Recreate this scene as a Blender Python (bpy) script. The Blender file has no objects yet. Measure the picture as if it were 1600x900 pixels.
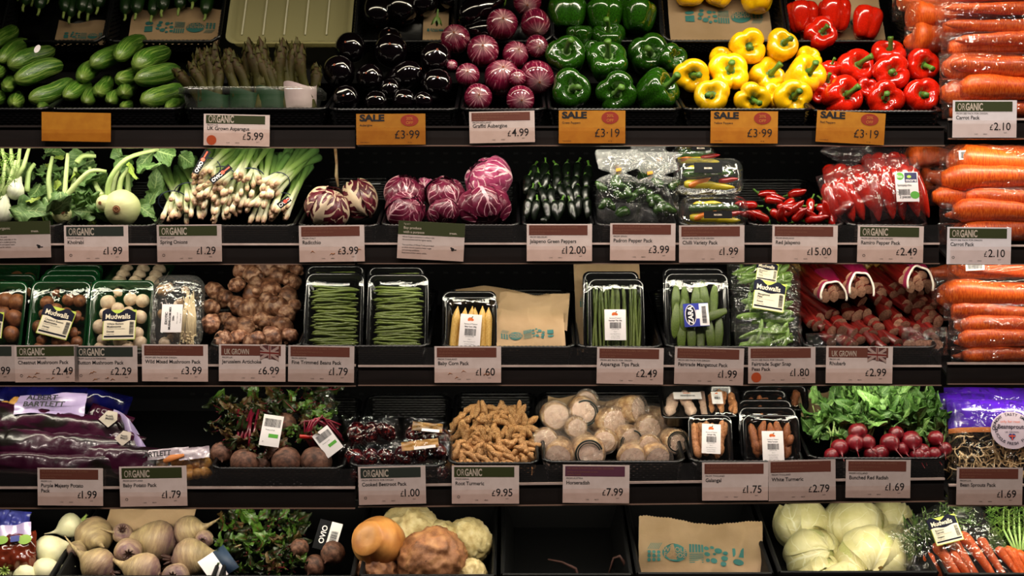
import bpy, math, random
from mathutils import Vector, Matrix, Quaternion, noise
R = math.radians
PI = math.pi
scene = bpy.context.scene
C = scene.collection

# ------------------------------------------------------------------ camera, world, lights, exposure
CAM_Z = 1.35          # eye height
CAM_D = 3.0           # metres from the lens to the shelf lips (plane y = 0)
F = 2250.0            # focal length in pixels of the 1600 px wide picture
cam_data = bpy.data.cameras.new('camera')
cam = bpy.data.objects.new('camera', cam_data); C.objects.link(cam)
cam_data.sensor_width = 36.0
cam_data.lens = 36.0 * F / 1600.0
cam.location = (0, -CAM_D, CAM_Z)
cam.rotation_euler = (R(90), 0, 0)
cam_data.dof.use_dof = True
cam_data.dof.focus_distance = 3.03
cam_data.dof.aperture_fstop = 2.6
scene.camera = cam

world = bpy.data.worlds.new('world'); scene.world = world
world.use_nodes = True
bgn = world.node_tree.nodes['Background']
bgn.inputs[0].default_value = (0.75, 0.62, 0.60, 1); bgn.inputs[1].default_value = 0.012

def area(name, loc, direction, sx, sy, power, color):
    d = bpy.data.lights.new(name, 'AREA'); d.shape = 'RECTANGLE'; d.size = sx; d.size_y = sy
    d.energy = power; d.color = color
    o = bpy.data.objects.new(name, d); C.objects.link(o)
    o.location = loc; o.rotation_euler = Vector(direction).to_track_quat('-Z', 'Y').to_euler()
    return o
# shop ceiling lights in front of the case
for lx, lp in ((-1.5, 14), (-0.55, 16), (0.45, 19), (1.45, 24)):
    area('shop_light', (lx, -1.75, 3.25), (-lx * .35, 1.0, -1.05), 0.28, 0.28, lp, (1.0, 0.86, 0.77))
# canopy tube of the case, above the picture
area('canopy_light', (-0.5, -0.12, CAM_Z + 0.86), (0, 0.22, -1), 1.1, 0.04, 2.6, (1.0, 0.88, 0.66))
area('canopy_light', (0.55, -0.12, CAM_Z + 0.86), (0, 0.22, -1), 0.9, 0.04, 6.0, (1.0, 0.90, 0.70))
scene.cycles.transparent_max_bounces = 40
scene.view_settings.view_transform = 'Standard'
scene.view_settings.look = 'None'
scene.view_settings.exposure = 0.0
scene.view_settings.gamma = 1.0
scene.view_settings.use_curve_mapping = False

# ------------------------------------------------------------------ helpers
def W(px, py, d=0.0):
    k = (CAM_D + d) / F
    return Vector(((px - 800) * k, d, CAM_Z - (py - 450) * k))
def S(px, d=0.0): return px * (CAM_D + d) / F
def lin(h):
    if not isinstance(h, str): return h if len(h) == 4 else (*h, 1)
    out = []
    for i in (0, 2, 4):
        c = int(h[i:i+2], 16) / 255
        out.append(c / 12.92 if c <= 0.04045 else ((c + 0.055) / 1.055) ** 2.4)
    return (*out, 1)
def nz(v, s=1.0): return noise.noise(Vector(v) * s)
rnd = random.Random(11)

class Geo:
    def __init__(s): s.v = []; s.f = []; s.uv = []; s.mi = []
    def add(s, vs, fs, uvs=None, mi=0, M=None):
        b = len(s.v)
        for q in vs: s.v.append(tuple(M @ Vector(q)) if M is not None else tuple(q))
        s.uv += uvs if uvs else [(0.5, 0.5)] * len(vs)
        for q in fs: s.f.append([b + i for i in q]); s.mi.append(mi)
        return s
    def merge(s, g, M=None, mi=None):
        b = len(s.v)
        for q in g.v: s.v.append(tuple(M @ Vector(q)) if M is not None else q)
        s.uv += g.uv
        for q, m in zip(g.f, g.mi): s.f.append([b + i for i in q]); s.mi.append(m if mi is None else mi)
        return s
    def box(s, x0, x1, y0, y1, z0, z1, mi=0, M=None):
        vs = [(x, y, z) for z in (z0, z1) for y in (y0, y1) for x in (x0, x1)]
        return s.add(vs, [(0,2,3,1),(4,5,7,6),(0,1,5,4),(2,6,7,3),(0,4,6,2),(1,3,7,5)], None, mi, M)
    def rings(s, rings, n, caps=True, mi=0, vmap=None):
        """rings: list of lists of n points"""
        m = len(rings); vs = []; uv = []
        for j, rg in enumerate(rings):
            vv = j / (m - 1) if vmap is None else vmap[j]
            for i, p in enumerate(rg): vs.append(tuple(p)); uv.append((i / n, vv))
        fs = []
        for j in range(m - 1):
            for i in range(n):
                a = j * n + i; b = j * n + (i + 1) % n
                fs.append((a, b, b + n, a + n))
        if caps:
            fs.append(tuple(range(n - 1, -1, -1))); fs.append(tuple((m - 1) * n + i for i in range(n)))
        return s.add(vs, fs, uv, mi)
    def tube(s, pts, rad, n=8, caps=True, mi=0, lobes=0, lobe_amp=0.0, rough=0.0, seed=0, flat=1.0):
        pts = [Vector(p) for p in pts]; m = len(pts)
        if not hasattr(rad, '__len__'): rad = [rad] * m
        T = [(pts[min(i+1, m-1)] - pts[max(i-1, 0)]).normalized() for i in range(m)]
        ref = Vector((0, 0, 1)) if abs(T[0].z) < 0.9 else Vector((1, 0, 0))
        x = T[0].cross(ref).normalized(); rings = []
        for i in range(m):
            x = (x - T[i] * x.dot(T[i])).normalized(); y = T[i].cross(x)
            rg = []
            for k in range(n):
                a = 2 * PI * k / n; r = rad[i] * (1 + lobe_amp * math.cos(lobes * a))
                if rough: r *= 1 + rough * nz((pts[i].x * 40 + math.cos(a) * 1.3 + seed, pts[i].y * 40 + math.sin(a) * 1.3, pts[i].z * 40 + seed * .7))
                rg.append(pts[i] + x * math.cos(a) * r + y * math.sin(a) * r * flat)
            rings.append(rg)
        return s.rings(rings, n, caps, mi)
    def lathe(s, prof, n=20, lobef=None, amp=0.0, freq=1.0, seed=0, mi=0, caps=False):
        """prof: [(r, z)] bottom to top, axis +Z; lobef(angle, t) -> factor"""
        m = len(prof); rings = []
        for j, (r, z) in enumerate(prof):
            t = j / (m - 1); rg = []
            for k in range(n):
                a = 2 * PI * k / n; rr = r * (lobef(a, t) if lobef else 1)
                x, y = rr * math.cos(a), rr * math.sin(a)
                if amp:
                    dd = nz((x * freq + seed * 3.1, y * freq + seed, z * freq)) * amp
                    q = Vector((x, y, z)) if r > 1e-5 else Vector((0, 0, z))
                    L = max(math.hypot(r, z * .5), 1e-4); x += x / L * dd; y += y / L * dd; z2 = z + nz((z * freq + seed, x * freq, y * freq)) * amp * .5
                    rg.append((x, y, z2))
                else: rg.append((x, y, z))
            rings.append(rg)
        return s.rings(rings, n, caps, mi)
    def ico(s, sub=3, sc=(1, 1, 1), amp=0, freq=1, seed=0, mi=0, ridged=False, oct=1):
        bmv, bmf = ico_base(sub); vs = []; uv = []
        for p in bmv:
            q = Vector(p); d = 0; a = 1; fr = freq
            for o in range(oct):
                e = nz((q.x * fr + seed * 5.3, q.y * fr + seed, q.z * fr - seed)); d += a * (abs(e) * -2 + .5 if ridged else e); a *= .5; fr *= 2.1
            k = 1 + amp * d
            vs.append((q.x * sc[0] * k, q.y * sc[1] * k, q.z * sc[2] * k))
            uv.append((math.atan2(q.y, q.x) / (2 * PI) + .5, (q.z + 1) / 2))
        return s.add(vs, bmf, uv, mi)
    def sheet(s, fn, nu, nv, mi=0):
        vs = []; uv = []
        for j in range(nv + 1):
            for i in range(nu + 1):
                u, v = i / nu, j / nv; vs.append(tuple(fn(u, v))); uv.append((u, v))
        fs = [(j*(nu+1)+i, j*(nu+1)+i+1, (j+1)*(nu+1)+i+1, (j+1)*(nu+1)+i) for j in range(nv) for i in range(nu)]
        return s.add(vs, fs, uv, mi)
    def mesh(s, name, mats, smooth=True):
        me = bpy.data.meshes.new(name); me.from_pydata(s.v, [], s.f)
        if not isinstance(mats, (list, tuple)): mats = [mats]
        for m in mats: me.materials.append(m)
        if len(mats) > 1: me.polygons.foreach_set('material_index', s.mi)
        me.polygons.foreach_set('use_smooth', [smooth] * len(s.f))
        ul = me.uv_layers.new(name='UVMap'); li = [0] * len(me.loops); me.loops.foreach_get('vertex_index', li)
        flat = []
        for i in li: flat += s.uv[i]
        ul.data.foreach_set('uv', flat); me.update()
        return me

_ico = {}
def ico_base(sub):
    if sub not in _ico:
        import bmesh
        bm = bmesh.new(); bmesh.ops.create_icosphere(bm, subdivisions=sub, radius=1)
        _ico[sub] = ([tuple(v.co) for v in bm.verts], [[v.index for v in f.verts] for f in bm.faces]); bm.free()
    return _ico[sub]

def obj(name, me, parent=None, loc=(0, 0, 0), rot=None, sc=1.0):
    o = bpy.data.objects.new(name, me); C.objects.link(o)
    if parent is not None: o.parent = parent
    o.location = loc
    if rot is not None:
        if isinstance(rot, Quaternion): o.rotation_mode = 'QUATERNION'; o.rotation_quaternion = rot
        else: o.rotation_euler = rot
    o.scale = sc if hasattr(sc, '__len__') else (sc, sc, sc)
    return o
def tag(o, label=None, cat=None, group=None, kind=None):
    if label: o['label'] = label
    if cat: o['category'] = cat
    if group: o['group'] = group
    if kind: o['kind'] = kind
    return o
def thing(name, label, cat, loc=(0,0,0), rot=None, group=None, sc=1.0):
    return tag(obj(name, None, None, loc, rot, sc), label, cat, group)
def axis_rot(d, roll=0.0):
    q = Vector(d).normalized().to_track_quat('Z', 'Y')
    return q @ Quaternion((0, 0, 1), roll)
def face_rot(lean=0.0, rz=0.0, yaw=0.0):
    """local x right, y up the thing, z towards the shopper; lean tips the top away, rz tilts in its own plane"""
    return (Matrix.Rotation(yaw, 3, 'Z') @ Matrix.Rotation(R(90) - lean, 3, 'X') @ Matrix.Rotation(rz, 3, 'Z')).to_quaternion()
ORD = ['leftmost', 'second from left', 'third from left', 'fourth from left', 'fifth from left', 'sixth from left', 'seventh from left', 'eighth from left', 'ninth from left', 'tenth from left', 'eleventh from left', 'twelfth from left']
def layered(items, nl, names=None):
    """items [(px, py, ...)] -> 'second from left in the bottom layer' for each"""
    names = names or {1: ['only'], 2: ['bottom', 'top'], 3: ['bottom', 'middle', 'top'], 4: ['bottom', 'second', 'third', 'top'], 5: ['bottom', 'second', 'middle', 'fourth', 'top']}[nl]
    order = sorted(range(len(items)), key=lambda i: -items[i][1]); out = [None] * len(items)
    per = math.ceil(len(items) / nl)
    for k in range(nl):
        row = sorted(order[k * per:(k + 1) * per], key=lambda i: items[i][0])
        for j, i in enumerate(row):
            w = ORD[j] if j < len(row) - 1 or j == 0 else 'rightmost'
            out[i] = w + ' in the ' + names[k] + ' layer'
    return out

def relax(items, ds, f=.9, most=.09, bulk=None):
    """heap packing: where two round things (px, py, r) would pass through each other, the upper one moves further into the heap"""
    ds = list(ds); d0 = list(ds); n = len(items)
    for _ in range(60):
        moved = False
        for i in range(n):
            for j in range(n):
                if i == j: continue
                a, b = items[i], items[j]
                if (b[1], j) < (a[1], i):      # b sits higher in the heap
                    pa, pb = W(a[0], a[1], ds[i]), W(b[0], b[1], ds[j])
                    if (pa - pb).length < f * (S(a[2], ds[i]) + S(b[2], ds[j])) and ds[j] < d0[j] + most:
                        ds[j] += .004; moved = True
        if not moved: break
    return ds

# ------------------------------------------------------------------ materials
_m = {}
def newmat(name):
    m = bpy.data.materials.new(name); m.use_nodes = True
    nt = m.node_tree; b = nt.nodes['Principled BSDF']
    return m, nt, b
def ramp(nt, stops):
    r = nt.nodes.new('ShaderNodeValToRGB'); e = r.color_ramp.elements
    e[0].position, e[0].color = stops[0][0], lin(stops[0][1]); e[1].position, e[1].color = stops[-1][0], lin(stops[-1][1])
    for p, c in stops[1:-1]: x = e.new(p); x.color = lin(c)
    return r
def mth(nt, op, a, b=None, c=None):
    n = nt.nodes.new('ShaderNodeMath'); n.operation = op
    for i, q in enumerate((a, b, c)):
        if q is None: continue
        if isinstance(q, (int, float)): n.inputs[i].default_value = q
        else: nt.links.new(q, n.inputs[i])
    return n.outputs[0]
def coords(nt, kind, scale):
    """'obj' object space, 'rad' around-the-axis coordinates from the UV map, 'uv' plain"""
    L = nt.links.new
    info = nt.nodes.new('ShaderNodeObjectInfo'); off = mth(nt, 'MULTIPLY', info.outputs['Random'], 37.0)
    if kind == 'obj':
        tc = nt.nodes.new('ShaderNodeTexCoord'); src = tc.outputs['Object']
    else:
        uv = nt.nodes.new('ShaderNodeUVMap'); uv.uv_map = 'UVMap'; sp = nt.nodes.new('ShaderNodeSeparateXYZ'); L(uv.outputs[0], sp.inputs[0])
        if kind == 'uv': src = uv.outputs[0]
        else:
            a = mth(nt, 'MULTIPLY', sp.outputs[0], 2 * PI); cb = nt.nodes.new('ShaderNodeCombineXYZ')
            L(mth(nt, 'COSINE', a), cb.inputs[0]); L(mth(nt, 'SINE', a), cb.inputs[1]); L(sp.outputs[1], cb.inputs[2]); src = cb.outputs[0]
    mp = nt.nodes.new('ShaderNodeMapping'); L(src, mp.inputs[0]); mp.inputs['Scale'].default_value = scale
    cb2 = nt.nodes.new('ShaderNodeCombineXYZ')
    for i in range(3): L(off, cb2.inputs[i])
    L(cb2.outputs[0], mp.inputs['Location'])
    return mp.outputs[0]
def mat(name, stops, scale=(30, 30, 30), kind='obj', detail=3, rough=0.5, bump=0.0, bscale=None, coat=0.0, spec=0.5, vstops=None, vmix=0.6, dist=0.0, metal=0.0, nrough=0.55, sss=0.0, voro=None):
    if name in _m: return _m[name]
    m, nt, b = newmat(name); L = nt.links.new
    if isinstance(stops, str): stops = [(0, stops), (1, stops)]
    vec = coords(nt, kind, scale)
    n = nt.nodes.new('ShaderNodeTexNoise'); n.inputs['Scale'].default_value = 1; n.inputs['Detail'].default_value = detail
    n.inputs['Roughness'].default_value = nrough; n.inputs['Distortion'].default_value = dist
    L(vec, n.inputs['Vector'])
    r = ramp(nt, stops); L(n.outputs['Fac'], r.inputs[0]); col = r.outputs[0]
    if vstops:
        uv = nt.nodes.new('ShaderNodeUVMap'); uv.uv_map = 'UVMap'; sp = nt.nodes.new('ShaderNodeSeparateXYZ'); L(uv.outputs[0], sp.inputs[0])
        wob = mth(nt, 'MULTIPLY_ADD', n.outputs['Fac'], 0.16, -0.08); vv = mth(nt, 'ADD', sp.outputs[1], wob)
        r2 = ramp(nt, vstops); L(vv, r2.inputs[0])
        mx = nt.nodes.new('ShaderNodeMixRGB'); mx.inputs[0].default_value = vmix; L(col, mx.inputs[1]); L(r2.outputs[0], mx.inputs[2]); col = mx.outputs[0]
    if voro:   # (scale, colour, size): dark or light specks
        vo = nt.nodes.new('ShaderNodeTexVoronoi'); vo.inputs['Scale'].default_value = voro[0]; L(coords(nt, 'obj', (1, 1, 1)), vo.inputs['Vector'])
        rr = ramp(nt, [(voro[2], 'ffffff'), (voro[2] * 1.8, '000000')]); L(vo.outputs['Distance'], rr.inputs[0])
        mx = nt.nodes.new('ShaderNodeMixRGB'); L(rr.outputs[0], mx.inputs[0]); L(col, mx.inputs[1]); mx.inputs[2].default_value = lin(voro[1]); col = mx.outputs[0]
    if stops[0][1] != stops[-1][1]:      # every piece a little lighter or darker than the next
        info = nt.nodes.new('ShaderNodeObjectInfo'); hs = nt.nodes.new('ShaderNodeHueSaturation'); L(mth(nt, 'MULTIPLY_ADD', info.outputs['Random'], 0.34, 0.80), hs.inputs['Value']); L(col, hs.inputs['Color']); col = hs.outputs[0]
    L(col, b.inputs['Base Color'])
    b.inputs['Roughness'].default_value = rough; b.inputs['Metallic'].default_value = metal
    b.inputs['Specular IOR Level'].default_value = spec; b.inputs['Coat Weight'].default_value = coat; b.inputs['Coat Roughness'].default_value = 0.06
    if sss: b.inputs['Subsurface Weight'].default_value = sss; b.inputs['Subsurface Scale'].default_value = 0.01; b.inputs['Subsurface Radius'].default_value = (1, .6, .4)
    if bump:
        n2 = nt.nodes.new('ShaderNodeTexNoise'); n2.inputs['Scale'].default_value = 1; n2.inputs['Detail'].default_value = 3
        L(coords(nt, kind, bscale or scale), n2.inputs['Vector'])
        bp = nt.nodes.new('ShaderNodeBump'); bp.inputs['Strength'].default_value = bump; bp.inputs['Distance'].default_value = 0.002
        L(n2.outputs['Fac'], bp.inputs['Height']); L(bp.outputs[0], b.inputs['Normal'])
    _m[name] = m; return m
def flat(name, c, rough=0.6, **k): return mat(name, [(0, c), (1, c)], rough=rough, **k)
def veined(name, base, vein, nveins=7, width=0.09, rib=0.05, rough=0.5, coat=0.0, dist=0.05, base2=None, bump=0.3):
    """leaf colours with a pale midrib and side veins laid out on the UV map (u across, v along)"""
    if name in _m: return _m[name]
    m, nt, b = newmat(name); L = nt.links.new
    uv = nt.nodes.new('ShaderNodeUVMap'); uv.uv_map = 'UVMap'; sp = nt.nodes.new('ShaderNodeSeparateXYZ'); L(uv.outputs[0], sp.inputs[0])
    n = nt.nodes.new('ShaderNodeTexNoise'); n.inputs['Scale'].default_value = 1; n.inputs['Detail'].default_value = 3; L(coords(nt, 'uv', (5, 5, 5)), n.inputs['Vector'])
    w = mth(nt, 'MULTIPLY_ADD', n.outputs['Fac'], dist * 2, -dist)
    u = mth(nt, 'ABSOLUTE', mth(nt, 'ADD', mth(nt, 'MULTIPLY_ADD', sp.outputs[0], 2.0, -1.0), w))
    v = mth(nt, 'ADD', sp.outputs[1], w)
    ribw = mth(nt, 'MULTIPLY_ADD', v, -rib * 0.8, rib)
    ribm = mth(nt, 'LESS_THAN', u, ribw)
    st = mth(nt, 'FRACT', mth(nt, 'MULTIPLY', mth(nt, 'SUBTRACT', v, mth(nt, 'MULTIPLY', u, 0.38)), nveins))
    tri = mth(nt, 'ABSOLUTE', mth(nt, 'SUBTRACT', st, 0.5))
    sw = mth(nt, 'MULTIPLY_ADD', u, -width * 0.9, width)
    side = mth(nt, 'LESS_THAN', tri, sw)
    mask = mth(nt, 'MAXIMUM', ribm, side)
    n2 = nt.nodes.new('ShaderNodeTexNoise'); n2.inputs['Scale'].default_value = 1; n2.inputs['Detail'].default_value = 4; L(coords(nt, 'uv', (7, 7, 7)), n2.inputs['Vector'])
    rb = ramp(nt, [(0.3, base), (0.7, base2 or base)]); L(n2.outputs['Fac'], rb.inputs[0])
    mx = nt.nodes.new('ShaderNodeMixRGB'); L(mth(nt, 'MULTIPLY', mask, 0.85), mx.inputs[0]); L(rb.outputs[0], mx.inputs[1]); mx.inputs[2].default_value = lin(vein)
    L(mx.outputs[0], b.inputs['Base Color']); b.inputs['Roughness'].default_value = rough; b.inputs['Coat Weight'].default_value = coat; b.inputs['Coat Roughness'].default_value = .15
    bp = nt.nodes.new('ShaderNodeBump'); bp.inputs['Strength'].default_value = bump; bp.inputs['Distance'].default_value = 0.003
    L(mth(nt, 'ADD', mth(nt, 'MULTIPLY', mask, 0.6), n2.outputs['Fac']), bp.inputs['Height']); L(bp.outputs[0], b.inputs['Normal'])
    _m[name] = m; return m
def film(name, tint='ffffff', milk=0.04, rough=0.09, bump=0.5, scale=28, refl=1.0, stretch=(1, 1, 1), milkcol='ffffff'):
    """clear plastic: see-through with sharp reflections broken up by creases"""
    if name in _m: return _m[name]
    m = bpy.data.materials.new(name); m.use_nodes = True; nt = m.node_tree; nt.nodes.clear(); L = nt.links.new
    out = nt.nodes.new('ShaderNodeOutputMaterial')
    tr = nt.nodes.new('ShaderNodeBsdfTransparent'); tr.inputs[0].default_value = lin(tint)
    gl = nt.nodes.new('ShaderNodeBsdfGlossy'); gl.inputs['Roughness'].default_value = rough; gl.inputs[0].default_value = (1, 1, 1, 1)
    df = nt.nodes.new('ShaderNodeBsdfDiffuse'); df.inputs[0].default_value = lin(milkcol)
    n = nt.nodes.new('ShaderNodeTexNoise'); n.inputs['Scale'].default_value = scale; n.inputs['Detail'].default_value = 2; n.inputs['Distortion'].default_value = 1.5
    L(coords(nt, 'obj', stretch), n.inputs['Vector'])
    n3 = nt.nodes.new('ShaderNodeTexVoronoi'); n3.feature = 'DISTANCE_TO_EDGE'; n3.inputs['Scale'].default_value = scale * .9; L(coords(nt, 'obj', stretch), n3.inputs['Vector'])
    h = mth(nt, 'ADD', n.outputs['Fac'], mth(nt, 'MULTIPLY', n3.outputs['Distance'], 0.7))
    bp = nt.nodes.new('ShaderNodeBump'); bp.inputs['Strength'].default_value = bump; bp.inputs['Distance'].default_value = 0.02; L(h, bp.inputs['Height'])
    fr = nt.nodes.new('ShaderNodeFresnel'); fr.inputs[0].default_value = 1.5
    L(bp.outputs[0], gl.inputs['Normal']); L(bp.outputs[0], fr.inputs['Normal'])
    f = mth(nt, 'MULTIPLY', fr.outputs[0], refl * 1.15)
    f2 = nt.nodes.new('ShaderNodeClamp'); f2.inputs['Max'].default_value = 0.42; L(f, f2.inputs[0])
    m1 = nt.nodes.new('ShaderNodeMixShader'); m1.inputs[0].default_value = milk; L(tr.outputs[0], m1.inputs[1]); L(df.outputs[0], m1.inputs[2])
    m2 = nt.nodes.new('ShaderNodeMixShader'); L(f2.outputs[0], m2.inputs[0]); L(m1.outputs[0], m2.inputs[1]); L(gl.outputs[0], m2.inputs[2])
    L(m2.outputs[0], out.inputs[0]); _m[name] = m; return m

BLACK = flat('black plastic', '0b0b0d', 0.35)
FILM = film('clear film')
INK = flat('black ink', '141418', 0.7)
WHITE = flat('white paper', 'dcd6d6', 0.6)

# ------------------------------------------------------------------ lettering
_tc = {}
def text_geo(body, size=0.01, align='LEFT', sx=1.0, bold=0.0, res=3, x=0, y=0, z=0, rz=0):
    key = (body, align, bold, res)
    if key not in _tc:
        cu = bpy.data.curves.new('lettering', 'FONT'); cu.body = body; cu.size = 1; cu.align_x = align; cu.offset = bold; cu.resolution_u = res; cu.fill_mode = 'FRONT'
        o = bpy.data.objects.new('lettering_source', cu)
        me = bpy.data.meshes.new_from_object(o)
        _tc[key] = ([tuple(v.co) for v in me.vertices], [list(p.vertices) for p in me.polygons])
        bpy.data.objects.remove(o); bpy.data.curves.remove(cu); bpy.data.meshes.remove(me)
    vs, fs = _tc[key]; g = Geo()
    M = Matrix.Translation((x, y, z)) @ Matrix.Rotation(rz, 4, 'Z') @ Matrix.Diagonal((size * sx, size, 1, 1))
    return g.add(vs, fs, None, 0, M)
def rect(g, x0, x1, y0, y1, z, mi=0):
    return g.add([(x0, y0, z), (x1, y0, z), (x1, y1, z), (x0, y1, z)], [(0, 1, 2, 3)], [(0,0),(1,0),(1,1),(0,1)], mi)
def disc(g, x, y, r, z, mi=0, n=18, ry=None):
    ry = ry or r
    return g.add([(x + r * math.cos(2*PI*i/n), y + ry * math.sin(2*PI*i/n), z) for i in range(n)], [tuple(range(n))], None, mi)
def barcode(g, x0, x1, y0, y1, z, seed=1, vertical=False, mi=0):
    r = random.Random(seed); t = 0.0
    while t < 1:
        w = r.choice((.012, .02, .03)); t2 = min(1, t + w)
        if vertical: rect(g, x0, x1, y0 + (y1 - y0) * t, y0 + (y1 - y0) * t2, z, mi)
        else: rect(g, x0 + (x1 - x0) * t, x0 + (x1 - x0) * t2, y0, y1, z, mi)
        t = t2 + r.choice((.012, .02))
# ------------------------------------------------------------------ the setting
TA = R(18)      # shelves tip up towards the back
TT = math.tan(TA)
wallm = mat('back panel', [(0.3, '08080a'), (0.7, '0e0e11')], scale=(6, 6, 6), rough=0.85, spec=.15)
g = Geo(); g.box(-1.9, 1.9, 0.52, 0.56, 0.0, CAM_Z + 1.2)
wb = tag(obj('wall_back', g.mesh('wall_back', wallm, False)), kind='structure')
slotm = flat('slot black', '020203', 0.9)
g = Geo()
for py in (0, 238, 252, 425, 615):
    for px in range(300, 1340, 22):
        p = W(px, py + 1, 0.515); g.box(p.x - .0055, p.x + .0055, .517, .521, p.z - .0022, p.z + .0022)
tag(obj('punched_slots', g.mesh('punched_slots', slotm, False), wb), kind='stuff')
g = Geo(); g.box(-2.6, 2.6, -3.6, 0.6, -0.02, 0.0)
tag(obj('floor', g.mesh('floor', mat('floor tile', [(0.3, '3a3633'), (0.7, '4a4542')], scale=(2, 2, 2), rough=0.4), False)), kind='structure')

g = Geo(); g.box(-1.9, 1.9, -.2, .56, CAM_Z + .93, CAM_Z + .95); g.box(-1.9, 1.9, -.215, -.2, CAM_Z + .79, CAM_Z + .95)  # unseen hood, added to keep the ceiling lights off the back trays
tag(obj('added_shade_hood_1', g.mesh('added_shade_hood_1', flat('added shade hood', '1c1a1a', .5), False)), kind='structure')
railm = mat('rail face', [(0.3, '141110'), (0.7, '1c1817')], scale=(8, 8, 60), rough=0.5, spec=.3)
lipm = mat('painted rail highlight', [(0.3, 'b9a49c'), (0.7, 'd8c4bb')], scale=(20, 20, 20), rough=0.3)  # highlight along the upper rail edge, painted as a pale tone
lipd = flat('painted lower rail highlight', '8a7468', 0.35); lipk = flat('rail unlit edge', '2a2422', 0.35)  # weaker painted highlight below; dark tone where the top edge catches none
platem = flat('shelf plate', '0a0a0c', 0.8, spec=.2)
coverm = film('rail cover', tint='fdf9f7', milk=0.0, rough=0.2, bump=0.02, refl=0.12)
guardm = film('front guard', tint='f4f0f0', milk=0.008, rough=0.12, bump=0.03, refl=0.5)
stripm = bpy.data.materials.new('lit diffuser'); stripm.use_nodes = True
_b = stripm.node_tree.nodes['Principled BSDF']; _b.inputs['Emission Color'].default_value = (1, .93, .76, 1); _b.inputs['Emission Strength'].default_value = 1.5

TIERS = {   # lip top and bottom rows of pixels at the left and right end of every bay
    1: [(-70, 555, 197, 197, 231, 231), (559, 1475, 198, 198, 228, 228), (1481, 1720, 186, 186, 217, 217)],
    2: [(-70, 554, 381, 381, 413, 413), (559, 1467, 380, 380, 412, 412), (1480, 1720, 383, 383, 413, 413)],
    3: [(-70, 556, 570, 570, 603, 603), (560, 1470, 571, 571, 602, 602), (1480, 1720, 567, 567, 600, 600)],
    4: [(-70, 555, 761, 761, 794, 794), (560, 1475, 758, 747, 792, 783), (1482, 1720, 757, 757, 790, 790)],
    5: [(-70, 555, 952, 952, 985, 985), (560, 1475, 952, 945, 985, 978), (1482, 1720, 948, 948, 980, 980)]}
TN = {1: 'top', 2: 'second', 3: 'third', 4: 'fourth', 5: 'lowest'}
BN = ['left bay', 'middle bay', 'narrow right bay']
POWER = {1: (1.5, 2.1, .5), 2: (1.1, 2.0, .45), 3: (1.1, 2.0, .6), 4: (1.5, 1.9, .8)}
def quadbox(g, xa, za0, za1, xb, zb0, zb1, y0, y1, mi=0):
    vs = [(xa, y0, za0), (xb, y0, zb0), (xb, y0, zb1), (xa, y0, za1), (xa, y1, za0), (xb, y1, zb0), (xb, y1, zb1), (xa, y1, za1)]
    g.add(vs, [(0,1,2,3),(5,4,7,6),(4,0,3,7),(1,5,6,2),(3,2,6,7),(4,5,1,0)], None, mi)
for t, bays in TIERS.items():
    for bi, (xa, xb, ta, tb, ba, bb) in enumerate(bays):
        A0, A1, B0, B1 = W(xa, ba), W(xa, ta), W(xb, bb), W(xb, tb)
        root = thing('display_shelf', '%s dark shelf with price rail in the %s of the case' % (TN[t], BN[bi]), 'shelf', (0, 0, 0))
        g = Geo(); quadbox(g, A0.x, A0.z, A1.z, B0.x, B0.z, B1.z, 0, .006)
        obj('price_rail', g.mesh('price_rail', railm, False), root)
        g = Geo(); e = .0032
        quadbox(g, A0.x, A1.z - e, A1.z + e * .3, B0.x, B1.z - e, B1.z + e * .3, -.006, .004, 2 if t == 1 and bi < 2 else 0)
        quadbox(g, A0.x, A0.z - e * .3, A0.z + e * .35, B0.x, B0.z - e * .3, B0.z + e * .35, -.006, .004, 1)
        obj('rail_edge', g.mesh('rail_edge', [lipm, lipd, lipk], False), root)['label'] = 'edge strip of the rail with highlight painted on'
        dz = -.022; th = .006; y1 = .44
        vs = []
        for (x, zt) in ((A1.x, A1.z), (B1.x, B1.z)):
            vs += [(x, .006, zt + dz), (x, y1, zt + dz + y1 * TT), (x, y1, zt + dz - th + y1 * TT), (x, .006, zt + dz - th)]
        g = Geo(); g.add(vs, [(0,4,5,1),(1,5,6,2),(2,6,7,3),(3,7,4,0),(0,1,2,3),(7,6,5,4)])
        obj('shelf_plate', g.mesh('shelf_plate', platem, False), root)
        g = Geo(); quadbox(g, A0.x, A0.z + .002, A0.z + .036, B0.x, B0.z + .002, B0.z + .036, -.021, -.0202)
        obj('rail_cover', g.mesh('rail_cover', coverm, False), root)['label'] = 'clear flap over the price rail'
        if bi < 2 and t in (2, 3, 4):
            g = Geo(); quadbox(g, A1.x, A1.z, A1.z + .038, B1.x, B1.z, B1.z + .038, -.003, -.002)
            obj('clear_riser', g.mesh('clear_riser', guardm, False), root)['label'] = 'low clear guard standing on the rail'
        if t in POWER:
            g = Geo(); L_ = (B0.x - A0.x); zz = min(A0.z, B0.z) + .013
            g.box(A0.x + .02, B0.x - .02, .007, .020, zz - .004, zz + .006)
            obj('light_housing', g.mesh('light_housing', flat('housing', '77736e', .4), False), root)
            area('shelf_light', ((A0.x + B0.x) / 2, .016, zz - .006), (0, .95, -1), L_ - .05, .014, POWER[t][bi], (1.0, 0.93, 0.74))

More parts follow.
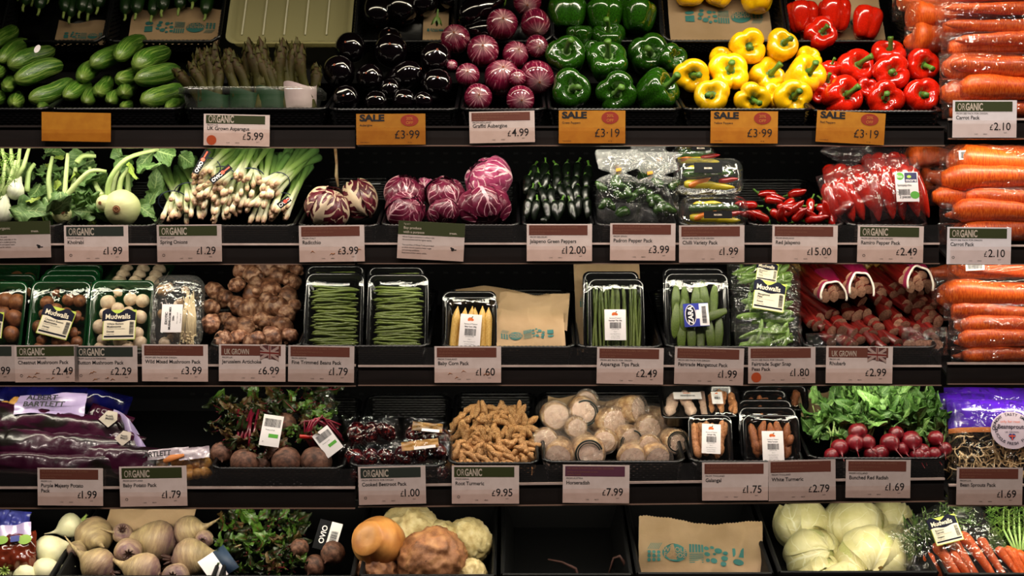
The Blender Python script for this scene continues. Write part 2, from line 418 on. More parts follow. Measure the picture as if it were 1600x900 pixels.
# ------------------------------------------------------------------ price cards
paper = mat('card paper', [(0.35, 'dccac2'), (0.65, 'e4d3cc')], scale=(50, 50, 50), rough=0.55)
paperw = mat('card paper pale', [(0.35, 'e4dee0'), (0.65, 'ebe5e8')], scale=(50, 50, 50), rough=0.55)
yellow = mat('card yellow', [(0.35, 'b4720e'), (0.65, 'be7e16')], scale=(50, 50, 50), rough=0.55)
stain = mat('stain', [(0.4, 'b08058'), (0.6, 'a06a44')], scale=(200, 200, 200), rough=0.7)
BAND = {'organic': 'band green', 'dark': 'band dark green', 'world': 'band brown', 'uk': 'band brown', 'magenta': 'band magenta', 'info': 'band green'}
bands = {'band green': flat('band green', '363e18'), 'band dark green': flat('band dark green', '2c342c'), 'band brown': flat('band brown', '6e3a2c'), 'band magenta': flat('band magenta', '643449')}
cream = flat('cream print', 'cdbfae'); dim = flat('dim print', '94644e'); orange = flat('orange dot', 'c8582a'); reddot = flat('red dot', '9a2c18')
MIN = ['wide', 'small']
CARDS = [
 # x0, x1, y0, y1, rot, kind, origin, name, price, extra
 (65, 173, 176, 221, -1, 'blank', '', '', '', ''),
 (318, 421, 179, 228, -1.2, 'organic', 'FROM U.K.', 'UK Grown Asparagus', '5.99', 'dot'),
 (557, 665, 178, 226, .3, 'sale', '', 'Aubergine', '3.99', ''),
 (734, 836, 174, 223, 1.2, 'world', 'FROM HOLLAND', 'Graffiti Aubergine', '4.99', ''),
 (873, 977, 173, 224, 0, 'sale', '', 'Green Peppers', '3.19', ''),
 (1110, 1215, 174, 224, -.3, 'sale', '', 'Yellow Peppers', '3.99', ''),
 (1274, 1381, 175, 224, -3, 'sale', '', 'Red Peppers', '3.19', ''),
 (1488, 1588, 157, 215, 0, 'organic', 'FROM SEE PACK FOR ORIGIN', 'Carrot Pack', '2.10', 'white'),
 (-28, 80, 346, 403, 1, 'info', 'organic', '', '', ''),
 (101, 201, 352, 409, .3, 'dark', 'FROM FRANCE', 'Kholrabi', '1.99', 'seal'),
 (246, 347, 351, 409, .5, 'organic', 'FROM EGYPT', 'Spring Onions', '1.29', 'seal'),
 (468, 570, 352, 409, .8, 'world', 'FROM ITALY', 'Radicchio', '3.99', 'stain'),
 (620, 724, 347, 406, -3, 'info', 'Buy produce', 'with a purpose', '', ''),
 (823, 925, 350, 408, 0, 'world', 'FROM BELGIUM', 'Jalapeno Green Peppers', '12.00', ''),
 (953, 1055, 349, 407, -.3, 'world', 'FROM SPAIN', 'Padron Pepper Pack', '3.99', ''),
 (1061, 1163, 352, 410, .3, 'world', 'FROM SEE PACK FOR ORIGIN', 'Chilli Variety Pack', '1.99', ''),
 (1206, 1308, 352, 410, -.5, 'world', 'FROM ENGLAND', 'Red Jalapeno', '15.00', ''),
 (1339, 1442, 353, 410, -.8, 'organic', 'FROM SEE PACK FOR ORIGIN', 'Ramiro Pepper Pack', '2.49', 'seal'),
 (1479, 1579, 355, 413, -.5, 'organic', 'FROM SEE PACK FOR ORIGIN', 'Carrot Pack', '2.10', 'seal white'),
 (-76, 26, 539, 596, 0, 'dark', 'FROM U.K.', 'Mushroom Pack', '2.99', ''),
 (24, 124, 539, 597, .6, 'organic', 'FROM GLOUCESTERSHIRE', 'Chestnut Mushroom Pack', '2.49', 'seal stain'),
 (117, 215, 540, 597, 0, 'dark', 'FROM GLOUCESTERSHIRE', 'Button Mushroom Pack', '2.29', 'seal stain'),
 (222, 325, 538, 596, -.4, 'world', 'FROM SEE PACK FOR ORIGIN', 'Wild Mixed Mushroom Pack', '3.99', ''),
 (342, 446, 538, 596, -.6, 'uk', 'FROM UK', 'Jerusalem Artichoke', '6.99', ''),
 (450, 553, 540, 597, -1, 'world', 'FROM KENYA', 'Fine Trimmed Beans Pack', '1.79', ''),
 (679, 783, 541, 598, 0, 'world', 'FROM THAILAND', 'Baby Corn Pack', '1.60', 'stain'),
 (932, 1036, 543, 600, -1, 'world', 'FROM SEE PACK FOR ORIGIN', 'Asparagus Tips Pack', '2.49', ''),
 (1053, 1161, 543, 601, -1.5, 'world', 'FROM SEE PACK FOR ORIGIN', 'Fairtrade Mangetout Pack', '1.99', ''),
 (1169, 1274, 542, 599, .4, 'world', 'FROM SEE PACK FOR ORIGIN', 'Fairtrade Sugar Snap\nPeas Pack', '1.80', 'dot'),
 (1290, 1394, 541, 599, -.5, 'uk', 'FROM UK', 'Rhubarb', '2.99', ''),
 (59, 161, 731, 790, -.5, 'world', 'FROM U.K.', 'Purple Majesty Potato\nPack', '1.99', ''),
 (188, 293, 728, 791, 1, 'organic', 'FROM SCOTLAND', 'Baby Potato Pack', '1.79', 'seal'),
 (561, 666, 728, 788, 1.3, 'dark', 'FROM SEE PACK FOR ORIGIN', 'Cooked Beetroot Pack', '1.00', 'seal'),
 (706, 811, 727, 787, 0, 'organic', 'FROM INDIA', 'Root Turmeric', '9.95', 'seal'),
 (879, 983, 726, 786, -.5, 'magenta', 'FROM AUSTRIA', 'Horseradish', '7.99', ''),
 (1097, 1200, 722, 782, .3, 'world', 'FROM THAILAND', 'Galangal', '1.75', ''),
 (1201, 1306, 718, 782, 1.3, 'world', 'FROM THAILAND', 'White Turmeric', '2.79', ''),
 (1321, 1422, 718, 778, -.3, 'world', 'FROM HOLLAND', 'Bunched Red Radish', '1.69', ''),
 (1494, 1597, 730, 789, -.3, 'world', 'FROM U.K.', 'Bean Sprouts Pack', '1.69', '')]
def card(i, x0, x1, y0, y1, rot, kind, origin, name, price, extra, d=-.012):
    w, h = S(x1 - x0, d), S(y1 - y0, d)
    c = W((x0 + x1) / 2, y1, d)
    nm = name.replace('\n', ' ') or ('blank yellow' if kind == 'blank' else origin)
    bandw = {'organic': 'green banded', 'dark': 'dark green banded', 'world': 'brown banded', 'uk': 'brown banded flag', 'magenta': 'magenta banded', 'sale': 'yellow sale', 'blank': '', 'info': 'green headed'}[kind]
    if kind == 'blank': lab = 'blank yellow card on the top shelf rail below cucumbers'
    elif kind == 'info': lab = 'green headed information card ' + ('reading %s %s below red radicchio' % (origin, name) if name else 'below kohlrabi leaves at the frame edge')
    else:
        lab = '%s price card reading %s %s' % (bandw, nm, '%s pounds' % price)
        if nm == 'Carrot Pack': lab += ' on the %s shelf' % ('top' if y0 < 300 else 'second')
    root = thing('price_card', lab, 'price card', c, face_rot(R(-3), R(rot)), 'price cards on the shelf rails')
    base = yellow if kind in ('sale', 'blank') else (paperw if 'white' in extra else paper)
    g = Geo(); g.box(-w/2, w/2, 0, h, -.0006, 0)
    cd = obj('card', g.mesh('card', base, False), root)
    if kind == 'blank': return
    z = .0004; bl = Geo()
    if kind == 'sale':
        bl.merge(text_geo('SALE', .0185, sx=1.3, bold=.05, x=-w*.45, y=h*.77, z=z))
        bl.merge(text_geo(name, .0062, bold=.01, x=-w*.45, y=h*.60, z=z))
        bl.merge(text_geo('£' + price.replace('.', '·'), .0245, 'RIGHT', sx=.95, x=w*.42, y=h*.2, z=z))
        bl.merge(text_geo('per kg', .0032, 'RIGHT', x=w*.3, y=h*.06, z=z)); bl.merge(text_geo('from Holland', .0032, x=-w*.44, y=h*.06, z=z))
        g = Geo(); disc(g, w*.27, h*.78, w*.13, z, ry=h*.19); dt = obj('offer_spot', g.mesh('offer_spot', reddot, False), cd)
        g = text_geo('20%', .0085, 'CENTER', bold=.02, x=w*.27, y=h*.80, z=z*2); g.merge(text_geo('OFF', .0085, 'CENTER', bold=.02, x=w*.27, y=h*.66, z=z*2))
        tag(obj('offer_lettering', g.mesh('offer_lettering', flat('offer print', 'c0702a'), False), cd), kind='stuff')
    elif kind == 'info':
        g = Geo(); rect(g, -w*.5, w*.5, h*.64, h, z); bd = obj('band', g.mesh('band', bands['band green'], False), cd)
        g = Geo()
        if name:
            g.merge(text_geo('Tip #11', .0045, x=-w*.42, y=h*.90, z=2*z)); g.merge(text_geo(origin, .0072, bold=.015, x=-w*.42, y=h*.79, z=2*z)); g.merge(text_geo(name, .0072, bold=.015, x=-w*.42, y=h*.68, z=2*z))
            g.merge(text_geo('green.', .0065, bold=.02, x=w*.27, y=h*.7, z=2*z))
            lines = ['Whole Trade is committed to ethical trade,', 'the environment and the highest quality.', '', 'Your purchase of Whole Trade guaranteed', 'products directly supports better wages', 'and working conditions.', 'Read more of their stories online.']
        else:
            g.merge(text_geo(origin, .0085, x=-w*.25, y=h*.78, z=2*z)); g.merge(text_geo('green.', .0065, bold=.02, x=w*.22, y=h*.7, z=2*z))
            lines = ['organic is good for the earth', 'Made without synthetic pesticides or the', 'toxic fertilisers used in modern growing', 'it means healthy soil and cleaner water', 'and better conditions for animals', 'on the farm.']
        tag(obj('heading', g.mesh('heading', cream, False), cd), kind='stuff')
        for k, l in enumerate(lines): 
            if l: bl.merge(text_geo(l, .0047, sx=.8, x=-w*.43, y=h*(.56 - k*.07), z=z))
        g2 = Geo(); disc(g2, w*.33, h*.3, .0035, z); disc(g2, w*.37, h*.29, .003, z, ry=.0012); disc(g2, w*.31, h*.34, .0024, z, ry=.0015); bl.merge(g2)
    else:
        cols = {'organic': 'band green', 'dark': 'band dark green', 'world': 'band brown', 'uk': 'band brown', 'magenta': 'band magenta'}
        g = Geo(); rect(g, -w*.465, w*.43, h*.70, h*.965, z); obj('band', g.mesh('band', bands[cols[kind]], False), cd)
        if kind in ('organic', 'dark'):
            g = text_geo('OR', .0205, sx=.56, x=-w*.43, y=h*.735, z=2*z); x2 = max(q[0] for q in g.v) + .0006; g.merge(text_geo('GANIC', .0205, sx=.56, bold=.03, x=x2, y=h*.735, z=2*z)); m_ = cream
        elif kind == 'uk':
            g = text_geo('UK GROWN', .0165, sx=.56, bold=.008, x=-w*.42, y=h*.73, z=2*z); m_ = cream
            fl = Geo(); q = lambda x, y: (w*(.12+x*.28), h*(.62 + y*.34 + .03*math.sin(x*5)), 0)
            def strip(x0, y0, x1, y1, t, mi, zz):
                vs = [q(x0, y0 - t), q(x1, y1 - t), q(x1, y1 + t), q(x0, y0 + t)]; fl.add([(a, b, zz) for a, b, _ in vs], [(0,1,2,3)], None, mi)
            for k in range(5): strip(k*.2, .5, k*.2+.2, .5, .5, 0, 2.2*z)
            strip(0, 0, 1, 1, .12, 1, 2.6*z); strip(0, 1, 1, 0, .12, 1, 2.7*z); strip(0, .5, 1, .5, .15, 1, 2.8*z)
            fl.add([(w*.245, h*.62, 2.9*z), (w*.285, h*.62, 2.9*z), (w*.285, h*.97, 2.9*z), (w*.245, h*.97, 2.9*z)], [(0,1,2,3)], None, 1)
            strip(0, .5, 1, .5, .07, 2, 3*z); fl.add([(w*.257, h*.62, 3.1*z), (w*.273, h*.62, 3.1*z), (w*.273, h*.97, 3.1*z), (w*.257, h*.97, 3.1*z)], [(0,1,2,3)], None, 2)
            tag(obj('flag_print', fl.mesh('flag_print', [flat('flag dark', '5c3030'), flat('flag pale', 'b59a90'), flat('flag red', '7c2a24')], False), cd), kind='stuff')
        else:
            g = text_geo('WE SOURCE FROM OUR GLOBAL GROWERS', .0058, sx=.83, x=-w*.435, y=h*.885, z=2*z)
            g.merge(text_geo('and only sell the food that meets our strict', .0048, sx=.75, x=-w*.435, y=h*.80, z=2*z)); g.merge(text_geo('standards of quality', .0048, sx=.75, x=-w*.435, y=h*.73, z=2*z)); m_ = dim
        tag(obj('band_lettering', g.mesh('band_lettering', m_, False), cd), kind='stuff')
        bl.merge(text_geo(origin, .0048, x=-w*.45, y=h*.625, z=z, sx=1.05))
        for k, l in enumerate(name.split('\n')): bl.merge(text_geo(l, .0106, bold=.016, sx=.93, x=-w*.45, y=h*(.49 - k*.14), z=z))
        tp = text_geo(price, .0225, 'RIGHT', sx=.92, bold=.008, x=w*.41, y=h*.20, z=z); bl.merge(tp)
        bl.merge(text_geo('£', .0165, 'RIGHT', sx=.9, x=min(q[0] for q in tp.v) - .0016, y=h*.205, z=z))
        bl.merge(text_geo('each', .0034, x=w*.3, y=h*.12, z=z)); bl.merge(text_geo('12345', .0030, x=-w*.16, y=h*.08, z=z)); bl.merge(text_geo('000201', .0030, x=-w*.02, y=h*.08, z=z))
        if 'seal' in extra:
            for k in range(8): a = k*PI/4; disc(bl, -w*.40 + .0024*math.cos(a), h*.18 + .0024*math.sin(a), .0008, z, n=6)
        if 'dot' in extra:
            g = Geo(); disc(g, -w*.38, h*.17, w*.075, z); obj('orange_spot', g.mesh('orange_spot', orange, False), cd)
        if 'stain' in extra:
            g = Geo(); rr = random.Random(i)
            for k in range(5):
                cx, cy = w*rr.uniform(-.4, .4), h*rr.uniform(.02, .3)
                g.tube([(cx, cy, z), (cx + .004, cy + .004, z), (cx + .005 + .006*rr.random(), cy + .004*rr.random(), z)], [.0003, .0014, .0003], 5, flat=.1)
            tag(obj('stain', g.mesh('stain', stain), cd), kind='stuff')
    tag(obj('lettering', bl.mesh('lettering', INK, False), cd), kind='stuff')
for i, c in enumerate(CARDS): card(i, *c)
g = Geo()

# ------------------------------------------------------------------ woven baskets
basketm = mat('black wicker', [(0.3, '040405'), (0.7, '0b0b0d')], scale=(60, 60, 60), rough=0.35, bump=.3, spec=.35)
_bk = {}
def weave(g, o, ux, uy, nx, ny, out, th=.0014):
    """a woven wall: strands run along ux, each row over and under in turn"""
    o, ux, uy, out = Vector(o), Vector(ux), Vector(uy), Vector(out)
    for r_ in range(ny):
        vs = []
        for i in range(nx + 1):
            s = ((i + r_) % 2 * 2 - 1) * th
            p = o + ux * (i / nx)
            for a, b in ((-.04, 0), (.5, 1), (1.04, 0)): vs.append(p + uy * ((r_ + a) / ny) + out * (s + b * .0016))
        fs = []
        for i in range(nx):
            for k in (0, 1): a = i * 3 + k; fs.append((a, a + 3, a + 4, a + 1))
        g.add(vs, fs)
def rim(g, pts, r=.0042):
    P = []
    for i in range(len(pts) - 1):
        a, b = Vector(pts[i]), Vector(pts[i + 1]); n = max(2, int((b - a).length / .0045))
        for k in range(n): P.append(a.lerp(b, k / n))
    P.append(Vector(pts[-1]))
    g.tube(P, [r * (1.15 if i % 2 else .8) for i in range(len(P))], 6)
def basket_mesh(w, dp, h):
    w, dp, h = round(w, 2), round(dp, 2), round(h, 3); key = (w, dp, h)
    if key in _bk: return _bk[key]
    g = Geo(); fl = .012; hw = w / 2
    nx, nd, ny = max(8, int(w / .007)), int(dp / .007), max(4, int(h / .0055))
    weave(g, (-hw, 0, 0), (w, 0, 0), (0, -fl, h), nx, ny, (0, -1, 0)); weave(g, (-hw, dp, 0), (w, 0, 0), (0, fl, h), nx, ny, (0, -1, 0))
    weave(g, (-hw, 0, 0), (0, dp, 0), (-fl, 0, h), nd, ny, (-1, 0, 0)); weave(g, (hw, 0, 0), (0, dp, 0), (fl, 0, h), nd, ny, (-1, 0, 0))
    g.box(-hw, hw, 0, dp, 0, .002)
    body = g.mesh('basket_body', basketm, True)
    g = Geo(); c = .015
    pts = [(-hw - fl + c, -fl, h), (hw + fl - c, -fl, h), (hw + fl, -fl + c, h), (hw + fl, dp + fl - c, h), (hw + fl - c, dp + fl, h), (-hw - fl + c, dp + fl, h), (-hw - fl, dp + fl - c, h), (-hw - fl, -fl + c, h), (-hw - fl + c, -fl, h)]
    rim(g, pts)
    rm = g.mesh('rim', flat('wicker rim', '08080a', .28))
    _bk[key] = (body, rm); return _bk[key]
def basket(px0, px1, tier, label, dp=.36, h=.050, group='black wicker baskets on the shelves', d0=.018, bay=1, lift=0.0, tilt=None, roll=0.0):
    xa, xb, ta, tb, ba, bb = TIERS[tier][bay]; pxc = (px0 + px1) / 2
    tp = ta + (tb - ta) * (pxc - xa) / (xb - xa)
    z = W(0, tp).z - .022 + (d0 + .022) * TT + .0015 + lift
    w = S(px1 - px0, d0) - .03
    root = thing('wicker_basket', label, 'basket', ((pxc - 800) * (CAM_D + d0) / F, d0 + .022, z), (TA if tilt is None else tilt, roll, 0), group)
    b, r_ = basket_mesh(w, dp, h)
    obj('basket_body', b, root); obj('rim', r_, root)['label'] = 'braided glossy rim'
    return root
# ------------------------------------------------------------------ makers of single vegetables (all centred, axis along +Z)
stemm = mat('green stem', [(0.3, '2f5a16'), (0.7, '5f8a2c')], scale=(90, 90, 60), rough=.45, bump=.2)
PEP = {'green': mat('green pepper skin', [(0.3, '123004'), (0.7, '24520c')], scale=(14, 14, 14), rough=.16, coat=.6),
       'yellow': mat('yellow pepper skin', [(0.3, 'f0b406'), (0.7, 'f8c912')], scale=(14, 14, 14), rough=.2, coat=.5, sss=.1),
       'red': mat('red pepper skin', [(0.3, 'b01206'), (0.7, 'd0220c')], scale=(14, 14, 14), rough=.16, coat=.6)}
def pepper_geo(seed, lobes, tall=1.0):
    rr = random.Random(seed); ph = [rr.uniform(-.25, .25) for _ in range(6)]; am = [rr.uniform(.82, 1.1) for _ in range(6)]
    prof = [(0.0, -.80), (.2, -.84), (.42, -.86), (.62, -.80), (.78, -.62), (.88, -.38), (.95, -.1), (1.0, .15), (1.01, .36), (.96, .55), (.85, .68), (.70, .74), (.52, .73), (.36, .60), (.22, .46), (.12, .40), (.0, .39)]
    def lf(a, t):
        x = a / (2 * PI) * lobes + ph[0] * math.sin(a); i = int(x) % lobes; f = abs(math.sin(PI * x)) ** .6
        edge = .15 + .34 * abs(t - .45) ** 1.1 * 2
        return (1 - edge + edge * f * 1.15) * (1 + (am[i] - 1) * f * .8)
    g = Geo(); n = 48; rings = []
    for j, (r, z) in enumerate(prof):
        t = j / (len(prof) - 1); rg = []
        for k in range(n):
            a = 2 * PI * k / n; f = lf(a, t); top = max(0, (t - .55)) * .5
            rg.append((r * f * math.cos(a), r * f * math.sin(a) , z * tall * (1 + top * (f - .9)) + ph[1] * .2 * r * math.cos(a + ph[2] * 9)))
        rings.append(rg)
    g.rings(rings, n, False); return g
def stem_geo(seed, L=.75, bend=.3, r=.13):
    rr = random.Random(seed); g = Geo(); b = rr.uniform(.6, 1.2) * bend
    pts = [(0, 0, .36)] + [(b * t * t, b * .3 * t, .52 + L * t) for t in (.15, .4, .65, .9, 1.0)]
    g.tube(pts, [r * 1.5, r * 1.15, r * .95, r, r * 1.3, r * 1.25], 9, lobes=5, lobe_amp=.12)
    n = 20; vs = [(0, 0, .52)]; 
    for k in range(n): a = 2*PI*k/n; q = .30 * (1 + .25 * math.cos(5 * a)); vs.append((q * math.cos(a), q * math.sin(a), .50 + .03 * math.sin(3*a)))
    g.add(vs, [(0, 1 + k, 1 + (k + 1) % n) for k in range(n)]); return g
_pm = {}
def pepper(color, p, r, d, label, group, k, stem=True, tall=1.0, roll=None, L=.75):
    key = (color, k % 3, tall)
    if key not in _pm: _pm[key] = pepper_geo(k % 3 + 3, 4 if k % 3 else 3, tall).mesh('flesh', PEP[color])
    sk = ('stem', k % 4, L)
    if sk not in _pm: _pm[sk] = stem_geo(k, L).mesh('stem', stemm)
    root = thing('bell_pepper', label, 'pepper', p, axis_rot(d, k * 1.7 if roll is None else roll), group, r)
    obj('flesh', _pm[key], root)
    if stem: obj('stem', _pm[sk], root)['label'] = 'green stem'
    return root

def spun(name, me, label, cat, p, d, r, roll=0.0, group=None):
    o = obj(name, me, None, p, axis_rot(d, roll), r); return tag(o, label, cat, group)

cucm = mat('short cucumber skin', [(0.40, '142e08'), (0.5, '325a14'), (0.62, '8aa04c')], scale=(6.5, 6.5, 1.8), kind='rad', rough=.38, coat=.15, bump=.5, bscale=(5, 5, 6), vstops=[(0, '93a84c'), (.16, '4a7a1c'), (.85, '2c5212'), (1, '1c3a0c')], vmix=.4, voro=(7, '8c9c50', .10), nrough=.7)
def cuke_mesh(k):
    g = Geo(); L = 4.6; n = 14; pts = []; rad = []
    for i in range(n + 1):
        t = i / n; pts.append((.35 * math.sin(PI * t) * (1 if k % 2 else -.6), .12 * math.sin(2.2 * t * PI + k), (t - .5) * L)); rad.append(max(.10, (1 - abs(2 * t - 1) ** 3.4) ** .55) * (1.0 + .08 * math.sin(3 * t + k)))
    g.tube(pts, rad, 24, lobes=8, lobe_amp=.035, rough=.05, seed=k)
    return g.mesh('cucumber', cucm)
_cu = [cuke_mesh(i) for i in range(3)]
def between(name, mesh, a, b, r, unit_len, label, cat, group=None, roll=0.0):
    """lay a long vegetable between two points; mesh is unit radius and unit_len long on Z"""
    a, b = Vector(a), Vector(b); dd = b - a
    o = obj(name, mesh, None, (a + b) / 2, axis_rot(dd, roll), (r, r, dd.length / unit_len)); return tag(o, label, cat, group)

aubm = mat('aubergine skin', [(0.3, '040204'), (0.7, '080406')], scale=(6, 6, 6), rough=.10, coat=.9)
aubg = mat('striped aubergine skin', [(0.33, 'e0b8bc'), (0.40, '9c3450'), (0.46, '560a24'), (0.7, '300416')], scale=(7.5, 7.5, 2.6), kind='rad', rough=.16, coat=.6, detail=4, dist=.4, vstops=[(0, 'f0d8c8'), (.05, 'c08090'), (.12, '8a2040'), (1, '5a1030')], vmix=.35)
scarm = flat('blossom scar', '7a3a22', .8); calm = mat('calyx green', [(0.3, '3c5a1c'), (0.7, '6c8a34')], scale=(60, 60, 60), rough=.5)
def aub_geo(k, L=1.5):
    g = Geo(); prof = []
    for i in range(17):
        t = i / 16; z = -1 + t * (1 + L); r = math.sin(min(1, t * 1.32) * PI * .5 if t < .35 else PI * .5) if t < .38 else (1 - ((t - .38) / .62) ** 2 * .62)
        if t < .38: r = math.sqrt(max(0, 1 - (1 - t / .38) ** 2))
        if t > .96: r *= .6
        prof.append((r, z))
    g.lathe(prof, 28, amp=.05, freq=1.0, seed=k); return g
def calyx_geo():
    g = Geo(); n = 30; rings = []
    for r, z in ((1.0, -.55), (.9, -.2), (.62, .05), (.28, .12), (.2, .5), (.22, .9)):
        rings.append([((r * (1 + (.35 * math.cos(5 * 2*PI*k/n) if r > .8 else 0))) * math.cos(2*PI*k/n), r * (1 + (.35 * math.cos(5 * 2*PI*k/n) if r > .8 else 0)) * math.sin(2*PI*k/n), z - (.25 * math.cos(5*2*PI*k/n) if r > .8 else 0)) for k in range(n)])
    return g.rings(rings, n, False)
_au = {}
def aubergine(kind, p, r, d, label, group, k, L=1.5, calyx=False):
    key = (kind, k % 3, L)
    if key not in _au: _au[key] = aub_geo(k % 3, L).mesh('flesh', aubm if kind == 'dark' else aubg)
    if 'scar' not in _au:
        g = Geo(); disc(g, 0, 0, .075, -1.015, n=10); _au['scar'] = g.mesh('blossom_scar', scarm); _au['cal'] = calyx_geo().mesh('calyx', calm)
    root = thing('aubergine', label, 'aubergine', p, axis_rot(-Vector(d), k * 2.1), group, r)
    obj('flesh', _au[key], root); obj('blossom_scar', _au['scar'], root)
    if calyx: obj('calyx', _au['cal'], root, (0, 0, L - .05), None, .55)
    return root

# leaves -------------------------------------------------------------
def leaf_geo(k, L=1.0, Wd=.5, curl=.3, wave=.06, fold=.15, lob=0.0, nv=8, nu=6, petiole=.35, pr=.022):
    rr = random.Random(k); s1, s2 = rr.uniform(0, 9), rr.uniform(0, 9); g = Geo()
    def cen(v): return Vector((.05 * math.sin(v * 3 + s1) * v, curl * v * v * L, v * L * (1 - .25 * abs(curl) * v)))
    def fn(u, v):
        x = (u - .5) * 2; wd = Wd * (math.sin(PI * min(1, v * .93 + .05) ** .8) ** .7) * .5
        if lob: wd *= 1 + lob * math.sin(v * 19 + s1 + (3 if x > 0 else 0))
        c = cen(v); return c + Vector((x * wd, -fold * wd * abs(x) + wave * L * math.sin(6 * v + 4 * x + s2) * abs(x) + wave * .6 * L * math.sin(13 * v + s1) * x * x, wave * .5 * math.sin(9 * x + s1) * abs(x)))
    g.sheet(fn, nu, nv)
    if petiole:
        g2 = Geo(); g2.tube([(0, .01, -petiole), (0, .004, -petiole * .4), cen(.05), cen(.4), cen(.75)], [pr * 1.3, pr, pr * .9, pr * .6, pr * .25], 6, mi=1); g.merge(g2)
    return g
def leaf_set(name, lm, sm, n=4, **kw): return [leaf_geo(i + 1, **kw).mesh(name, [lm, sm]) for i in range(n)]

# price-tag style stickers ------------------------------------------------
def sticker(parent, cx, cy, z, w, h, rz=0.0, base=WHITE, name='label_sticker', lines=(), code=None, extra=None, label=None, ink=INK, rx=0.0):
    """lines: (text, size, x, y, align, bold) in fractions of the sticker; code: (x0, x1, y0, y1, vertical)"""
    g = Geo(); rect(g, -w/2, w/2, -h/2, h/2, 0); st = obj(name, g.mesh(name, base, False), parent, (cx, cy, z), (rx, 0, rz))
    if label: st['label'] = label
    b = Geo()
    for t, s_, x, y, al, bo in lines: b.merge(text_geo(t, s_, al, x=w*x, y=h*y, z=.0003, bold=bo, sx=.85))
    if code: barcode(b, w*code[0], w*code[1], h*code[2], h*code[3], .0003, 3, code[4])
    if b.v: tag(obj('printing', b.mesh('printing', ink, False), st), kind='stuff')
    if extra:
        for nm, geo, mt in extra: tag(obj(nm, geo.mesh(nm, mt, False), st), kind='stuff')
    return st

# trays and packs -------------------------------------------------------
def rr_loop(w, h, r, z, n=5):
    out = []
    for cx, cy, a0 in ((w/2 - r, h/2 - r, 0), (-w/2 + r, h/2 - r, 90), (-w/2 + r, -h/2 + r, 180), (w/2 - r, -h/2 + r, 270)):
        for i in range(n + 1):
            a = R(a0 + 90 * i / n); out.append((cx + r * math.cos(a), cy + r * math.sin(a), z))
    return out
def tray_geo(w, h, dp, r=.014, lip=.006):
    """open tray, opening towards +z at z=0, bottom at z=-dp"""
    L = [rr_loop(w - .012, h - .012, r, -dp), rr_loop(w - lip, h - lip, r, -.003), rr_loop(w + lip, h + lip, r, -.002), rr_loop(w + lip, h + lip, r, .001), rr_loop(w - lip, h - lip, r, .0005), rr_loop(w - .018, h - .018, r * .8, -dp + .002)]
    g = Geo(); n = len(L[0]); g.rings(L, n, True); return g
def lid_geo(w, h, top=.002, bulge=.004, seed=0, r=.014):
    g = Geo()
    def fn(u, v):
        x, y = (u - .5) * 2, (v - .5) * 2; e = (1 - abs(x) ** 6) * (1 - abs(y) ** 6)
        return (x * (w/2 + .002) * (1 - .06 * abs(y) ** 12), y * (h/2 + .002) * (1 - .06 * abs(x) ** 12), top + bulge * e + .0012 * nz((x * 4 + seed, y * 4, seed)) * e)
    return g.sheet(fn, 14, 14)
def pack_root(name, label, cat, x0, y0, x1, y1, d, lean=22, rz=0.0, yaw=0.0, group=None):
    """a pack whose front face fills the pixel rectangle; origin at the middle of its lower edge"""
    w = S(x1 - x0, d) / max(.5, math.cos(R(yaw))); h = S(y1 - y0, d) / math.cos(R(lean))
    return thing(name, label, cat, W((x0 + x1) / 2, y1, d), face_rot(R(lean), R(rz), R(yaw)), group), w, h

def pillow_geo(w, h, t, amp=.004, seed=0, nu=26, nv=22, p=2.6, neck=None, freq=26, crimp=0.0, tb=None):
    """a bag of film: two crumpled sheets joined at the edge; x across, y up (0..h), z to the front"""
    g = Geo(); tb = t if tb is None else tb
    for side in (1, -1):
        def fn(u, v):
            x, y = (u - .5) * 2, (v - .5) * 2; e = max(0, (1 - abs(x) ** p) * (1 - abs(y) ** p)) ** .62
            wv = nz((x * w * freq + seed, y * h * freq, side * 3 + seed)); rd = 1 - abs(nz((x * w * freq * 1.9 + seed * 2, y * h * freq * .9, seed))) * 3
            X = x * w / 2
            if neck:
                q = (y + 1) / 2; nk = 1 - (1 - neck[1]) * math.exp(-((q - neck[0]) / .10) ** 2); 
                if q > neck[0]: nk *= 1.0
                X *= nk; e *= nk if q < neck[0] + .1 else .5
                X += (.15 * w * nz((q * 5, x * 3, seed))) * (1 if q > neck[0] else 0)
            T = t if side > 0 else tb
            return (X + wv * amp * .5, (y + 1) / 2 * h, side * (T * e + (wv * amp + rd * amp * .8) * min(1, e * 1.5 + .15)))
        g.sheet(fn, nu, nv)
    return g
# ------------------------------------------------------------------ top shelf: loose vegetables in front baskets
rim1 = 168
def D(py, rimy, d0=.05, k=.0010): return .012 + d0 + max(0, rimy - py) * k
names1 = [(-60, 74, 'rice'), ]
basket(-64, 74, 1, 'woven black basket of short cucumbers at the left edge', bay=0)
basket(74, 284, 1, 'woven black basket of short cucumbers beside the asparagus', bay=0)
basket(288, 510, 1, 'woven black basket under the clear asparagus tub', bay=0, h=.05)
basket(512, 716, 1, 'woven black basket of dark aubergines')
basket(720, 852, 1, 'woven black basket of striped aubergines')
basket(856, 1066, 1, 'woven black basket of green bell peppers')
basket(1069, 1268, 1, 'woven black basket of yellow bell peppers')
basket(1272, 1472, 1, 'woven black basket of red bell peppers', lift=-.004)

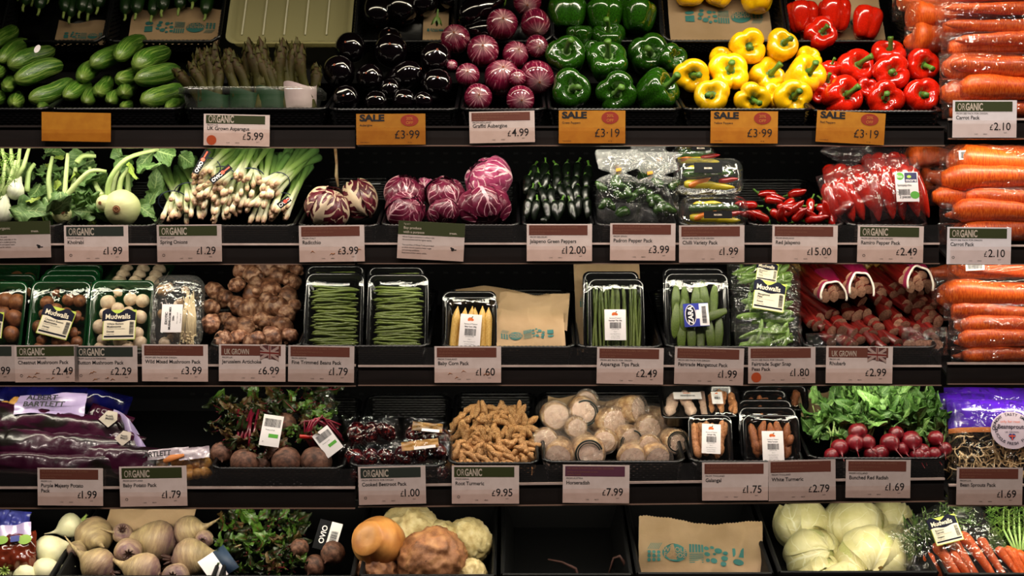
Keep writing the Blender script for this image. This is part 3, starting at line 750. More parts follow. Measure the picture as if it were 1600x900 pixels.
CA = [(-14, 72, 22, 44, 13), (0, 97, 42, 66, 12), (14, 102, 84, 75, 15), (25, 125, 98, 102, 15), (48, 155, 115, 125, 14), (8, 137, 20, 118, 11), (20, 162, 30, 148, 12), (60, 168, 78, 160, 8), (-8, 118, 10, 100, 12), (-12, 160, 2, 150, 12)]
CB = [(143, 103, 190, 75, 14), (183, 93, 225, 62, 14), (213, 103, 262, 76, 17), (128, 122, 152, 103, 13), (155, 145, 172, 120, 12), (184, 125, 215, 112, 13), (210, 124, 280, 106, 15), (100, 150, 137, 133, 13), (135, 160, 150, 143, 12), (172, 160, 185, 147, 11), (193, 148, 210, 138, 12), (222, 158, 285, 136, 16), (262, 168, 286, 156, 9), (192, 166, 202, 158, 8)]
for nm, lst in (('left edge basket', CA), ('basket left of asparagus', CB)):
    labs = layered(lst, 3)
    for k, (ax, ay, bx, by, r) in enumerate(lst):
        d = D(ay, 168, .045, .0011); ln = math.hypot(bx - ax, by - ay)
        dd = d + max(.05, .16 - S(ln) * .9) ; rr = S(r, d)
        a = W(ax, ay, d); b = W(bx, by, dd + .02)
        o = between('cucumber', _cu[k % 3], a, b, rr, 4.5, 'short ridged green cucumber, %s of the %s' % (labs[k].replace(' in the', ','), nm), 'cucumber', 'short cucumbers on the top shelf', k * 1.3)
        if lst is CA and k == 2:
            o['label'] = 'short ridged green cucumber with a small white sticker'
            q = W(66, 83, d + .02); g = Geo(); disc(g, 0, 0, .006, 0, n=12, ry=.010)
            st = obj('white_sticker', g.mesh('white_sticker', WHITE)); st.parent = o
            st.matrix_parent_inverse = Matrix.LocRotScale(o.location, o.rotation_quaternion, o.scale).inverted(); st.location = q + Vector((0, -.033, .004)); st.rotation_euler = (R(75), R(25), 0)

# asparagus ----------------------------------------------------------------
aspm = mat('asparagus skin', [(0.3, '24240c'), (0.6, '3c3616'), (0.8, '40281c')], scale=(25, 25, 14), rough=.6, bump=.3, spec=.15, vstops=[(0, '50501e'), (.5, '34340f'), (.75, '38281a'), (1, '301c14')], vmix=.6)
def spear_geo(k, L=1.0, r=.05, bend=.1):
    g = Geo(); rr = random.Random(k); b = rr.uniform(-bend, bend); n = 12
    pts = [(b * (i / n) ** 2, .05 * math.sin(i / n * 4 + k), i / n * L) for i in range(n + 1)]
    rad = [r * q for q in (1, 1, 1, .98, .96, .95, .95, 1.05, 1.15, 1.12, .9, .55, .12)]
    g.tube(pts, rad, 8)
    for i in range(16):   # scales of the tip and along the stalk
        t = .66 + i * .02 if i < 13 else .2 + (i - 13) * .16; a = i * 2.4; rr2 = r * (1.05 if t < .85 else 1.05 - (t - .85) * 5.2)
        c = Vector((b * t * t, .05 * math.sin(t * 4 + k), t * L)); o = Vector((math.cos(a), math.sin(a), 0)); s_ = o.cross(Vector((0, 0, 1)))
        g.add([c + o * rr2 + s_ * r * .5, c + o * rr2 - s_ * r * .5, c + o * rr2 * 1.25 + Vector((0, 0, r * 1.1)), c + o * rr2 * .8 + Vector((0, 0, r * 2.1))], [(0, 1, 2), (0, 2, 3), (2, 1, 3)])
    return g
_sp = [spear_geo(i).mesh('spear', aspm) for i in range(5)]
paperband = mat('bundle band', [(0.3, 'b8a4a4'), (0.7, 'c4b2b0')], scale=(30, 30, 30), rough=.6); greenband = flat('green band', '163c1e', .5)
bundles = [(318, 345, -24, 'leaning left', [(306, 95), (282, 103), (314, 70), (327, 66), (338, 88), (300, 75), (345, 92), (322, 84), (333, 100), (310, 84)]),
           (378, 378, -10, 'with a pale tip', [(352, 72), (345, 80), (366, 85), (378, 60), (388, 70), (372, 78), (398, 76), (360, 92), (392, 95), (378, 110)]),
           (415, 415, -4, 'tallest, in the middle', [(415, 55), (402, 72), (410, 75), (420, 82), (432, 88), (396, 82), (408, 90), (424, 95)]),
           (462, 455, 2, 'beside the green band', [(433, 60), (445, 55), (455, 56), (448, 65), (467, 72), (475, 76), (480, 92), (442, 90), (465, 82), (485, 95)])]
bx = [335, 385, 425, 468]
for bi, (cx, _, lean, what, tips) in enumerate(bundles):
    base = W(bx[bi], 172, .07)
    root = thing('asparagus_bundle', 'bundle of brownish green asparagus spears %s in the clear tub' % what, 'asparagus', base, None, 'asparagus bundles in the clear tub')
    for k, (tx, ty) in enumerate(tips):
        bxx = bx[bi] + (k % 5 - 2) * 8; bd = .055 + (k // 5) * .022 + (k % 2) * .012
        a = W(bxx, 176, bd) - base; b = W(tx, ty, bd + .012 + (k % 3) * .006) - base; L = (b - a).length
        o = obj('spear', _sp[(k + bi) % 5], root, a, axis_rot(b - a, k * 1.9), (S(8) / .05, S(8) / .05, L))
    g = Geo(); n = 20; ce = W(bx[bi], 150, .07) - base; hw = S(27)
    top = {3: 133, 2: 140, 1: 143, 0: 146}[bi]
    rings = []
    for py in (176, top): rings.append([(ce.x + hw * math.cos(2*PI*k/n), ce.y + .040 * math.sin(2*PI*k/n) + .005, (W(0, py, .07) - base).z + (.006 * math.sin(2*PI*k/n*2) if py == top else 0)) for k in range(n)])
    g.rings(rings, n, False); obj('paper_band', g.mesh('paper_band', paperband if bi == 3 else greenband), root)['label'] = 'pale printed band' if bi == 3 else 'dark green band'
g = Geo(); w, h = S(216), .115
tub = film('tub plastic', tint='eceeea', milk=.05, rough=.12, bump=.05, refl=.9, milkcol='c8d0c4')
root = thing('plastic_tub', 'clear plastic tub holding the asparagus bundles', 'tub', W(396, 176, .022 + h/2 - .015), None)
L = [rr_loop(w - .02, h - .02, .02, 0), rr_loop(w - .006, h - .006, .022, .032), rr_loop(w + .014, h + .012, .026, .033), rr_loop(w + .014, h + .012, .026, .046), rr_loop(w + .004, h + .002, .026, .048)]
for q in (4,):
    g.rings(L, len(L[0]), False); g.add([(x, y, z) for x, y, z in L[0]], [tuple(range(len(L[0])))])
obj('tub_body', g.mesh('tub_body', tub), root)

# dark aubergines -----------------------------------------------------------
GA = 'dark aubergines on the top shelf'
AU = [(548, 75, 24, (-.25, -1, .25)), (530, 112, 25, (-.2, -1, .3)), (611, 80, 26, (0, -1, .3)), (609, 62, 19, (0, -1, .8)), (578, 121, 21, (-.2, -1, .2)), (640, 116, 23, (.9, -.6, .35)), (681, 92, 25, (.15, -1, .5)), (683, 132, 24, (.1, -1, .35)), (541, 154, 21, (-.1, -1, .1)), (588, 160, 18, (0, -1, .4)), (632, 158, 19, (.1, -1, .3)), (661, 158, 15, (.2, -1, .2)), (610, 140, 17, (0, -1, .5))]
labs = layered(AU, 4); dd = relax(AU, [D(q[1], 168, .055, .0012) for q in AU])
for k, (px, py, r, dr) in enumerate(AU):
    d = dd[k]; aubergine('dark', W(px, py, d), S(r, d), dr, 'glossy black aubergine, %s of dark aubergines' % labs[k], GA, k, L=1.3 if k != 5 else 2.4)
# striped aubergines
GG = 'striped aubergines on the top shelf'
AG = [(712, 62, 23, (-.1, -1, .35)), (755, 80, 25, (0, -1, .2)), (784, 39, 25, (.1, -1, .25)), (805, 86, 21, (.3, -1, .3)), (731, 118, 19, (0, -1, .2)), (784, 122, 28, (.1, -1, .55)), (747, 153, 22, (.1, -1, .1)), (813, 155, 22, (.1, -1, -.2)), (838, 120, 27, (.2, -1, -.5)), (836, 36, 23, (.2, -.75, -.9)), (838, 72, 18, (.3, -1, -.2)), (706, 102, 9, (0, -1, 0)), (824, 2, 22, (0, -1, -.5)), (808, 122, 14, (0, -1, 0))]
labs = layered(AG, 4); dd = relax(AG, [D(q[1], 168, .055, .0012) for q in AG])
for k, (px, py, r, dr) in enumerate(AG):
    d = dd[k]; aubergine('striped', W(px, py, d), S(r, d), dr, 'purple white-streaked aubergine, %s of striped aubergines' % labs[k], GG, k, L=1.25)
# peppers ------------------------------------------------------------------
GP = [(887, 86, 31, (-.15, -1, .35), 1), (950, 95, 31, (0, -1, .55), 1), (1013, 88, 32, (.1, -1, .25), 1), (893, 142, 32, (.1, -1, .1), 1), (965, 146, 31, (-.1, -1, -.1), 1), (1028, 142, 33, (.75, -.6, .4), 1), (950, 60, 27, (0, -.6, .8), 1), (1050, 92, 22, (.5, -1, .2), 0), (905, 54, 20, (0, -.3, 1), 0), (925, 80, 18, (0, -.6, .6), 0)]
YP = [(1083, 117, 28, (-.1, -1, -.25), 1), (1139, 112, 30, (.05, -1, .1), 1), (1167, 75, 28, (.2, -1, 0), 1), (1222, 73, 26, (.15, -1, .4), 1), (1199, 121, 28, (.35, -1, .35), 1), (1257, 118, 30, (.55, -1, .4), 1), (1112, 152, 28, (-.2, -1, .2), 1), (1174, 156, 26, (.1, -1, -.25), 1), (1237, 151, 29, (.1, -1, -.15), 1), (1126, 92, 20, (0, -.7, .7), 0), (1208, 150, 20, (0, -1, .3), 0), (1263, 92, 20, (.3, -.8, .5), 0)]
RP = [(1337, 106, 30, (.25, -1, .3), 1), (1389, 86, 25, (0, -.8, .8), 1), (1392, 116, 28, (0, -1, .1), 1), (1441, 103, 27, (.1, -1, -.15), 1), (1317, 152, 30, (.35, -1, .15), 1), (1380, 156, 28, (.05, -1, .05), 1), (1438, 152, 29, (.1, -1, .2), 1), (1299, 108, 15, (0, -.5, .9), 1), (1292, 130, 17, (0, -1, .4), 1), (1281, 150, 15, (-.3, -1, 0), 0), (1353, 140, 17, (0, -1, .2), 0)]
for col, lst in (('green', GP), ('yellow', YP), ('red', RP)):
    labs = layered(lst, 3); dd = relax(lst, [D(q[1], 168, .06, .0012) + (0 if q[4] else .02) for q in lst])
    for k, (px, py, r, dr, st) in enumerate(lst):
        d = dd[k]
        p_ = W(px, py, d) + Vector(dr).normalized() * -S(r) * .15
        pepper(col, p_, S(r, d) * 1.05, dr, 'glossy %s bell pepper, %s of %s peppers' % (col, labs[k], col), col + ' bell peppers in the front basket', k, st, 1.0 if col != 'red' else 1.05, L=.95 if col == 'green' else .8)

# ------------------------------------------------------------------ top shelf: steep back trays
bs = R(58)
kraft = mat('kraft paper', [(0.3, '937856'), (0.7, 'a88c6c')], scale=(9, 9, 9), rough=.8, bump=1.0, bscale=(26, 26, 26)); tealp = flat('teal print', '236460', .7)
def cz(x, y, seed, amp): return amp * (nz((x * 9 + seed, y * 9, seed)) * 1.4 + .9 * (1 - 2.4 * abs(nz((x * 15 + seed, y * 13, seed * 2)))) - .4)
def crumple(w, h, seed, amp=.006, saw=True):
    g = Geo(); nu, nv = 80, 24
    def fn(u, v):
        x, y = (u - .5) * w, v * h
        yy = y + (.0022 * (int(u * nu) % 2) if saw and v > .99 else 0) + (0.006 * math.sin(u * 7 + seed) * v)
        return (x, yy, cz(x, y, seed, amp))
    return g.sheet(fn, nu, nv)
def bag_print(parent, w, h, z, y0=.35, flip=False, seed=0, amp=0.0):
    """teal print: hatch, dots, oval with lettering, stripes, beans, block"""
    g = Geo(); s_ = w / .29; Y = h * y0
    def rc(x0, y0_, x1, y1_): rect(g, x0 * s_, x1 * s_, Y + y0_ * s_, Y + y1_ * s_, z)
    for k in range(7): g.add([((-.125 + k*.004)*s_, Y + .012*s_, z), ((-.1235 + k*.004)*s_, Y + .012*s_, z), ((-.1145 + k*.004)*s_, Y + .028*s_, z), ((-.116 + k*.004)*s_, Y + .028*s_, z)], [(0,1,2,3)])
    for a in range(3):
        for b in range(3): disc(g, (-.121 + a*.011)*s_, Y + (.005 - b*.009)*s_, .0042*s_, z, n=10)
    disc(g, -.062*s_, Y + .004*s_, .029*s_, z, n=28, ry=.021*s_)
    for k in range(5): rc(-.028 + k*.007, .008, -.0235 + k*.007, .028)
    for k in range(5): rc(-.028, -.018 + k*.005, .004, -.016 + k*.005)
    for k, (x, y, r) in enumerate([(.012,.02,.006), (.026,.024,.005), (.013,.004,.007), (.03,.006,.004), (.04,.016,.009), (.028,-.012,.008), (.014,-.012,.005), (.056,.01,.006), (.053,-.004,.008), (.05,-.018,.007)]): disc(g, x*s_, Y + y*s_, r*s_, z, n=12, ry=r*.85*s_)
    rc(.072, .0, .098, .022); disc(g, .085*s_, Y - .012*s_, .013*s_, z, n=14, ry=.007*s_)
    if flip: g2 = Geo(); g2.add([(-x, 2*Y - y, zz) for x, y, zz in g.v], g.f); g = g2
    g.v = [(x, y, zz + cz(x, y, seed, amp)) for x, y, zz in g.v]
    tag(obj('teal_print', g.mesh('teal_print', tealp, False), parent), kind='stuff')
    sgn = -1 if flip else 1
    t = text_geo('WHOLE', .0155*s_, 'CENTER', bold=.01, x=-.062*s_*sgn, y=Y + (.006 if not flip else .002)*s_, z=z + .0004, rz=PI if flip else 0); t.merge(text_geo('FOODS', .0155*s_, 'CENTER', bold=.01, x=-.062*s_*sgn, y=Y + (-.007 if not flip else .015)*s_, z=z + .0004, rz=PI if flip else 0)); t.merge(text_geo('MARKET', .004*s_, 'CENTER', x=-.062*s_*sgn, y=Y + (-.012 if not flip else .02)*s_, z=z + .0004, rz=PI if flip else 0))
    t.v = [(x, y, zz + .0012 + cz(x, y, seed, amp)) for x, y, zz in t.v]
    tag(obj('bag_lettering', t.mesh('bag_lettering', kraft, False), parent), kind='stuff')
def back_tray(px0, px1, py, label, dp=.26, tl=bs, h=.05, group='black wicker trays leaning at the back of the top shelf', d=.27):
    w = S(px1 - px0, d) - .026
    root = thing('wicker_tray', label, 'basket', W((px0 + px1) / 2, py + 6, d), (tl, 0, 0), group)
    b, r_ = basket_mesh(w, dp, h); obj('basket_body', b, root); obj('rim', r_, root)
    return root, w
# a slanted riser carries them
g = Geo(); A = W(-60, 130, .285); B = W(1465, 130, .285); 
for x0, x1 in ((A.x, B.x),):
    vs = [(x, y, z) for x in (x0, x1) for y, z in ((.27, W(0, 130, .27).z), (.285, A.z + .035), (.46, A.z + .315), (.475, A.z + .30), (.30, A.z - .005))]
    g.add(vs, [(0,1,6,5), (1,2,7,6), (2,3,8,7), (3,4,9,8), (4,0,5,9), (4,3,2,1,0), (5,6,7,8,9)])
tag(obj('tray_riser', g.mesh('tray_riser', platem, False)), 'black sloping riser behind the top shelf carrying the back trays', 'riser')
trays = [(-110, 8, 'far left, mostly cut by the frame'), (10, 170, 'holding long cucumbers, left one'), (172, 350, 'holding long cucumbers, beside the cloudy container'), (556, 714, 'holding large dark aubergines'), (718, 862, 'behind the striped aubergines'), (864, 1030, 'holding green peppers at the back'), (1034, 1222, 'holding yellow peppers over a paper bag'), (1226, 1412, 'holding red peppers at the back')]
for a, b, l in trays: back_tray(a, b, 76, 'leaning black wicker tray ' + l)
def onback(px, py, lift=.03):
    """a point lying lift above the slanted tray floor that shows at the pixel"""
    d = .27; base = W(0, 82, .27)
    for _ in range(6):
        z = W(px, py, d).z; d = .27 + (z - base.z) / math.tan(bs) - lift / math.sin(bs)
    return W(px, py, d)
lcu = mat('long cucumber skin', [(0.3, '0d2408'), (0.7, '1c3c12')], scale=(3, 3, .8), kind='rad', rough=.35, coat=.2); pst = flat('pale green stalk', '8aa050', .6)
g = Geo(); n = 10; g.tube([(.1 * math.sin(i / n * 3), 0, (i / n - .5) * 8) for i in range(n + 1)], [max(.25, (1 - abs(2 * i / n - 1) ** 5) ** .6) for i in range(n + 1)], 14); lcm = g.mesh('flesh', lcu)
g = Geo(); g.tube([(0, 0, -5.2), (.15, 0, -4.6), (.1, 0, -3.9)], [.17, .2, .22], 7); lcs = g.mesh('stalk', pst)
for k, (px, py) in enumerate([(30, -8), (38, 8), (52, 0), (60, 14), (75, -4), (100, 18), (110, 26), (126, 18), (138, 22), (152, 12), (195, 22), (212, 20), (238, 24), (254, 16), (280, 14), (300, 4), (320, 22)]):
    p = onback(px, py, .028 + .012 * (k % 2)); up = Vector((.03 * ((k * 7) % 5 - 2), math.cos(bs), math.sin(bs))); r_ = .0155
    root = thing('long_cucumber', 'dark long cucumber hanging stalk down, %s' % (('%s in the left back tray' % ORD[k]) if k < 10 else ('%s beside the cloudy container' % ORD[k - 10])), 'cucumber', p + up.normalized() * 3.9 * r_, axis_rot(up, k), 'long cucumbers at the back', r_)
    obj('flesh', lcm, root); obj('stalk', lcs, root)['label'] = 'pale green stalk'
# paper bags on the tray floors
for a, b, py0, hh, l, fl in ((84, 165, 70, .07, 'in left cucumber tray', True), (198, 342, 70, .11, 'in second cucumber tray', True), (1048, 1208, 66, .16, 'under the back yellow peppers', True), (1252, 1385, 68, .16, 'under the back red peppers', True), (660, 700, 68, .1, 'under the back aubergines', True)):
    p = onback((a + b) / 2, py0, .009); w = S(b - a, p.y)
    root = thing('paper_bag', 'flat brown paper bag with teal print ' + l, 'paper bag', p, (bs, 0, 0), 'paper bags lining the trays')
    obj('paper', crumple(w, hh, a, .0025, False).mesh('paper', kraft), root); bag_print(root, w, hh, .0015, .5 if w > .2 else .4, fl, a, .0025)
# back peppers and aubergines
for col, lst in (('green', [(884, 22, 31, (0, .3, 1)), (943, 24, 30, (0, 0, 1)), (997, 26, 30, (.1, .2, 1)), (958, -8, 28, (.2, 0, 1))]), ('yellow', [(1077, -14, 26, (0, 0, 1)), (1126, -12, 25, (.3, 0, 1)), (1182, -6, 30, (0, .2, 1))]),
                 ('red', [(1253, 26, 24, (-.05, .1, 1)), (1303, 24, 26, (0, .1, 1)), (1354, 36, 25, (.2, .1, 1)), (1282, 56, 26, (.1, -1, .3))])):
    for k, (px, py, r, dr) in enumerate(lst):
        d0 = onback(px, py, S(r) * .95 + .01)
        pepper(col, d0, S(r, .3), dr, 'darker %s bell pepper in the back tray, %s' % (col, ORD[k]), col + ' peppers in the back tray', k + 1, True, 1.25 if col == 'red' and k < 3 else 1.0, L=.5)
for k, (px, py, r, dr) in enumerate([(590, 22, 24, (0, .5, 1)), (628, 14, 27, (.1, .5, 1)), (662, 4, 24, (-.1, .5, 1)), (612, -20, 20, (0, .4, 1)), (700, 0, 14, (.4, .2, -1))]):
    aubergine('dark', onback(px, py, .04), S(r, .3), (dr[0], -.5, -1), 'large dark aubergine in the back tray, %s' % ORD[k], 'large aubergines at the back', k, 2.2, True)
aubergine('dark', onback(735, 22, .06), .031, (-1, -.35, -.62), 'long dark aubergine lying diagonally above the striped ones', None, 1, 3.0, True)
aubergine('dark', onback(760, 48, .05), .026, (1, -.2, -.1), 'dark aubergine lying sideways behind the striped ones', None, 2, 2.0)
g = calyx_geo(); o = tag(obj('aubergine_calyx', g.mesh('calyx', calm), None, onback(683, 28, .05), axis_rot((.1, 0, 1)), (.010, .010, .022)), 'bright green aubergine cap hanging in the back tray', 'vegetable stalk')
# translucent box lid
root = thing('plastic_container', 'cloudy empty plastic container leaning behind the asparagus', 'container', onback(452, 82, .012), (bs, 0, 0))
w = S(190, .35); hh = .3; milk = film('cloudy plastic', tint='e8e4c0', milk=.42, rough=.16, bump=.05, refl=.6, milkcol='d8d09a')
g = Geo(); L = [rr_loop(w, hh, .025, .03), rr_loop(w - .02, hh - .02, .025, .028), rr_loop(w - .024, hh - .024, .022, .004), rr_loop(w - .05, hh - .05, .02, 0)]
L = [[(x, y + hh/2, z) for x, y, z in q] for q in L]; g.rings(L, len(L[0]), False); g.add(L[3], [tuple(range(len(L[3])))])
obj('container_shell', g.mesh('container_shell', milk), root)
for k in range(5):
    g = Geo(); g.box(-w*.4 + k*w*.17, -w*.4 + k*w*.17 + .003, .05, .26, .001, .004); obj('moulded_rib', g.mesh('moulded_rib', flat('rib white', 'cfcbb2', .4), False), root)
# ------------------------------------------------------------------ carrots in film, right bay
carm = mat('carrot skin', [(0.36, 'b43a08'), (0.5, 'd0540f'), (0.66, 'dc6c24')], scale=(3, 3, 14), kind='obj', rough=.42, bump=.35, bscale=(2, 2, 30), coat=.15)
def carrot_geo(k, tip=.35):
    rr = random.Random(k); n = 16; pts = []; rad = []; b = rr.uniform(-.3, .3)
    for i in range(n + 1):
        t = i / n; pts.append((b * math.sin(PI * t), .1 * math.sin(t * 5 + k), (t - .5) * 10)); rad.append(max(.06, (1 - t * (1 - tip)) * min(1, (t * 9 + .25)) ** .6 * min(1, ((1 - t) * 14 + .15)) ** .5) * (1 + .04 * math.sin(t * 30 + k)))
    g = Geo(); g.tube(pts, rad, 14, rough=.06, seed=k); return g
_ca = [carrot_geo(i).mesh('carrot', carm) for i in range(4)]
bagf = film('carrot bag film', milk=.008, rough=.07, bump=.8, scale=22, refl=.95, stretch=(.45, 1, 1))
def carrot_pack(x0, y0, x1, y1, d, n, label, k, rz=0.0, mark=False):
    w, h = S(x1 - x0, d), S(y1 - y0, d); t = .034
    root = thing('carrot_pack', label, 'vegetable pack', W((x0 + x1) / 2, y1, d), face_rot(R(4), rz), 'film packs of carrots in the right bay')
    rr = random.Random(k * 7 + 1); r = h / n / 2 * 1.32
    for layer in range(2):
        for i in range(n):
            L = w * rr.uniform(.80, .94); o = rr.uniform(-.02, .02) * w
            di = 1 if rr.random() < .75 else -1
            obj('carrot', _ca[rr.randrange(4)], root, (o, h * (i + .5) / n, (.012 if layer == 0 else -.02)), axis_rot((di, rr.uniform(-.03, .03), 0), rr.random() * 6), (r * rr.uniform(.95, 1.12), r, L / 10))
    if mark:
        st = sticker(root, -w * .36, h * .55, t * 1.02 + .003, S(30), S(15), .05, lines=[], code=(-.4, .4, -.35, .35, False), label='small white barcode sticker')
    g = pillow_geo(w, h * 1.12, t, .0035, k, 60, 14, p=4.5, freq=30, tb=.03)
    g.v = [(x, y - h * .06, z) for x, y, z in g.v]
    obj('film', g.mesh('film', bagf), root)['label'] = 'clear crinkled film'
CP = {1: [(1462, 2, 1730, 52, .05, 2), (1470, 52, 1730, 80, .04, 1), (1468, 84, 1730, 122, .02, 1), (1468, 124, 1730, 160, .02, 1), (1472, 160, 1730, 184, .02, 1), (1415, 4, 1520, 44, .13, 1), (1414, 42, 1520, 86, .12, 1), (1394, -30, 1500, 30, .2, 1), (1470, -36, 1730, 0, .06, 1)],
      2: [(1468, 228, 1730, 268, .07, 1), (1462, 264, 1730, 298, .05, 1), (1500, 294, 1730, 318, .035, 1), (1448, 292, 1640, 320, .06, 1), (1468, 318, 1730, 350, .025, 1), (1466, 350, 1730, 380, .022, 1), (1412, 232, 1500, 262, .15, 1), (1440, 262, 1500, 292, .13, 1)],
      3: [(1480, 404, 1730, 434, .07, 1), (1456, 434, 1730, 474, .05, 1), (1474, 474, 1730, 500, .04, 1), (1482, 496, 1730, 522, .03, 1), (1478, 518, 1730, 545, .022, 1), (1486, 543, 1730, 568, .02, 1), (1440, 410, 1520, 440, .13, 1)]}
for t, lst in CP.items():
    lb = layered([(q[0], q[3]) for q in lst], 5, ['lowest', 'second', 'middle', 'fourth', 'uppermost'])
    for k, q in enumerate(lst):
        q = list(q); q[4] += .034
        carrot_pack(*q, 'film pack of orange carrots, %s of the %s shelf pile' % (lb[k], TN[t]), t * 20 + k, 0.0, t > 1 and k == 0)

# ------------------------------------------------------------------ second shelf
basket(100, 245, 2, 'woven black basket under the kohlrabi', bay=0); basket(-60, 96, 2, 'woven black basket under the fennel at the left edge', bay=0)
basket(246, 460, 2, 'woven black basket filled with spring onion bunches', bay=0)
basket(466, 592, 2, 'woven black basket with two cream radicchio', bay=0, dp=.40)
basket(596, 812, 2, 'woven black basket with red radicchio heads'); basket(816, 928, 2, 'woven black basket of green jalapenos', dp=.38)
basket(932, 1056, 2, 'woven black basket of bagged green peppers'); basket(1172, 1318, 2, 'woven black basket of small red chillies', dp=.38)
basket(1060, 1168, 2, 'woven black basket under the chilli clamshell packs')
basket(1322, 1452, 2, 'woven black basket of bagged long red peppers')
# kohlrabi
khm = mat('kohlrabi skin', [(0.3, 'a8b468'), (0.7, 'ccd49a')], scale=(3, 3, 3), kind='rad', rough=.45, bump=.3, vstops=[(0, '7c4c2c'), (.08, 'b88c5c'), (.2, 'd0c896'), (.4, 'd0d49c'), (1, 'a4b868')], vmix=.75)
kst = mat('kohlrabi stalk', [(0.3, '9ab46a'), (0.7, 'bccc8c')], scale=(8, 8, 4), rough=.5)
klf = veined('kohlrabi leaf', '4a6e34', 'a8c080', 6, .07, .09, .55, base2='6a8c50', dist=.06)
klf2 = veined('yellowing kohlrabi leaf', '7c9a34', 'c0cc84', 6, .07, .09, .5, base2='98ac44')
KL = [leaf_geo(i + 1, 1, .72, .35, .10, .3, .12, nv=10, nu=8, petiole=.0).mesh('leaf', [klf, kst]) for i in range(4)]
KL2 = [leaf_geo(9, 1, .55, .3, .08, .3, .1, petiole=0).mesh('leaf', [klf2, kst])]
g = Geo(); prof = [(0, -1.0), (.10, -1.02), (.16, -.98), (.3, -.95), (.55, -.84), (.8, -.58), (.96, -.2), (1.0, .1), (.93, .4), (.75, .66), (.5, .82), (.25, .9), (0, .92)]
g.lathe(prof, 28, amp=.05, freq=1.2, seed=2); KB = g.mesh('bulb', khm)
g = Geo(); disc(g, 0, 0, .21, -1.035, n=14); g.tube([(.12 * math.cos(a * .5), .12 * math.sin(a * .5), -1.05) for a in range(14)], .035, 6); g.ico(1, (.05, .05, .04)); g.v[-12:] = [(x, y, z - 1.05) for x, y, z in g.v[-12:]]; KR = g.mesh('root_cut', flat('root scar', '8a5c38', .8))
def kohlrabi(px, py, r, d, dr, label, stalks, leaves):
    P = W(px, py, d); root = thing('kohlrabi', label, 'kohlrabi', P, None, 'kohlrabi on the second shelf'); q = axis_rot(-Vector(dr)); rr = S(r, d)
    b = obj('bulb', KB, root, (0, 0, 0), q, rr); obj('root_cut', KR, b)
    for pts in stalks:
        g = Geo(); pp = [W(x, y, dd) - P for x, y, dd in pts]
        m = []
        for i in range(len(pp) - 1):
            for s_ in range(4): 
                a0 = pp[max(0, i-1)]; a1 = pp[i]; a2 = pp[i+1]; a3 = pp[min(len(pp)-1, i+2)]; t = s_ / 4
                m.append(0.5 * ((2*a1) + (a2 - a0)*t + (2*a0 - 5*a1 + 4*a2 - a3)*t*t + (3*a1 - a0 - 3*a2 + a3)*t**3))
        m.append(pp[-1]); n = len(m)
        g.tube(m, [S(5.0) * (1 - .45 * i / n) for i in range(n)], 8); obj('stalk', g.mesh('stalk', kst), root)
    for j, (x, y, dd, ln, dx, dz, dy, kind) in enumerate(leaves):
        obj('leaf', (KL2 if kind else KL)[j % (1 if kind else 4)], root, W(x, y, dd) - P, axis_rot((dx, dy, dz), j * .9 - .5), S(ln))
rr = random.Random(4)
def lfs(x0, x1, y0, y1, n, dmin, ln, down=True, seed=1):
    r_ = random.Random(seed); o = []
    for i in range(n):
        x, y = r_.uniform(x0, x1), r_.uniform(y0, y1); dx = r_.uniform(-.9, .9)
        o.append((x, y, dmin + (350 - y) * .0010 + r_.uniform(0, .03), ln * r_.uniform(.7, 1.2), dx, r_.uniform(-1, .3) if down else r_.uniform(0, 1), r_.uniform(-.6, .1), r_.random() < .12))
    return o
kohlrabi(190, 325, 29, .085, (0, -1, -.12), 'large pale kohlrabi bulb with cut root facing out', [[(168, 308, .08), (172, 280, .075), (198, 248, .08), (248, 233, .10)], [(186, 300, .09), (190, 278, .09), (204, 262, .10)], [(200, 300, .1), (200, 285, .11), (199, 262, .12)], [(176, 304, .1), (180, 280, .11), (186, 268, .12)]],
         [(203, 254, .085, 34, .25, -1, -.3, 1), (218, 258, .09, 46, 1, -.25, -.3, 0), (245, 236, .10, 50, 1, -.3, -.3, 0), (240, 238, .12, 44, -.6, -.5, -.2, 0), (196, 270, .12, 34, .3, -.8, -.3, 0), (215, 320, .12, 40, .5, -.3, -.4, 0), (232, 322, .12, 36, .4, .9, -.4, 0), (240, 300, .12, 40, .3, .8, -.2, 0), (190, 246, .14, 40, -.4, .6, -.2, 0), (280, 242, .12, 40, .8, -.5, -.2, 0), (186, 268, .13, 40, .5, .8, -.2, 0), (222, 335, .12, 34, .9, -.1, -.4, 0)])
kohlrabi(164, 318, 14, .075, (-.3, -1, 0), 'small kohlrabi bulb beside the large one', [[(160, 306, .08), (150, 290, .1), (140, 262, .12)]], lfs(118, 150, 285, 335, 10, .05, 38, seed=5))
kohlrabi(97, 335, 15, .06, (.4, -1, .2), 'kohlrabi bulb half hidden under wilted leaves', [[(93, 322, .06), (112, 296, .06), (140, 268, .065), (166, 268, .08)], [(101, 320, .07), (102, 290, .08), (106, 240, .10)], [(80, 315, .09), (76, 280, .1), (82, 245, .12)], [(42, 300, .09), (45, 270, .1), (54, 256, .11)], [(113, 300, .1), (116, 280, .11), (118, 262, .12)], [(120, 254, .1), (130, 244, .11), (150, 244, .12)]],
         lfs(32, 160, 236, 330, 46, .05, 40, seed=3) + [(95, 300, .05, 44, .1, -1, -.3, 0), (25, 330, .04, 60, 1, .1, -.5, 0), (60, 338, .04, 50, -1, .1, -.5, 0), (80, 330, .04, 50, .8, .2, -.5, 0), (40, 312, .04, 30, 1, -.1, -.3, 1)])
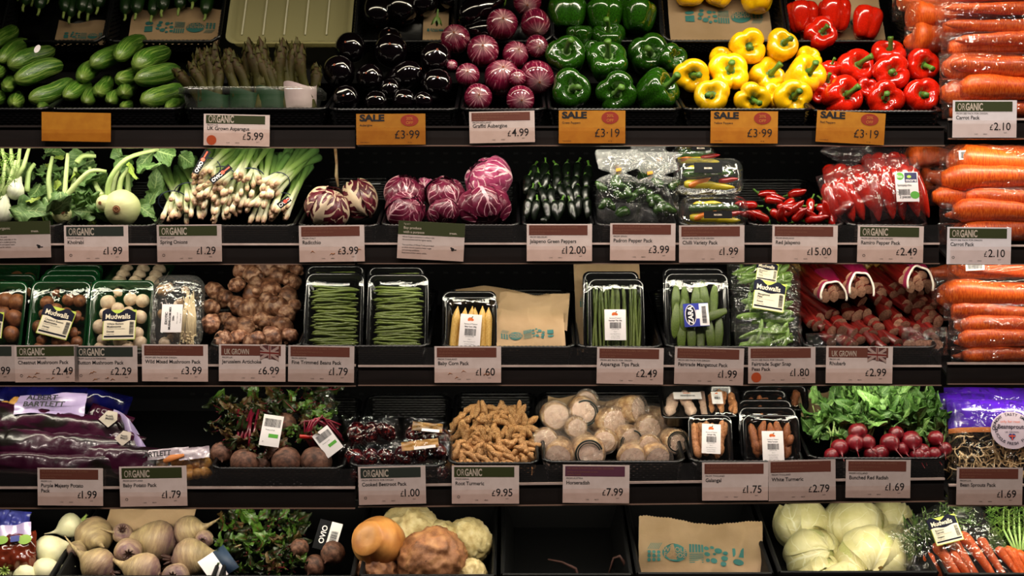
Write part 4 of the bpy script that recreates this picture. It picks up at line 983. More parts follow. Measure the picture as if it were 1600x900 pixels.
# fennel
fnl = mat('fennel bulb skin', [(0.3, 'c8ccae'), (0.7, 'e2e4d0')], scale=(4, 4, 1.5), kind='rad', rough=.45); frd = mat('fennel frond', [(0.3, '3e6a1c'), (0.7, '7c9c3c')], scale=(30, 30, 30), rough=.6)
for k, (px, py, r, sx_) in enumerate([(22, 297, 15, -1), (-2, 332, 20, -1)]):
    P = W(px, py, .07 + k * -.02); root = thing('fennel', 'white fennel bulb with feathery green fronds, %s one' % ('upper', 'lower')[k], 'fennel', P)
    g = Geo(); g.lathe([(0, -1), (.5, -.95), (.95, -.45), (1.05, 0), (.9, .5), (.55, 1.0), (.35, 1.6)], 18, lobef=lambda a, t: 1 + .06 * math.cos(3 * a)); obj('bulb', g.mesh('bulb', fnl), root, (0, 0, 0), axis_rot((.2, .3, 1)), S(r))
    g = Geo(); r_ = random.Random(k + 5)
    for i in range(90):
        a = Vector((r_.uniform(-.045, .012), r_.uniform(-.03, .02), r_.uniform(.01, .075))); 
        for j in range(3):
            b = a + Vector((r_.uniform(-.014, .014), r_.uniform(-.012, .006), r_.uniform(-.012, .014))); g.tube([a, (a + b) / 2 + Vector((0, 0, .002)), b], [.0007, .0006, .0003], 4)
    tag(obj('fronds', g.mesh('fronds', frd), root), kind='stuff')
    g = Geo()
    for i in range(4): g.tube([(0, 0, S(r)), ((i - 1.5) * .012, .005, S(r) + .03), ((i - 1.5) * .022, .01, S(r) + .085)], [.006, .005, .003], 7)
    tag(obj('stalks', g.mesh('stalks', kst), root), kind='stuff')
# spring onions
onm = mat('spring onion', [(0.35, 'ffffff'), (0.65, 'e8e8e0')], scale=(6, 6, 1.2), kind='rad', rough=.35, coat=.15, vstops=[(0, '7c4a28'), (.015, 'a07444'), (.04, 'd2bc90'), (.08, 'ecead0'), (.3, 'dcE6ac'), (.5, '9cc454'), (.75, '6ca034'), (1, '4c8a2a')], vmix=.93)
def onion_geo(k):
    r_ = random.Random(k); n = 16; b = r_.uniform(-.4, .4); pts = []; rad = []
    for i in range(n + 1):
        t = i / n; pts.append((b * t * t, .15 * math.sin(t * 4 + k), t * 18)); rad.append((.6 if i == 0 else .95 if t < .1 else .78 if t < .45 else .78 + (t - .45) * 1.1))
    g = Geo(); g.tube(pts, rad, 12, lobes=2, lobe_amp=.06)
    return g
_on = [onion_geo(i).mesh('spring_onion', onm) for i in range(4)]
bandm = flat('rubber band', '1c2848', .5); tagm = flat('black tag', '0c0c10', .8, spec=.2)
OB = [(312, 277, 356, 226, .075, 11, 20, 10, 'upper left, with a black lettered tag'), (325, 297, 400, 235, .075, 12, 26, 14, 'gathered by a dark band in the middle'), (290, 322, 310, 262, .06, 13, 26, 22, 'lowest on the left'), (322, 322, 350, 250, .055, 11, 20, 20, 'with roots facing out below the middle'), (362, 318, 380, 240, .06, 12, 22, 20, 'between the left and right bunches'), (388, 300, 400, 232, .07, 12, 24, 26, 'upright with white necks'), (402, 328, 432, 250, .05, 12, 22, 22, 'front right, roots bunched'), (420, 300, 470, 244, .08, 9, 18, 14, 'fanning out to the right'), (268, 335, 275, 270, .06, 8, 24, 16, 'at the far left corner'), (352, 340, 372, 262, .045, 7, 22, 10, 'low in front, half hidden'), (434, 336, 464, 262, .06, 10, 16, 12, 'in the right corner beside the black tag')]
for bi, (px, py, tx, ty, d, n, spx, spy, what) in enumerate(OB):
    P = W(px, py, d); root = thing('spring_onion_bunch', 'bunch of spring onions ' + what, 'spring onions', P, None, 'spring onion bunches'); r_ = random.Random(bi + 3)
    T = W(tx, ty, d + .20); n = int(n * 1.25)
    for k in range(n):
        a = W(px + r_.uniform(-1, 1) * spx, py + r_.uniform(-1, 1) * spy, d + r_.uniform(-.012, .012)); b = T + Vector((S(r_.uniform(-28, 28)), r_.uniform(-.02, .03), S(r_.uniform(-14, 14)))); mid = P.lerp(T, .28)
        dv = b - a; r0 = S(r_.uniform(4.2, 5.6), d)
        obj('spring_onion', _on[k % 4], root, a - P, axis_rot(dv, r_.random() * 6), (r0, r0, dv.length / 18 * r_.uniform(.95, 1.15)))
    g = Geo(); dv = (T - P).normalized(); c = (T - P) * .30; x = dv.cross(Vector((0, 0, 1))).normalized(); y = dv.cross(x)
    ra = S(spx * .8 + 4); g.tube([c + x * ra * math.cos(2*PI*i/24) + y * ra * .8 * math.sin(2*PI*i/24) for i in range(25)], .0012, 5); obj('rubber_band', g.mesh('rubber_band', bandm), root)
    if bi in (0, 1, 6):
        tg = {0: (315, 253, 1.15, .02), 1: (345, 272, .75, .015), 6: (444, 316, .7, .03)}[bi]; hgt = {0: 44, 1: 40, 6: 22}[bi]
        w_, h_ = S(hgt), S(11); q = thing('t', '', '') if False else None
        g = Geo(); g.box(-w_/2, w_/2, -h_/2, h_/2, -.0004, 0); st = obj('hanging_tag', g.mesh('hanging_tag', tagm, False), root, W(tg[0], tg[1], .055 if bi != 6 else .04) - P, face_rot(R(20), tg[2]))
        g = text_geo('OVIO', h_*.75, 'LEFT', bold=.02, x=-w_*.45, y=-h_*.28, z=.0004); disc(g, -w_*.47, 0, .0001, .0004); tag(obj('tag_lettering', g.mesh('tag_lettering', WHITE, False), st), kind='stuff')
        g = Geo(); disc(g, w_*.1, 0, h_*.3, .0005); rect(g, w_*.2, w_*.45, -h_*.1, h_*.1, .0005); obj('tag_spot', g.mesh('tag_spot', flat('tag red', 'c43c20')), st)
# radicchio
radm = veined('cream radicchio leaf', '3c0c18', 'd8c4a4', 5, .26, .30, .4, coat=.2, dist=.10, base2='6a1c2c')
redm = veined('red radicchio leaf', '4c0a22', 'd8a8b0', 6, .085, .10, .35, coat=.3, dist=.07, base2='6c1436')
pinkm = veined('pink radicchio leaf', '8a2450', 'e8c8cc', 6, .16, .14, .35, coat=.3, dist=.08, base2='b45078')
def shell(k, span=1.15, reach=2.5, m=None):
    r_ = random.Random(k); s1 = r_.uniform(0, 9); g = Geo()
    def fn(u, v):
        x = (u - .5) * 2; th = .12 + v * reach; wd = span * (math.sin(PI * min(1, v * .82 + .10)) ** .5)
        az = x * wd; rr_ = 1.0 + .03 * math.sin(5 * az + s1) + .05 * v * v * math.sin(9 * x + s1) + .05 * abs(x) ** 3 + .02 * nz((u * 5 + s1, v * 5, s1))
        return (rr_ * math.sin(th) * math.cos(az), rr_ * math.sin(th) * math.sin(az), -rr_ * math.cos(th) * .95)
    g.sheet(fn, 14, 14); return g.mesh('outer_leaf', m)
_rs = {}
def head(px, py, rx, ry, d, dr, style, label, k, roll=0.0, n=5):
    M = {'cream': radm, 'red': redm, 'pink': pinkm}[style]
    if style not in _rs:
        g = Geo(); g.ico(3, (.95, .95, .92), .06, 2, 3); _rs[style] = (g.mesh('heart', M), [shell(i + 1, 1.1, 2.4 + .1 * i, M) for i in range(4)])
    root = thing('radicchio', label, 'radicchio', W(px, py, d), axis_rot(dr, roll), 'radicchio heads', (S(rx, d), S((rx + ry) / 2, d), S(ry, d)))
    obj('heart', _rs[style][0], root)
    for i in range(n): obj('outer_leaf', _rs[style][1][(i + k) % 4], root, (0, 0, 0), (.05 * i, 0, 2 * PI * i / n + .3 * i), 1 + .018 * i)
head(512, 324, 38, 31, .09, (.5, -.4, .7), 'cream', 'larger cream and maroon radicchio in front of its basket', 0, .6)
head(561, 312, 28, 32, .13, (-.4, .3, 1), 'cream', 'cream and maroon radicchio with curled rim behind the larger one', 1, 2.0)
head(632, 303, 33, 29, .12, (.2, -.3, 1), 'red', 'purple radicchio head at the upper left', 1, 1.2); head(633, 330, 34, 26, .07, (.6, -.5, .5), 'red', 'dark radicchio with thick white ribs at the front left', 2, .2)
head(695, 304, 31, 26, .11, (0, -.5, 1), 'red', 'maroon radicchio head in the middle of the pile', 3, 2.2); head(692, 334, 27, 20, .065, (0, -.6, -1), 'red', 'small maroon radicchio showing veins at the front centre', 0, 1.1)
head(756, 325, 40, 32, .085, (.2, -.6, -1), 'red', 'large dark radicchio with branching white veins, front right', 2, 3.4); head(763, 281, 38, 32, .13, (-.6, -.5, .5), 'pink', 'pale pink radicchio on top at the right', 1, .4); head(664, 291, 14, 14, .17, (0, 0, 1), 'pink', 'small purple radicchio peeping out behind', 2)
g = Geo(); g.tube([(0, 0, 0), (.003, 0, -.035), (.002, .002, -.06), (.006, .004, -.085)], [.0035, .003, .004, .002], 8); tag(obj('loose_stalk', g.mesh('loose_stalk', mat('dry stalk', [(0.3, '7a4a24'), (0.7, 'c8b48c')], scale=(10, 10, 30))), None, W(524, 232, .2), None, 1), 'thin browning stalk hanging above the cream radicchio', 'stalk')
g = Geo(); g.tube([(0, 0, 0), (.02, 0, .002), (.055, 0, .003)], .0013, 6); tag(obj('bent_wire', g.mesh('bent_wire', flat('wire', 'a0a0a8', .3)), None, W(556, 289, .2)), 'thin pale wire lying behind the cream radicchio', 'wire')
# small peppers
jg = mat('green jalapeno', [(0.3, '040904'), (0.7, '0a1408')], scale=(8, 8, 8), rough=.28, coat=.25); jr = mat('red chilli', [(0.3, '7c0a05'), (0.7, 'a81207')], scale=(8, 8, 8), rough=.15, coat=.7)
def jal_geo(k):
    r_ = random.Random(k); b = r_.uniform(-.6, .6); g = Geo(); n = 10
    g.tube([(b * (i/n) ** 2, .1 * math.sin(i + k), i / n * 5) for i in range(n + 1)], [.55, .92, 1.0, 1.0, .98, .95, .9, .8, .66, .45, .12], 12, rough=.06, seed=k); return g
_jg = [jal_geo(i).mesh('flesh', jg) for i in range(3)]; _jr = [jal_geo(i).mesh('flesh', jr) for i in range(3)]
g = Geo(); g.tube([(0, 0, .05), (.1, 0, -.5), (.5, .1, -1.3)], [.62, .2, .24], 8); _js = g.mesh('stalk', stemm)
def chilli(kind, px, py, r, L, dr, d, label, grp, k):
    root = thing('chilli_pepper', label, 'chilli', W(px, py, d), axis_rot(dr, k * 1.7), grp, (S(r, d), S(r, d), S(L, d) / 5))
    obj('flesh', (_jg if kind == 'g' else _jr)[k % 3], root); obj('stalk', _js, root)
r_ = random.Random(5)
J = [(x, 312 + r_.uniform(-4, 4)) for x in range(826, 926, 13)] + [(x, 292 + r_.uniform(-4, 4)) for x in range(832, 926, 14)] + [(x, 275 + r_.uniform(-4, 4)) for x in range(826, 926, 15)] + [(x, 258 + r_.uniform(-3, 3)) for x in range(835, 926, 17)]
lb = layered(J, 4)
for k, (x, y) in enumerate(J): chilli('g', x, y, 7, 36, (r_.uniform(-.35, .25), -.55, -1), .06 + (350 - y) * .0011, 'very dark green jalapeno, %s of the dark pile' % lb[k], 'dark green jalapenos', k)
chilli('g', 850, 346, 6, 10, (0, -1, .2), .05, 'very dark green jalapeno lying low at the front', 'dark green jalapenos', 2)
J = [(1182, 322), (1196, 312), (1215, 320), (1190, 335), (1204, 330), (1224, 338), (1238, 312), (1252, 322), (1240, 330), (1262, 335), (1276, 322), (1290, 325), (1300, 320), (1232, 305), (1212, 304), (1268, 312), (1285, 312), (1200, 346), (1218, 346), (1240, 346), (1258, 345), (1275, 343), (1292, 343), (1186, 302), (1305, 335), (1180, 342)]
lb = layered(J, 3)
for k, (x, y) in enumerate(J):
    chilli('r', x, y, 7, r_.uniform(28, 44), (r_.uniform(-1, 1), -.3, r_.uniform(-.7, .1) if y < 335 else r_.uniform(.0, .6)), .05 + (350 - y) * .0012, 'glossy small red chilli, %s of the red pile' % lb[k], 'small red chillies', k)
# padron peppers in bags
padm = mat('padron skin', [(0.3, '1c3a10'), (0.7, '3c5c22')], scale=(6, 6, 6), rough=.2, coat=.5)
_pd = [jal_geo(i + 5).mesh('pepper', padm) for i in range(3)]; clipm = flat('orange clip', 'd08a1c', .4)
ckf = film('crackly bag film', milk=.006, rough=.06, bump=1.0, scale=24, refl=1.0)
for bi, (x0, x1, y0, y1, nk, clip) in enumerate([(932, 1002, 232, 351, .72, (967, 246)), (996, 1062, 236, 351, .70, (1016, 262)), (985, 1045, 228, 300, .7, (1031, 258))]):
    d = .055 + (.07 if bi == 2 else 0) + bi * .004; w, h = S(x1 - x0, d), S(y1 - y0, d)
    root = thing('pepper_bag', 'clear crackly bag of small green peppers, %s' % ('left one with an orange clip', 'right one', 'hidden behind the other two')[bi], 'vegetable bag', W((x0 + x1)/2, y1, d), face_rot(R(10)), 'tied bags of green peppers')
    rr_ = random.Random(bi)
    for k in range(12):
        x, y = rr_.uniform(-.28, .28) * w, h * rr_.uniform(.14, .56); a = rr_.uniform(0, 6.28)
        obj('pepper', _pd[k % 3], root, (x, y, rr_.uniform(-.012, .008)), axis_rot((math.cos(a), math.sin(a), rr_.uniform(-.2, .2)), a), (.0095, .0095, .0062))
    obj('film', pillow_geo(w, h, .030, .006, bi + 4, 34, 40, 3, (nk, .38)).mesh('film', ckf), root)['label'] = 'clear crinkled film'
    g = pillow_geo(w * .95, h * .44, .012, .009, bi + 44, 26, 22, 3, (.25, .35)); obj('gathered_top', g.mesh('gathered_top', film('gathered film', milk=.16, rough=.12, bump=1.0, scale=34, refl=1.3, stretch=(2, .6, 1))), root, (0, h * .58, 0))['label'] = 'whitish gathered top of the bag'
    g = Geo(); g.box(-.0055, .0055, -.003, .003, -.004, .004); obj('clip', g.mesh('clip', clipm, False), root, ((clip[0] - (x0 + x1)/2) * .00135, h * nk, .012), (0, 0, .2))['label'] = 'small orange clip'
# chilli clamshells
clf = film('clamshell', milk=.012, rough=.05, bump=.12, scale=30, refl=.9)
CC = {'yellow': flat('yellow chilli', 'c8b428', .2, coat=.6), 'green': padm, 'red': jr, 'orange': flat('orange chilli', 'd8781c', .2, coat=.6)}
_cc = {k: jal_geo(4).mesh('chilli', m) for k, m in CC.items()}
for bi, (x0, x1, y0, y1, d, what) in enumerate([(1055, 1160, 246, 303, .075, 'upper one with yellow chillies'), (1064, 1168, 306, 352, .04, 'lower one in front'), (1050, 1118, 228, 256, .13, 'half hidden at the top')]):
    w, h = S(x1 - x0, d), S(y1 - y0, d)
    root = thing('chilli_pack', 'clear clamshell of mixed chillies, ' + what, 'vegetable pack', W((x0 + x1)/2, y1, d), face_rot(R(14)), 'clear chilli clamshells')
    L = [rr_loop(w - .02, h - .02, .018, -.035), rr_loop(w, h, .022, -.004), rr_loop(w + .006, h + .006, .024, 0), rr_loop(w, h, .022, .004), rr_loop(w - .016, h - .014, .018, .026), rr_loop(w - .03, h - .026, .014, .030)]
    L = [[(x, y + h/2, z) for x, y, z in q] for q in L]; g = Geo(); g.rings(L, len(L[0]), True); obj('clear_box', g.mesh('clear_box', clf), root)
    for k, (c, fx, fy, dx, dy, s_) in enumerate([('yellow', -.36, .30, 1, .0, 1.2), ('green', -.38, .55, 1, .06, 1.3), ('yellow', -.3, .72, 1, .05, 1.0), ('red', .15, .35, 1, .1, .7), ('green', .38, .6, -1, .12, 1.0), ('orange', -.3, .22, 1, .35, .8), ('yellow', .0, .25, 1, -.05, .9)]):
        obj('chilli', _cc[c], root, (fx * w, fy * h, -.004 + .006 * (k % 2)), axis_rot((dx, dy, .05), k), (.0085 * s_, .0085 * s_, .0125 * s_))
    sticker(root, -.004 + bi * .008, h * (.62 if bi != 1 else .22), .0312, w * .42, h * (.30 if bi == 0 else .26), .0, tagm, 'label_sticker', [('MAGMA', .0055, 0, -.12, 'CENTER', .02)], label='black label with pale lettering', ink=cream)
# long red peppers in bags
rmm = mat('long red pepper', [(0.3, '8c1008'), (0.7, 'b02010')], scale=(6, 6, 6), rough=.2, coat=.5)
_rm = [jal_geo(i + 9).mesh('pepper', rmm) for i in range(3)]
for bi, (x0, x1, y0, y1, d, rz, what, nk) in enumerate([(1300, 1392, 258, 352, .06, .25, 'left one in front', None), (1362, 1448, 240, 352, .05, .05, 'right one with a square printed label', None), (1284, 1362, 212, 300, .13, -.1, 'tied one behind on the left', (.55, .35)), (1350, 1420, 228, 290, .15, 0, 'back one on the right', None)]):
    w, h = S(x1 - x0, d), S(y1 - y0, d)
    root = thing('pepper_bag', 'clear bag of long red peppers, ' + what, 'vegetable bag', W((x0 + x1)/2, y1, d), face_rot(R(14), rz), 'bags of long red peppers')
    for k in range(5):
        obj('pepper', _rm[k % 3], root, ((k - 2) * w * .17, h * (.86 if nk is None else .5), -.008 + .01 * (k % 2)), axis_rot(((k - 2) * .06 + .12, -1, .02), k), (.0165, .0165, h * .155 * (1 if nk is None else .55)))
    obj('film', pillow_geo(w, h, .034, .004, bi + 14, 34, 34, 3, nk).mesh('film', film('red bag film', milk=.012, rough=.07, bump=.7, scale=20, refl=.95, stretch=(1.4, .5, 1), milkcol='f0d8e0')), root)['label'] = 'clear crinkled film'
    if bi == 1:
        lw, lh = S(36), S(49); e = Geo(); disc(e, -lw*.28, lh*.36, lh*.13, .0002); disc(e, lw*.32, -lh*.28, lh*.15, .0002, ry=lh*.13); e2 = Geo(); rect(e2, -lw*.08, lw*.46, lh*.15, lh*.48, .0003); e3 = Geo(); disc(e3, lw*.12, lh*.34, lh*.07, .0005, ry=lh*.05); e4 = text_geo('Bio', lh*.16, x=-lw*.46, y=lh*.3, z=.0006); e4.merge(text_geo('more', lh*.16, x=-lw*.04, y=lh*.17, z=.0006, bold=.02))
        sticker(root, w*.13, h*.48, .037, lw, lh, -.04, WHITE, 'label_sticker', [('Spitzpaprika', lh*.11, -.42, .02, 'LEFT', .01), ('2 pieces', lh*.13, -.36, -.38, 'LEFT', .02)], (-.4, .12, -.28, -.08, False),
                [('label_leaves', e, flat('label green', '4c9a28')), ('label_block', e2, flat('label navy', '1a1a4c')), ('label_leaf', e3, flat('label lime', '9cc040')), ('label_lettering', e4, WHITE)], label='white square label with green leaves and a navy block')
# ------------------------------------------------------------------ third shelf
basket(330, 468, 3, 'woven black basket of knobbly artichokes', bay=0); basket(470, 672, 3, 'woven black basket with two packs of beans', bay=0, d0=.02)
basket(690, 900, 3, 'woven black basket with baby corn and paper bags'); basket(902, 1034, 3, 'woven black basket with asparagus tips packs')
basket(1038, 1250, 3, 'woven black basket of pea pod packs'); basket(1256, 1466, 3, 'woven black basket of rhubarb bunches'); basket(-60, 326, 3, 'long woven black basket under the mushroom packs', bay=0, h=.035)
packf = film('pack film', milk=.002, rough=.035, bump=.16, scale=14, refl=.6)
gtray = mat('dark green tray', [(0.3, '04230f'), (0.7, '073a18')], scale=(5, 5, 5), rough=.15, coat=.5)
btray = flat('black tray', '08080a', .18, coat=.5)
def pack(name, label, x0, y0, x1, y1, d, tm, lean=20, rz=0, depth=.035, group=None, fm=None, bulge=.006, yaw=0):
    root, w, h = pack_root(name, label, 'vegetable pack', x0, y0, x1, y1, d, lean, rz, yaw, group)
    t = obj('tray', tray_geo(w, h, depth).mesh('tray', tm), root, (0, h/2, 0)); f_ = obj('film', lid_geo(w, h, .003, bulge, int(x0)).mesh('film', fm or packf), root, (0, h/2, 0)); f_['label'] = 'clear stretched film'
    return root, w, h
# mushrooms
def shroom(m, k):
    g = Geo(); g.lathe([(0, .95), (.35, .9), (.7, .68), (.93, .35), (1.0, .05), (.93, -.15), (.7, -.22), (.34, -.2), (.32, -.5), (.36, -.9), (.3, -1.05), (0, -1.08)], 20, amp=.06, freq=1.2, seed=k); return g.mesh('mushroom', m)
chm = mat('chestnut mushroom', [(0.3, '5c3018'), (0.6, '8a5430'), (0.75, 'a8784c')], scale=(2, 2, 2), rough=.5); whm = mat('white mushroom', [(0.3, 'cdb090'), (0.7, 'e6d2b6')], scale=(2, 2, 2), rough=.5, voro=(3, 'b08a60', .05))
_ch = [shroom(chm, i) for i in range(2)]; _wh = [shroom(whm, i) for i in range(2)]
navy = flat('navy label', '0e0e22', .8, spec=.2); limeb = flat('lime border', 'a8b838', .5)
def mudlabel(root, cx, cy, w, rz, l2, l3, z=.0105, l2b='Mushrooms'):
    h = w * .95
    g = Geo(); rect(g, -w/2, w/2, -h/2, h/2, 0); b = obj('label_sticker', g.mesh('label_sticker', limeb, False), root, (cx, cy, z), (0, 0, rz))
    g = Geo(); rect(g, -w*.48, w*.48, -h*.48, h*.3, .0002); obj('label_paper', g.mesh('label_paper', flat('label cream', 'd8ccb4'), False), b)
    g = Geo(); g.sheet(lambda u, v: ((u-.5)*w*1.02 - w*.03, h*(.12 + .03*math.sin(u*9)) + v*h*(.34 + .06*math.sin(u*11)), .0004), 16, 1); rect(g, -w*.45, w*.45, -h*.42, -h*.36, .0004); obj('label_head', g.mesh('label_head', navy, False), b)
    g = text_geo('Mudwalls', h*.24, 'CENTER', bold=.02, sx=.9, x=-w*.06, y=h*.2, z=.0007); tag(obj('label_title', g.mesh('label_title', flat('label cream', 'd8ccb4'), False), b), kind='stuff')
    g = text_geo(l2, h*.095, bold=.015, x=-w*.38, y=0, z=.0006); g.merge(text_geo(l2b, h*.095, bold=.03, x=-w*.38, y=-h*.09, z=.0006)); g.merge(text_geo('Produced in Gloucestershire', h*.05, x=-w*.38, y=-h*.15, z=.0006)); g.merge(text_geo(l3, h*.085, bold=.03, x=-w*.38, y=-h*.25, z=.0006)); g.merge(text_geo('weight 250g', h*.05, x=-w*.38, y=-h*.33, z=.0006)); barcode(g, w*.31, w*.44, -h*.33, h*.1, .0006, 4, True)
    tag(obj('label_print', g.mesh('label_print', INK, False), b), kind='stuff')
def mushpack(x0, y0, x1, y1, d, kind, label, pts, lab, lean=18):
    root, w, h = pack('mushroom_pack', label, x0, y0, x1, y1, d, gtray, lean, depth=.04, group='film wrapped mushroom packs')
    for k, (fx, fy, r, dx, dy) in enumerate(pts):
        rr_ = w * r; obj('mushroom', (_ch if kind == 'c' else _wh)[k % 2], root, ((fx - .5) * w, (1 - fy) * h, -rr_ * .85), axis_rot((dx, dy, 1.0)), rr_)
    if lab: mudlabel(root, (lab[0] - .5) * w, (1 - lab[1]) * h, lab[2] * w, lab[3], lab[4], 'Dorset')
    return root, w, h
PT = [(.24, .28, .13, 0, .2), (.62, .24, .12, -.2, .1), (.82, .26, .12, .2, .1), (.42, .38, .11, 0, 0), (.22, .46, .10, -.5, 0), (.80, .50, .12, 1, .2), (.15, .64, .13, 0, .1), (.60, .44, .11, -.3, .2), (.78, .74, .11, 1, -.3), (.22, .84, .10, -1, -.4), (.84, .88, .12, .4, 0), (.44, .62, .12, 0, 0), (.5, .85, .12, 0, 0), (.18, .97, .11, 0, 0), (.65, .95, .11, .3, 0), (.40, .15, .08, 1, 1)]
mushpack(136, 440, 231, 546, .045, 'w', 'green tray of white button mushrooms with a cream label', PT, (.52, .66, .54, .02, 'White Button'))
mushpack(41, 441, 131, 546, .05, 'c', 'green tray of brown chestnut mushrooms with a tilted label', [(x, y, r * .98, -dx, dy) for x, y, r, dx, dy in PT], (.5, .62, .56, -.25, 'Chestnut Button'))
mushpack(-60, 442, 30, 546, .05, 'c', 'green tray of large brown mushrooms cut by the frame', [(x, y, r * 1.35, dx, dy) for x, y, r, dx, dy in PT[:10]], (.45, .66, .5, 0, 'Portobello'))
for k, (x0, y0, x1, y1, d) in enumerate([(55, 430, 142, 530, .10), (62, 422, 146, 520, .14), (72, 414, 150, 515, .18), (-40, 430, 44, 530, .11), (-44, 410, 52, 500, .18)]):
    mushpack(x0, y0, x1, y1, d, 'c', 'green tray of mushrooms, %s' % ['first behind the chestnut pack', 'second behind the chestnut pack', 'third behind the chestnut pack', 'behind the leftmost pack', 'rearmost at the left edge'][k], PT[:4], None)
root, w, h = pack_root('mushroom_pack', 'green tray of white mushrooms lying flat on top at the back', 'vegetable pack', 160, 395, 254, 444, .16, 68, R(-3), 0, 'film wrapped mushroom packs')
h = .12; obj('tray', tray_geo(w, h, .035).mesh('tray', gtray), root, (0, h/2, 0)); obj('film', lid_geo(w, h, .003, .006, 3).mesh('film', packf), root, (0, h/2, 0))
for k in range(9): obj('mushroom', _wh[k % 2], root, ((k % 3 - 1) * w * .28, h * (.2 + .3 * (k // 3)), -.004), axis_rot((.3 * (k % 3 - 1), .2, 1)), .015)
# wild mushroom box
root, w, h = pack_root('mushroom_pack', 'clear rounded box of mixed wild mushrooms with a white label', 'vegetable pack', 231, 430, 315, 548, .05, 16, 0, 0, 'film wrapped mushroom packs')
ext = mat('wild mushroom', [(0.3, '6a4a2c'), (0.7, 'a88458')], scale=(2, 2, 2), rough=.5); pale = flat('pale enoki', 'd8c49a', .5)
exm = shroom(ext, 3); r_ = random.Random(8)
for k in range(16): obj('wild_mushroom', exm if k % 3 else _wh[0], root, (r_.uniform(-.38, .3) * w, h * r_.uniform(.1, .86), -.012), axis_rot((r_.uniform(-1, 1), r_.uniform(-1, 1), .8)), r_.uniform(.008, .014))
g = Geo()
for k in range(34):
    x = w * r_.uniform(.08, .38); y0 = h * r_.uniform(.05, .25); x1 = w * r_.uniform(.0, .2); g.tube([(x, y0, -.002), (x * .8 + x1 * .3, h * .45, .002), (x1 + .01, h * r_.uniform(.6, .8), -.002)], .0011, 5); g.ico(1, (.0028, .0028, .0028)); b = len(g.v) - 12; g.v[b:] = [(a + x, b_ + y0, c) for a, b_, c in g.v[b:]]
tag(obj('enoki_stems', g.mesh('enoki_stems', pale), root), kind='stuff')
L = [rr_loop(w - .014, h - .014, .03, -.03), rr_loop(w, h, .032, -.002), rr_loop(w, h, .032, .004), rr_loop(w - .012, h - .012, .03, .012), rr_loop(w - .03, h - .03, .028, .015)]
L = [[(x, y + h/2, z) for x, y, z in q] for q in L]; g = Geo(); g.rings(L, len(L[0]), True); obj('clear_box', g.mesh('clear_box', film('wild box', milk=.02, rough=.08, bump=.15, scale=40, refl=.9)), root)
sticker(root, -w*.06, h*.40, .017, S(33), S(46), 0, WHITE, lines=[], label='white label printed sideways')
g = Geo()
for i, (t, s_, b) in enumerate([('EXOTIC', .0075, .03), ('MUSHROOM MIX', .0065, .03), ('200g', .006, .02), ('Class 1 keep cool', .0035, 0), ('Product of UK', .0035, 0)]): g.merge(text_geo(t, s_, 'CENTER', bold=b, x=-.009 + i * .0072, y=0, rz=R(90), z=.0004))
tag(obj('side_lettering', g.mesh('side_lettering', INK, False), root, (-w*.06, h*.40, .0172)), kind='stuff')

# jerusalem artichokes
jam = mat('artichoke skin', [(0.36, '4c2a1a'), (0.5, '80533a'), (0.64, 'b48c70')], scale=(1.4, 1.4, 2.2), rough=.5, bump=.35, bscale=(4, 4, 5))
def choke(k, m, amp=.14, st=(.95, .9, 1.2), rings=7):
    g = Geo(); g.ico(4, (1, 1, 1), amp, 1.3, k, oct=2)
    for i in range(2):
        rr_ = random.Random(k * 9 + i); a = rr_.uniform(0, 6.28); z = rr_.uniform(-.5, .6); c = Vector((math.cos(a) * .8, math.sin(a) * .8, z)); g2 = Geo(); g2.ico(3, (.38, .38, .42), .2, 1.6, k + i); g.merge(g2, Matrix.Translation(c))
    g.v = [((x * (1 + .012 * math.sin(z * rings * 2))) * st[0], y * (1 + .012 * math.sin(z * rings * 2)) * st[1], z * st[2]) for x, y, z in g.v]
    return g.mesh('tuber', m)
_ja = [choke(i, jam) for i in range(5)]
JA = [(336, 455, 17), (330, 480, 15), (352, 468, 18), (372, 478, 17), (395, 462, 20), (392, 484, 22), (330, 505, 17), (350, 500, 15), (362, 508, 18), (384, 510, 19), (410, 500, 18), (350, 530, 16), (372, 528, 17), (398, 534, 20), (425, 528, 20), (440, 508, 19), (418, 506, 17), (430, 480, 22), (418, 470, 16), (448, 492, 17), (395, 428, 19), (378, 420, 16), (412, 420, 20), (434, 430, 18), (402, 446, 18), (422, 450, 20), (450, 462, 18), (456, 440, 16), (440, 415, 18), (370, 445, 14), (458, 480, 14), (342, 540, 14), (452, 525, 15), (463, 420, 14), (395, 405, 18), (425, 400, 18), (450, 400, 16)]
lb = layered(JA, 4); r_ = random.Random(2); dd = relax(JA, [.05 + (548 - q[1]) * .0011 for q in JA], .8, .05)
for k, (x, y, r) in enumerate(JA):
    d = dd[k]; spun('jerusalem_artichoke', _ja[k % 5], 'knobbly brown pink artichoke tuber, %s of the heap' % lb[k], 'artichoke', W(x, y, d), (r_.uniform(-1, 1), r_.uniform(-.7, .2), r_.uniform(-.8, .8)), S(r, d) * .82, k, 'loose artichoke tubers')
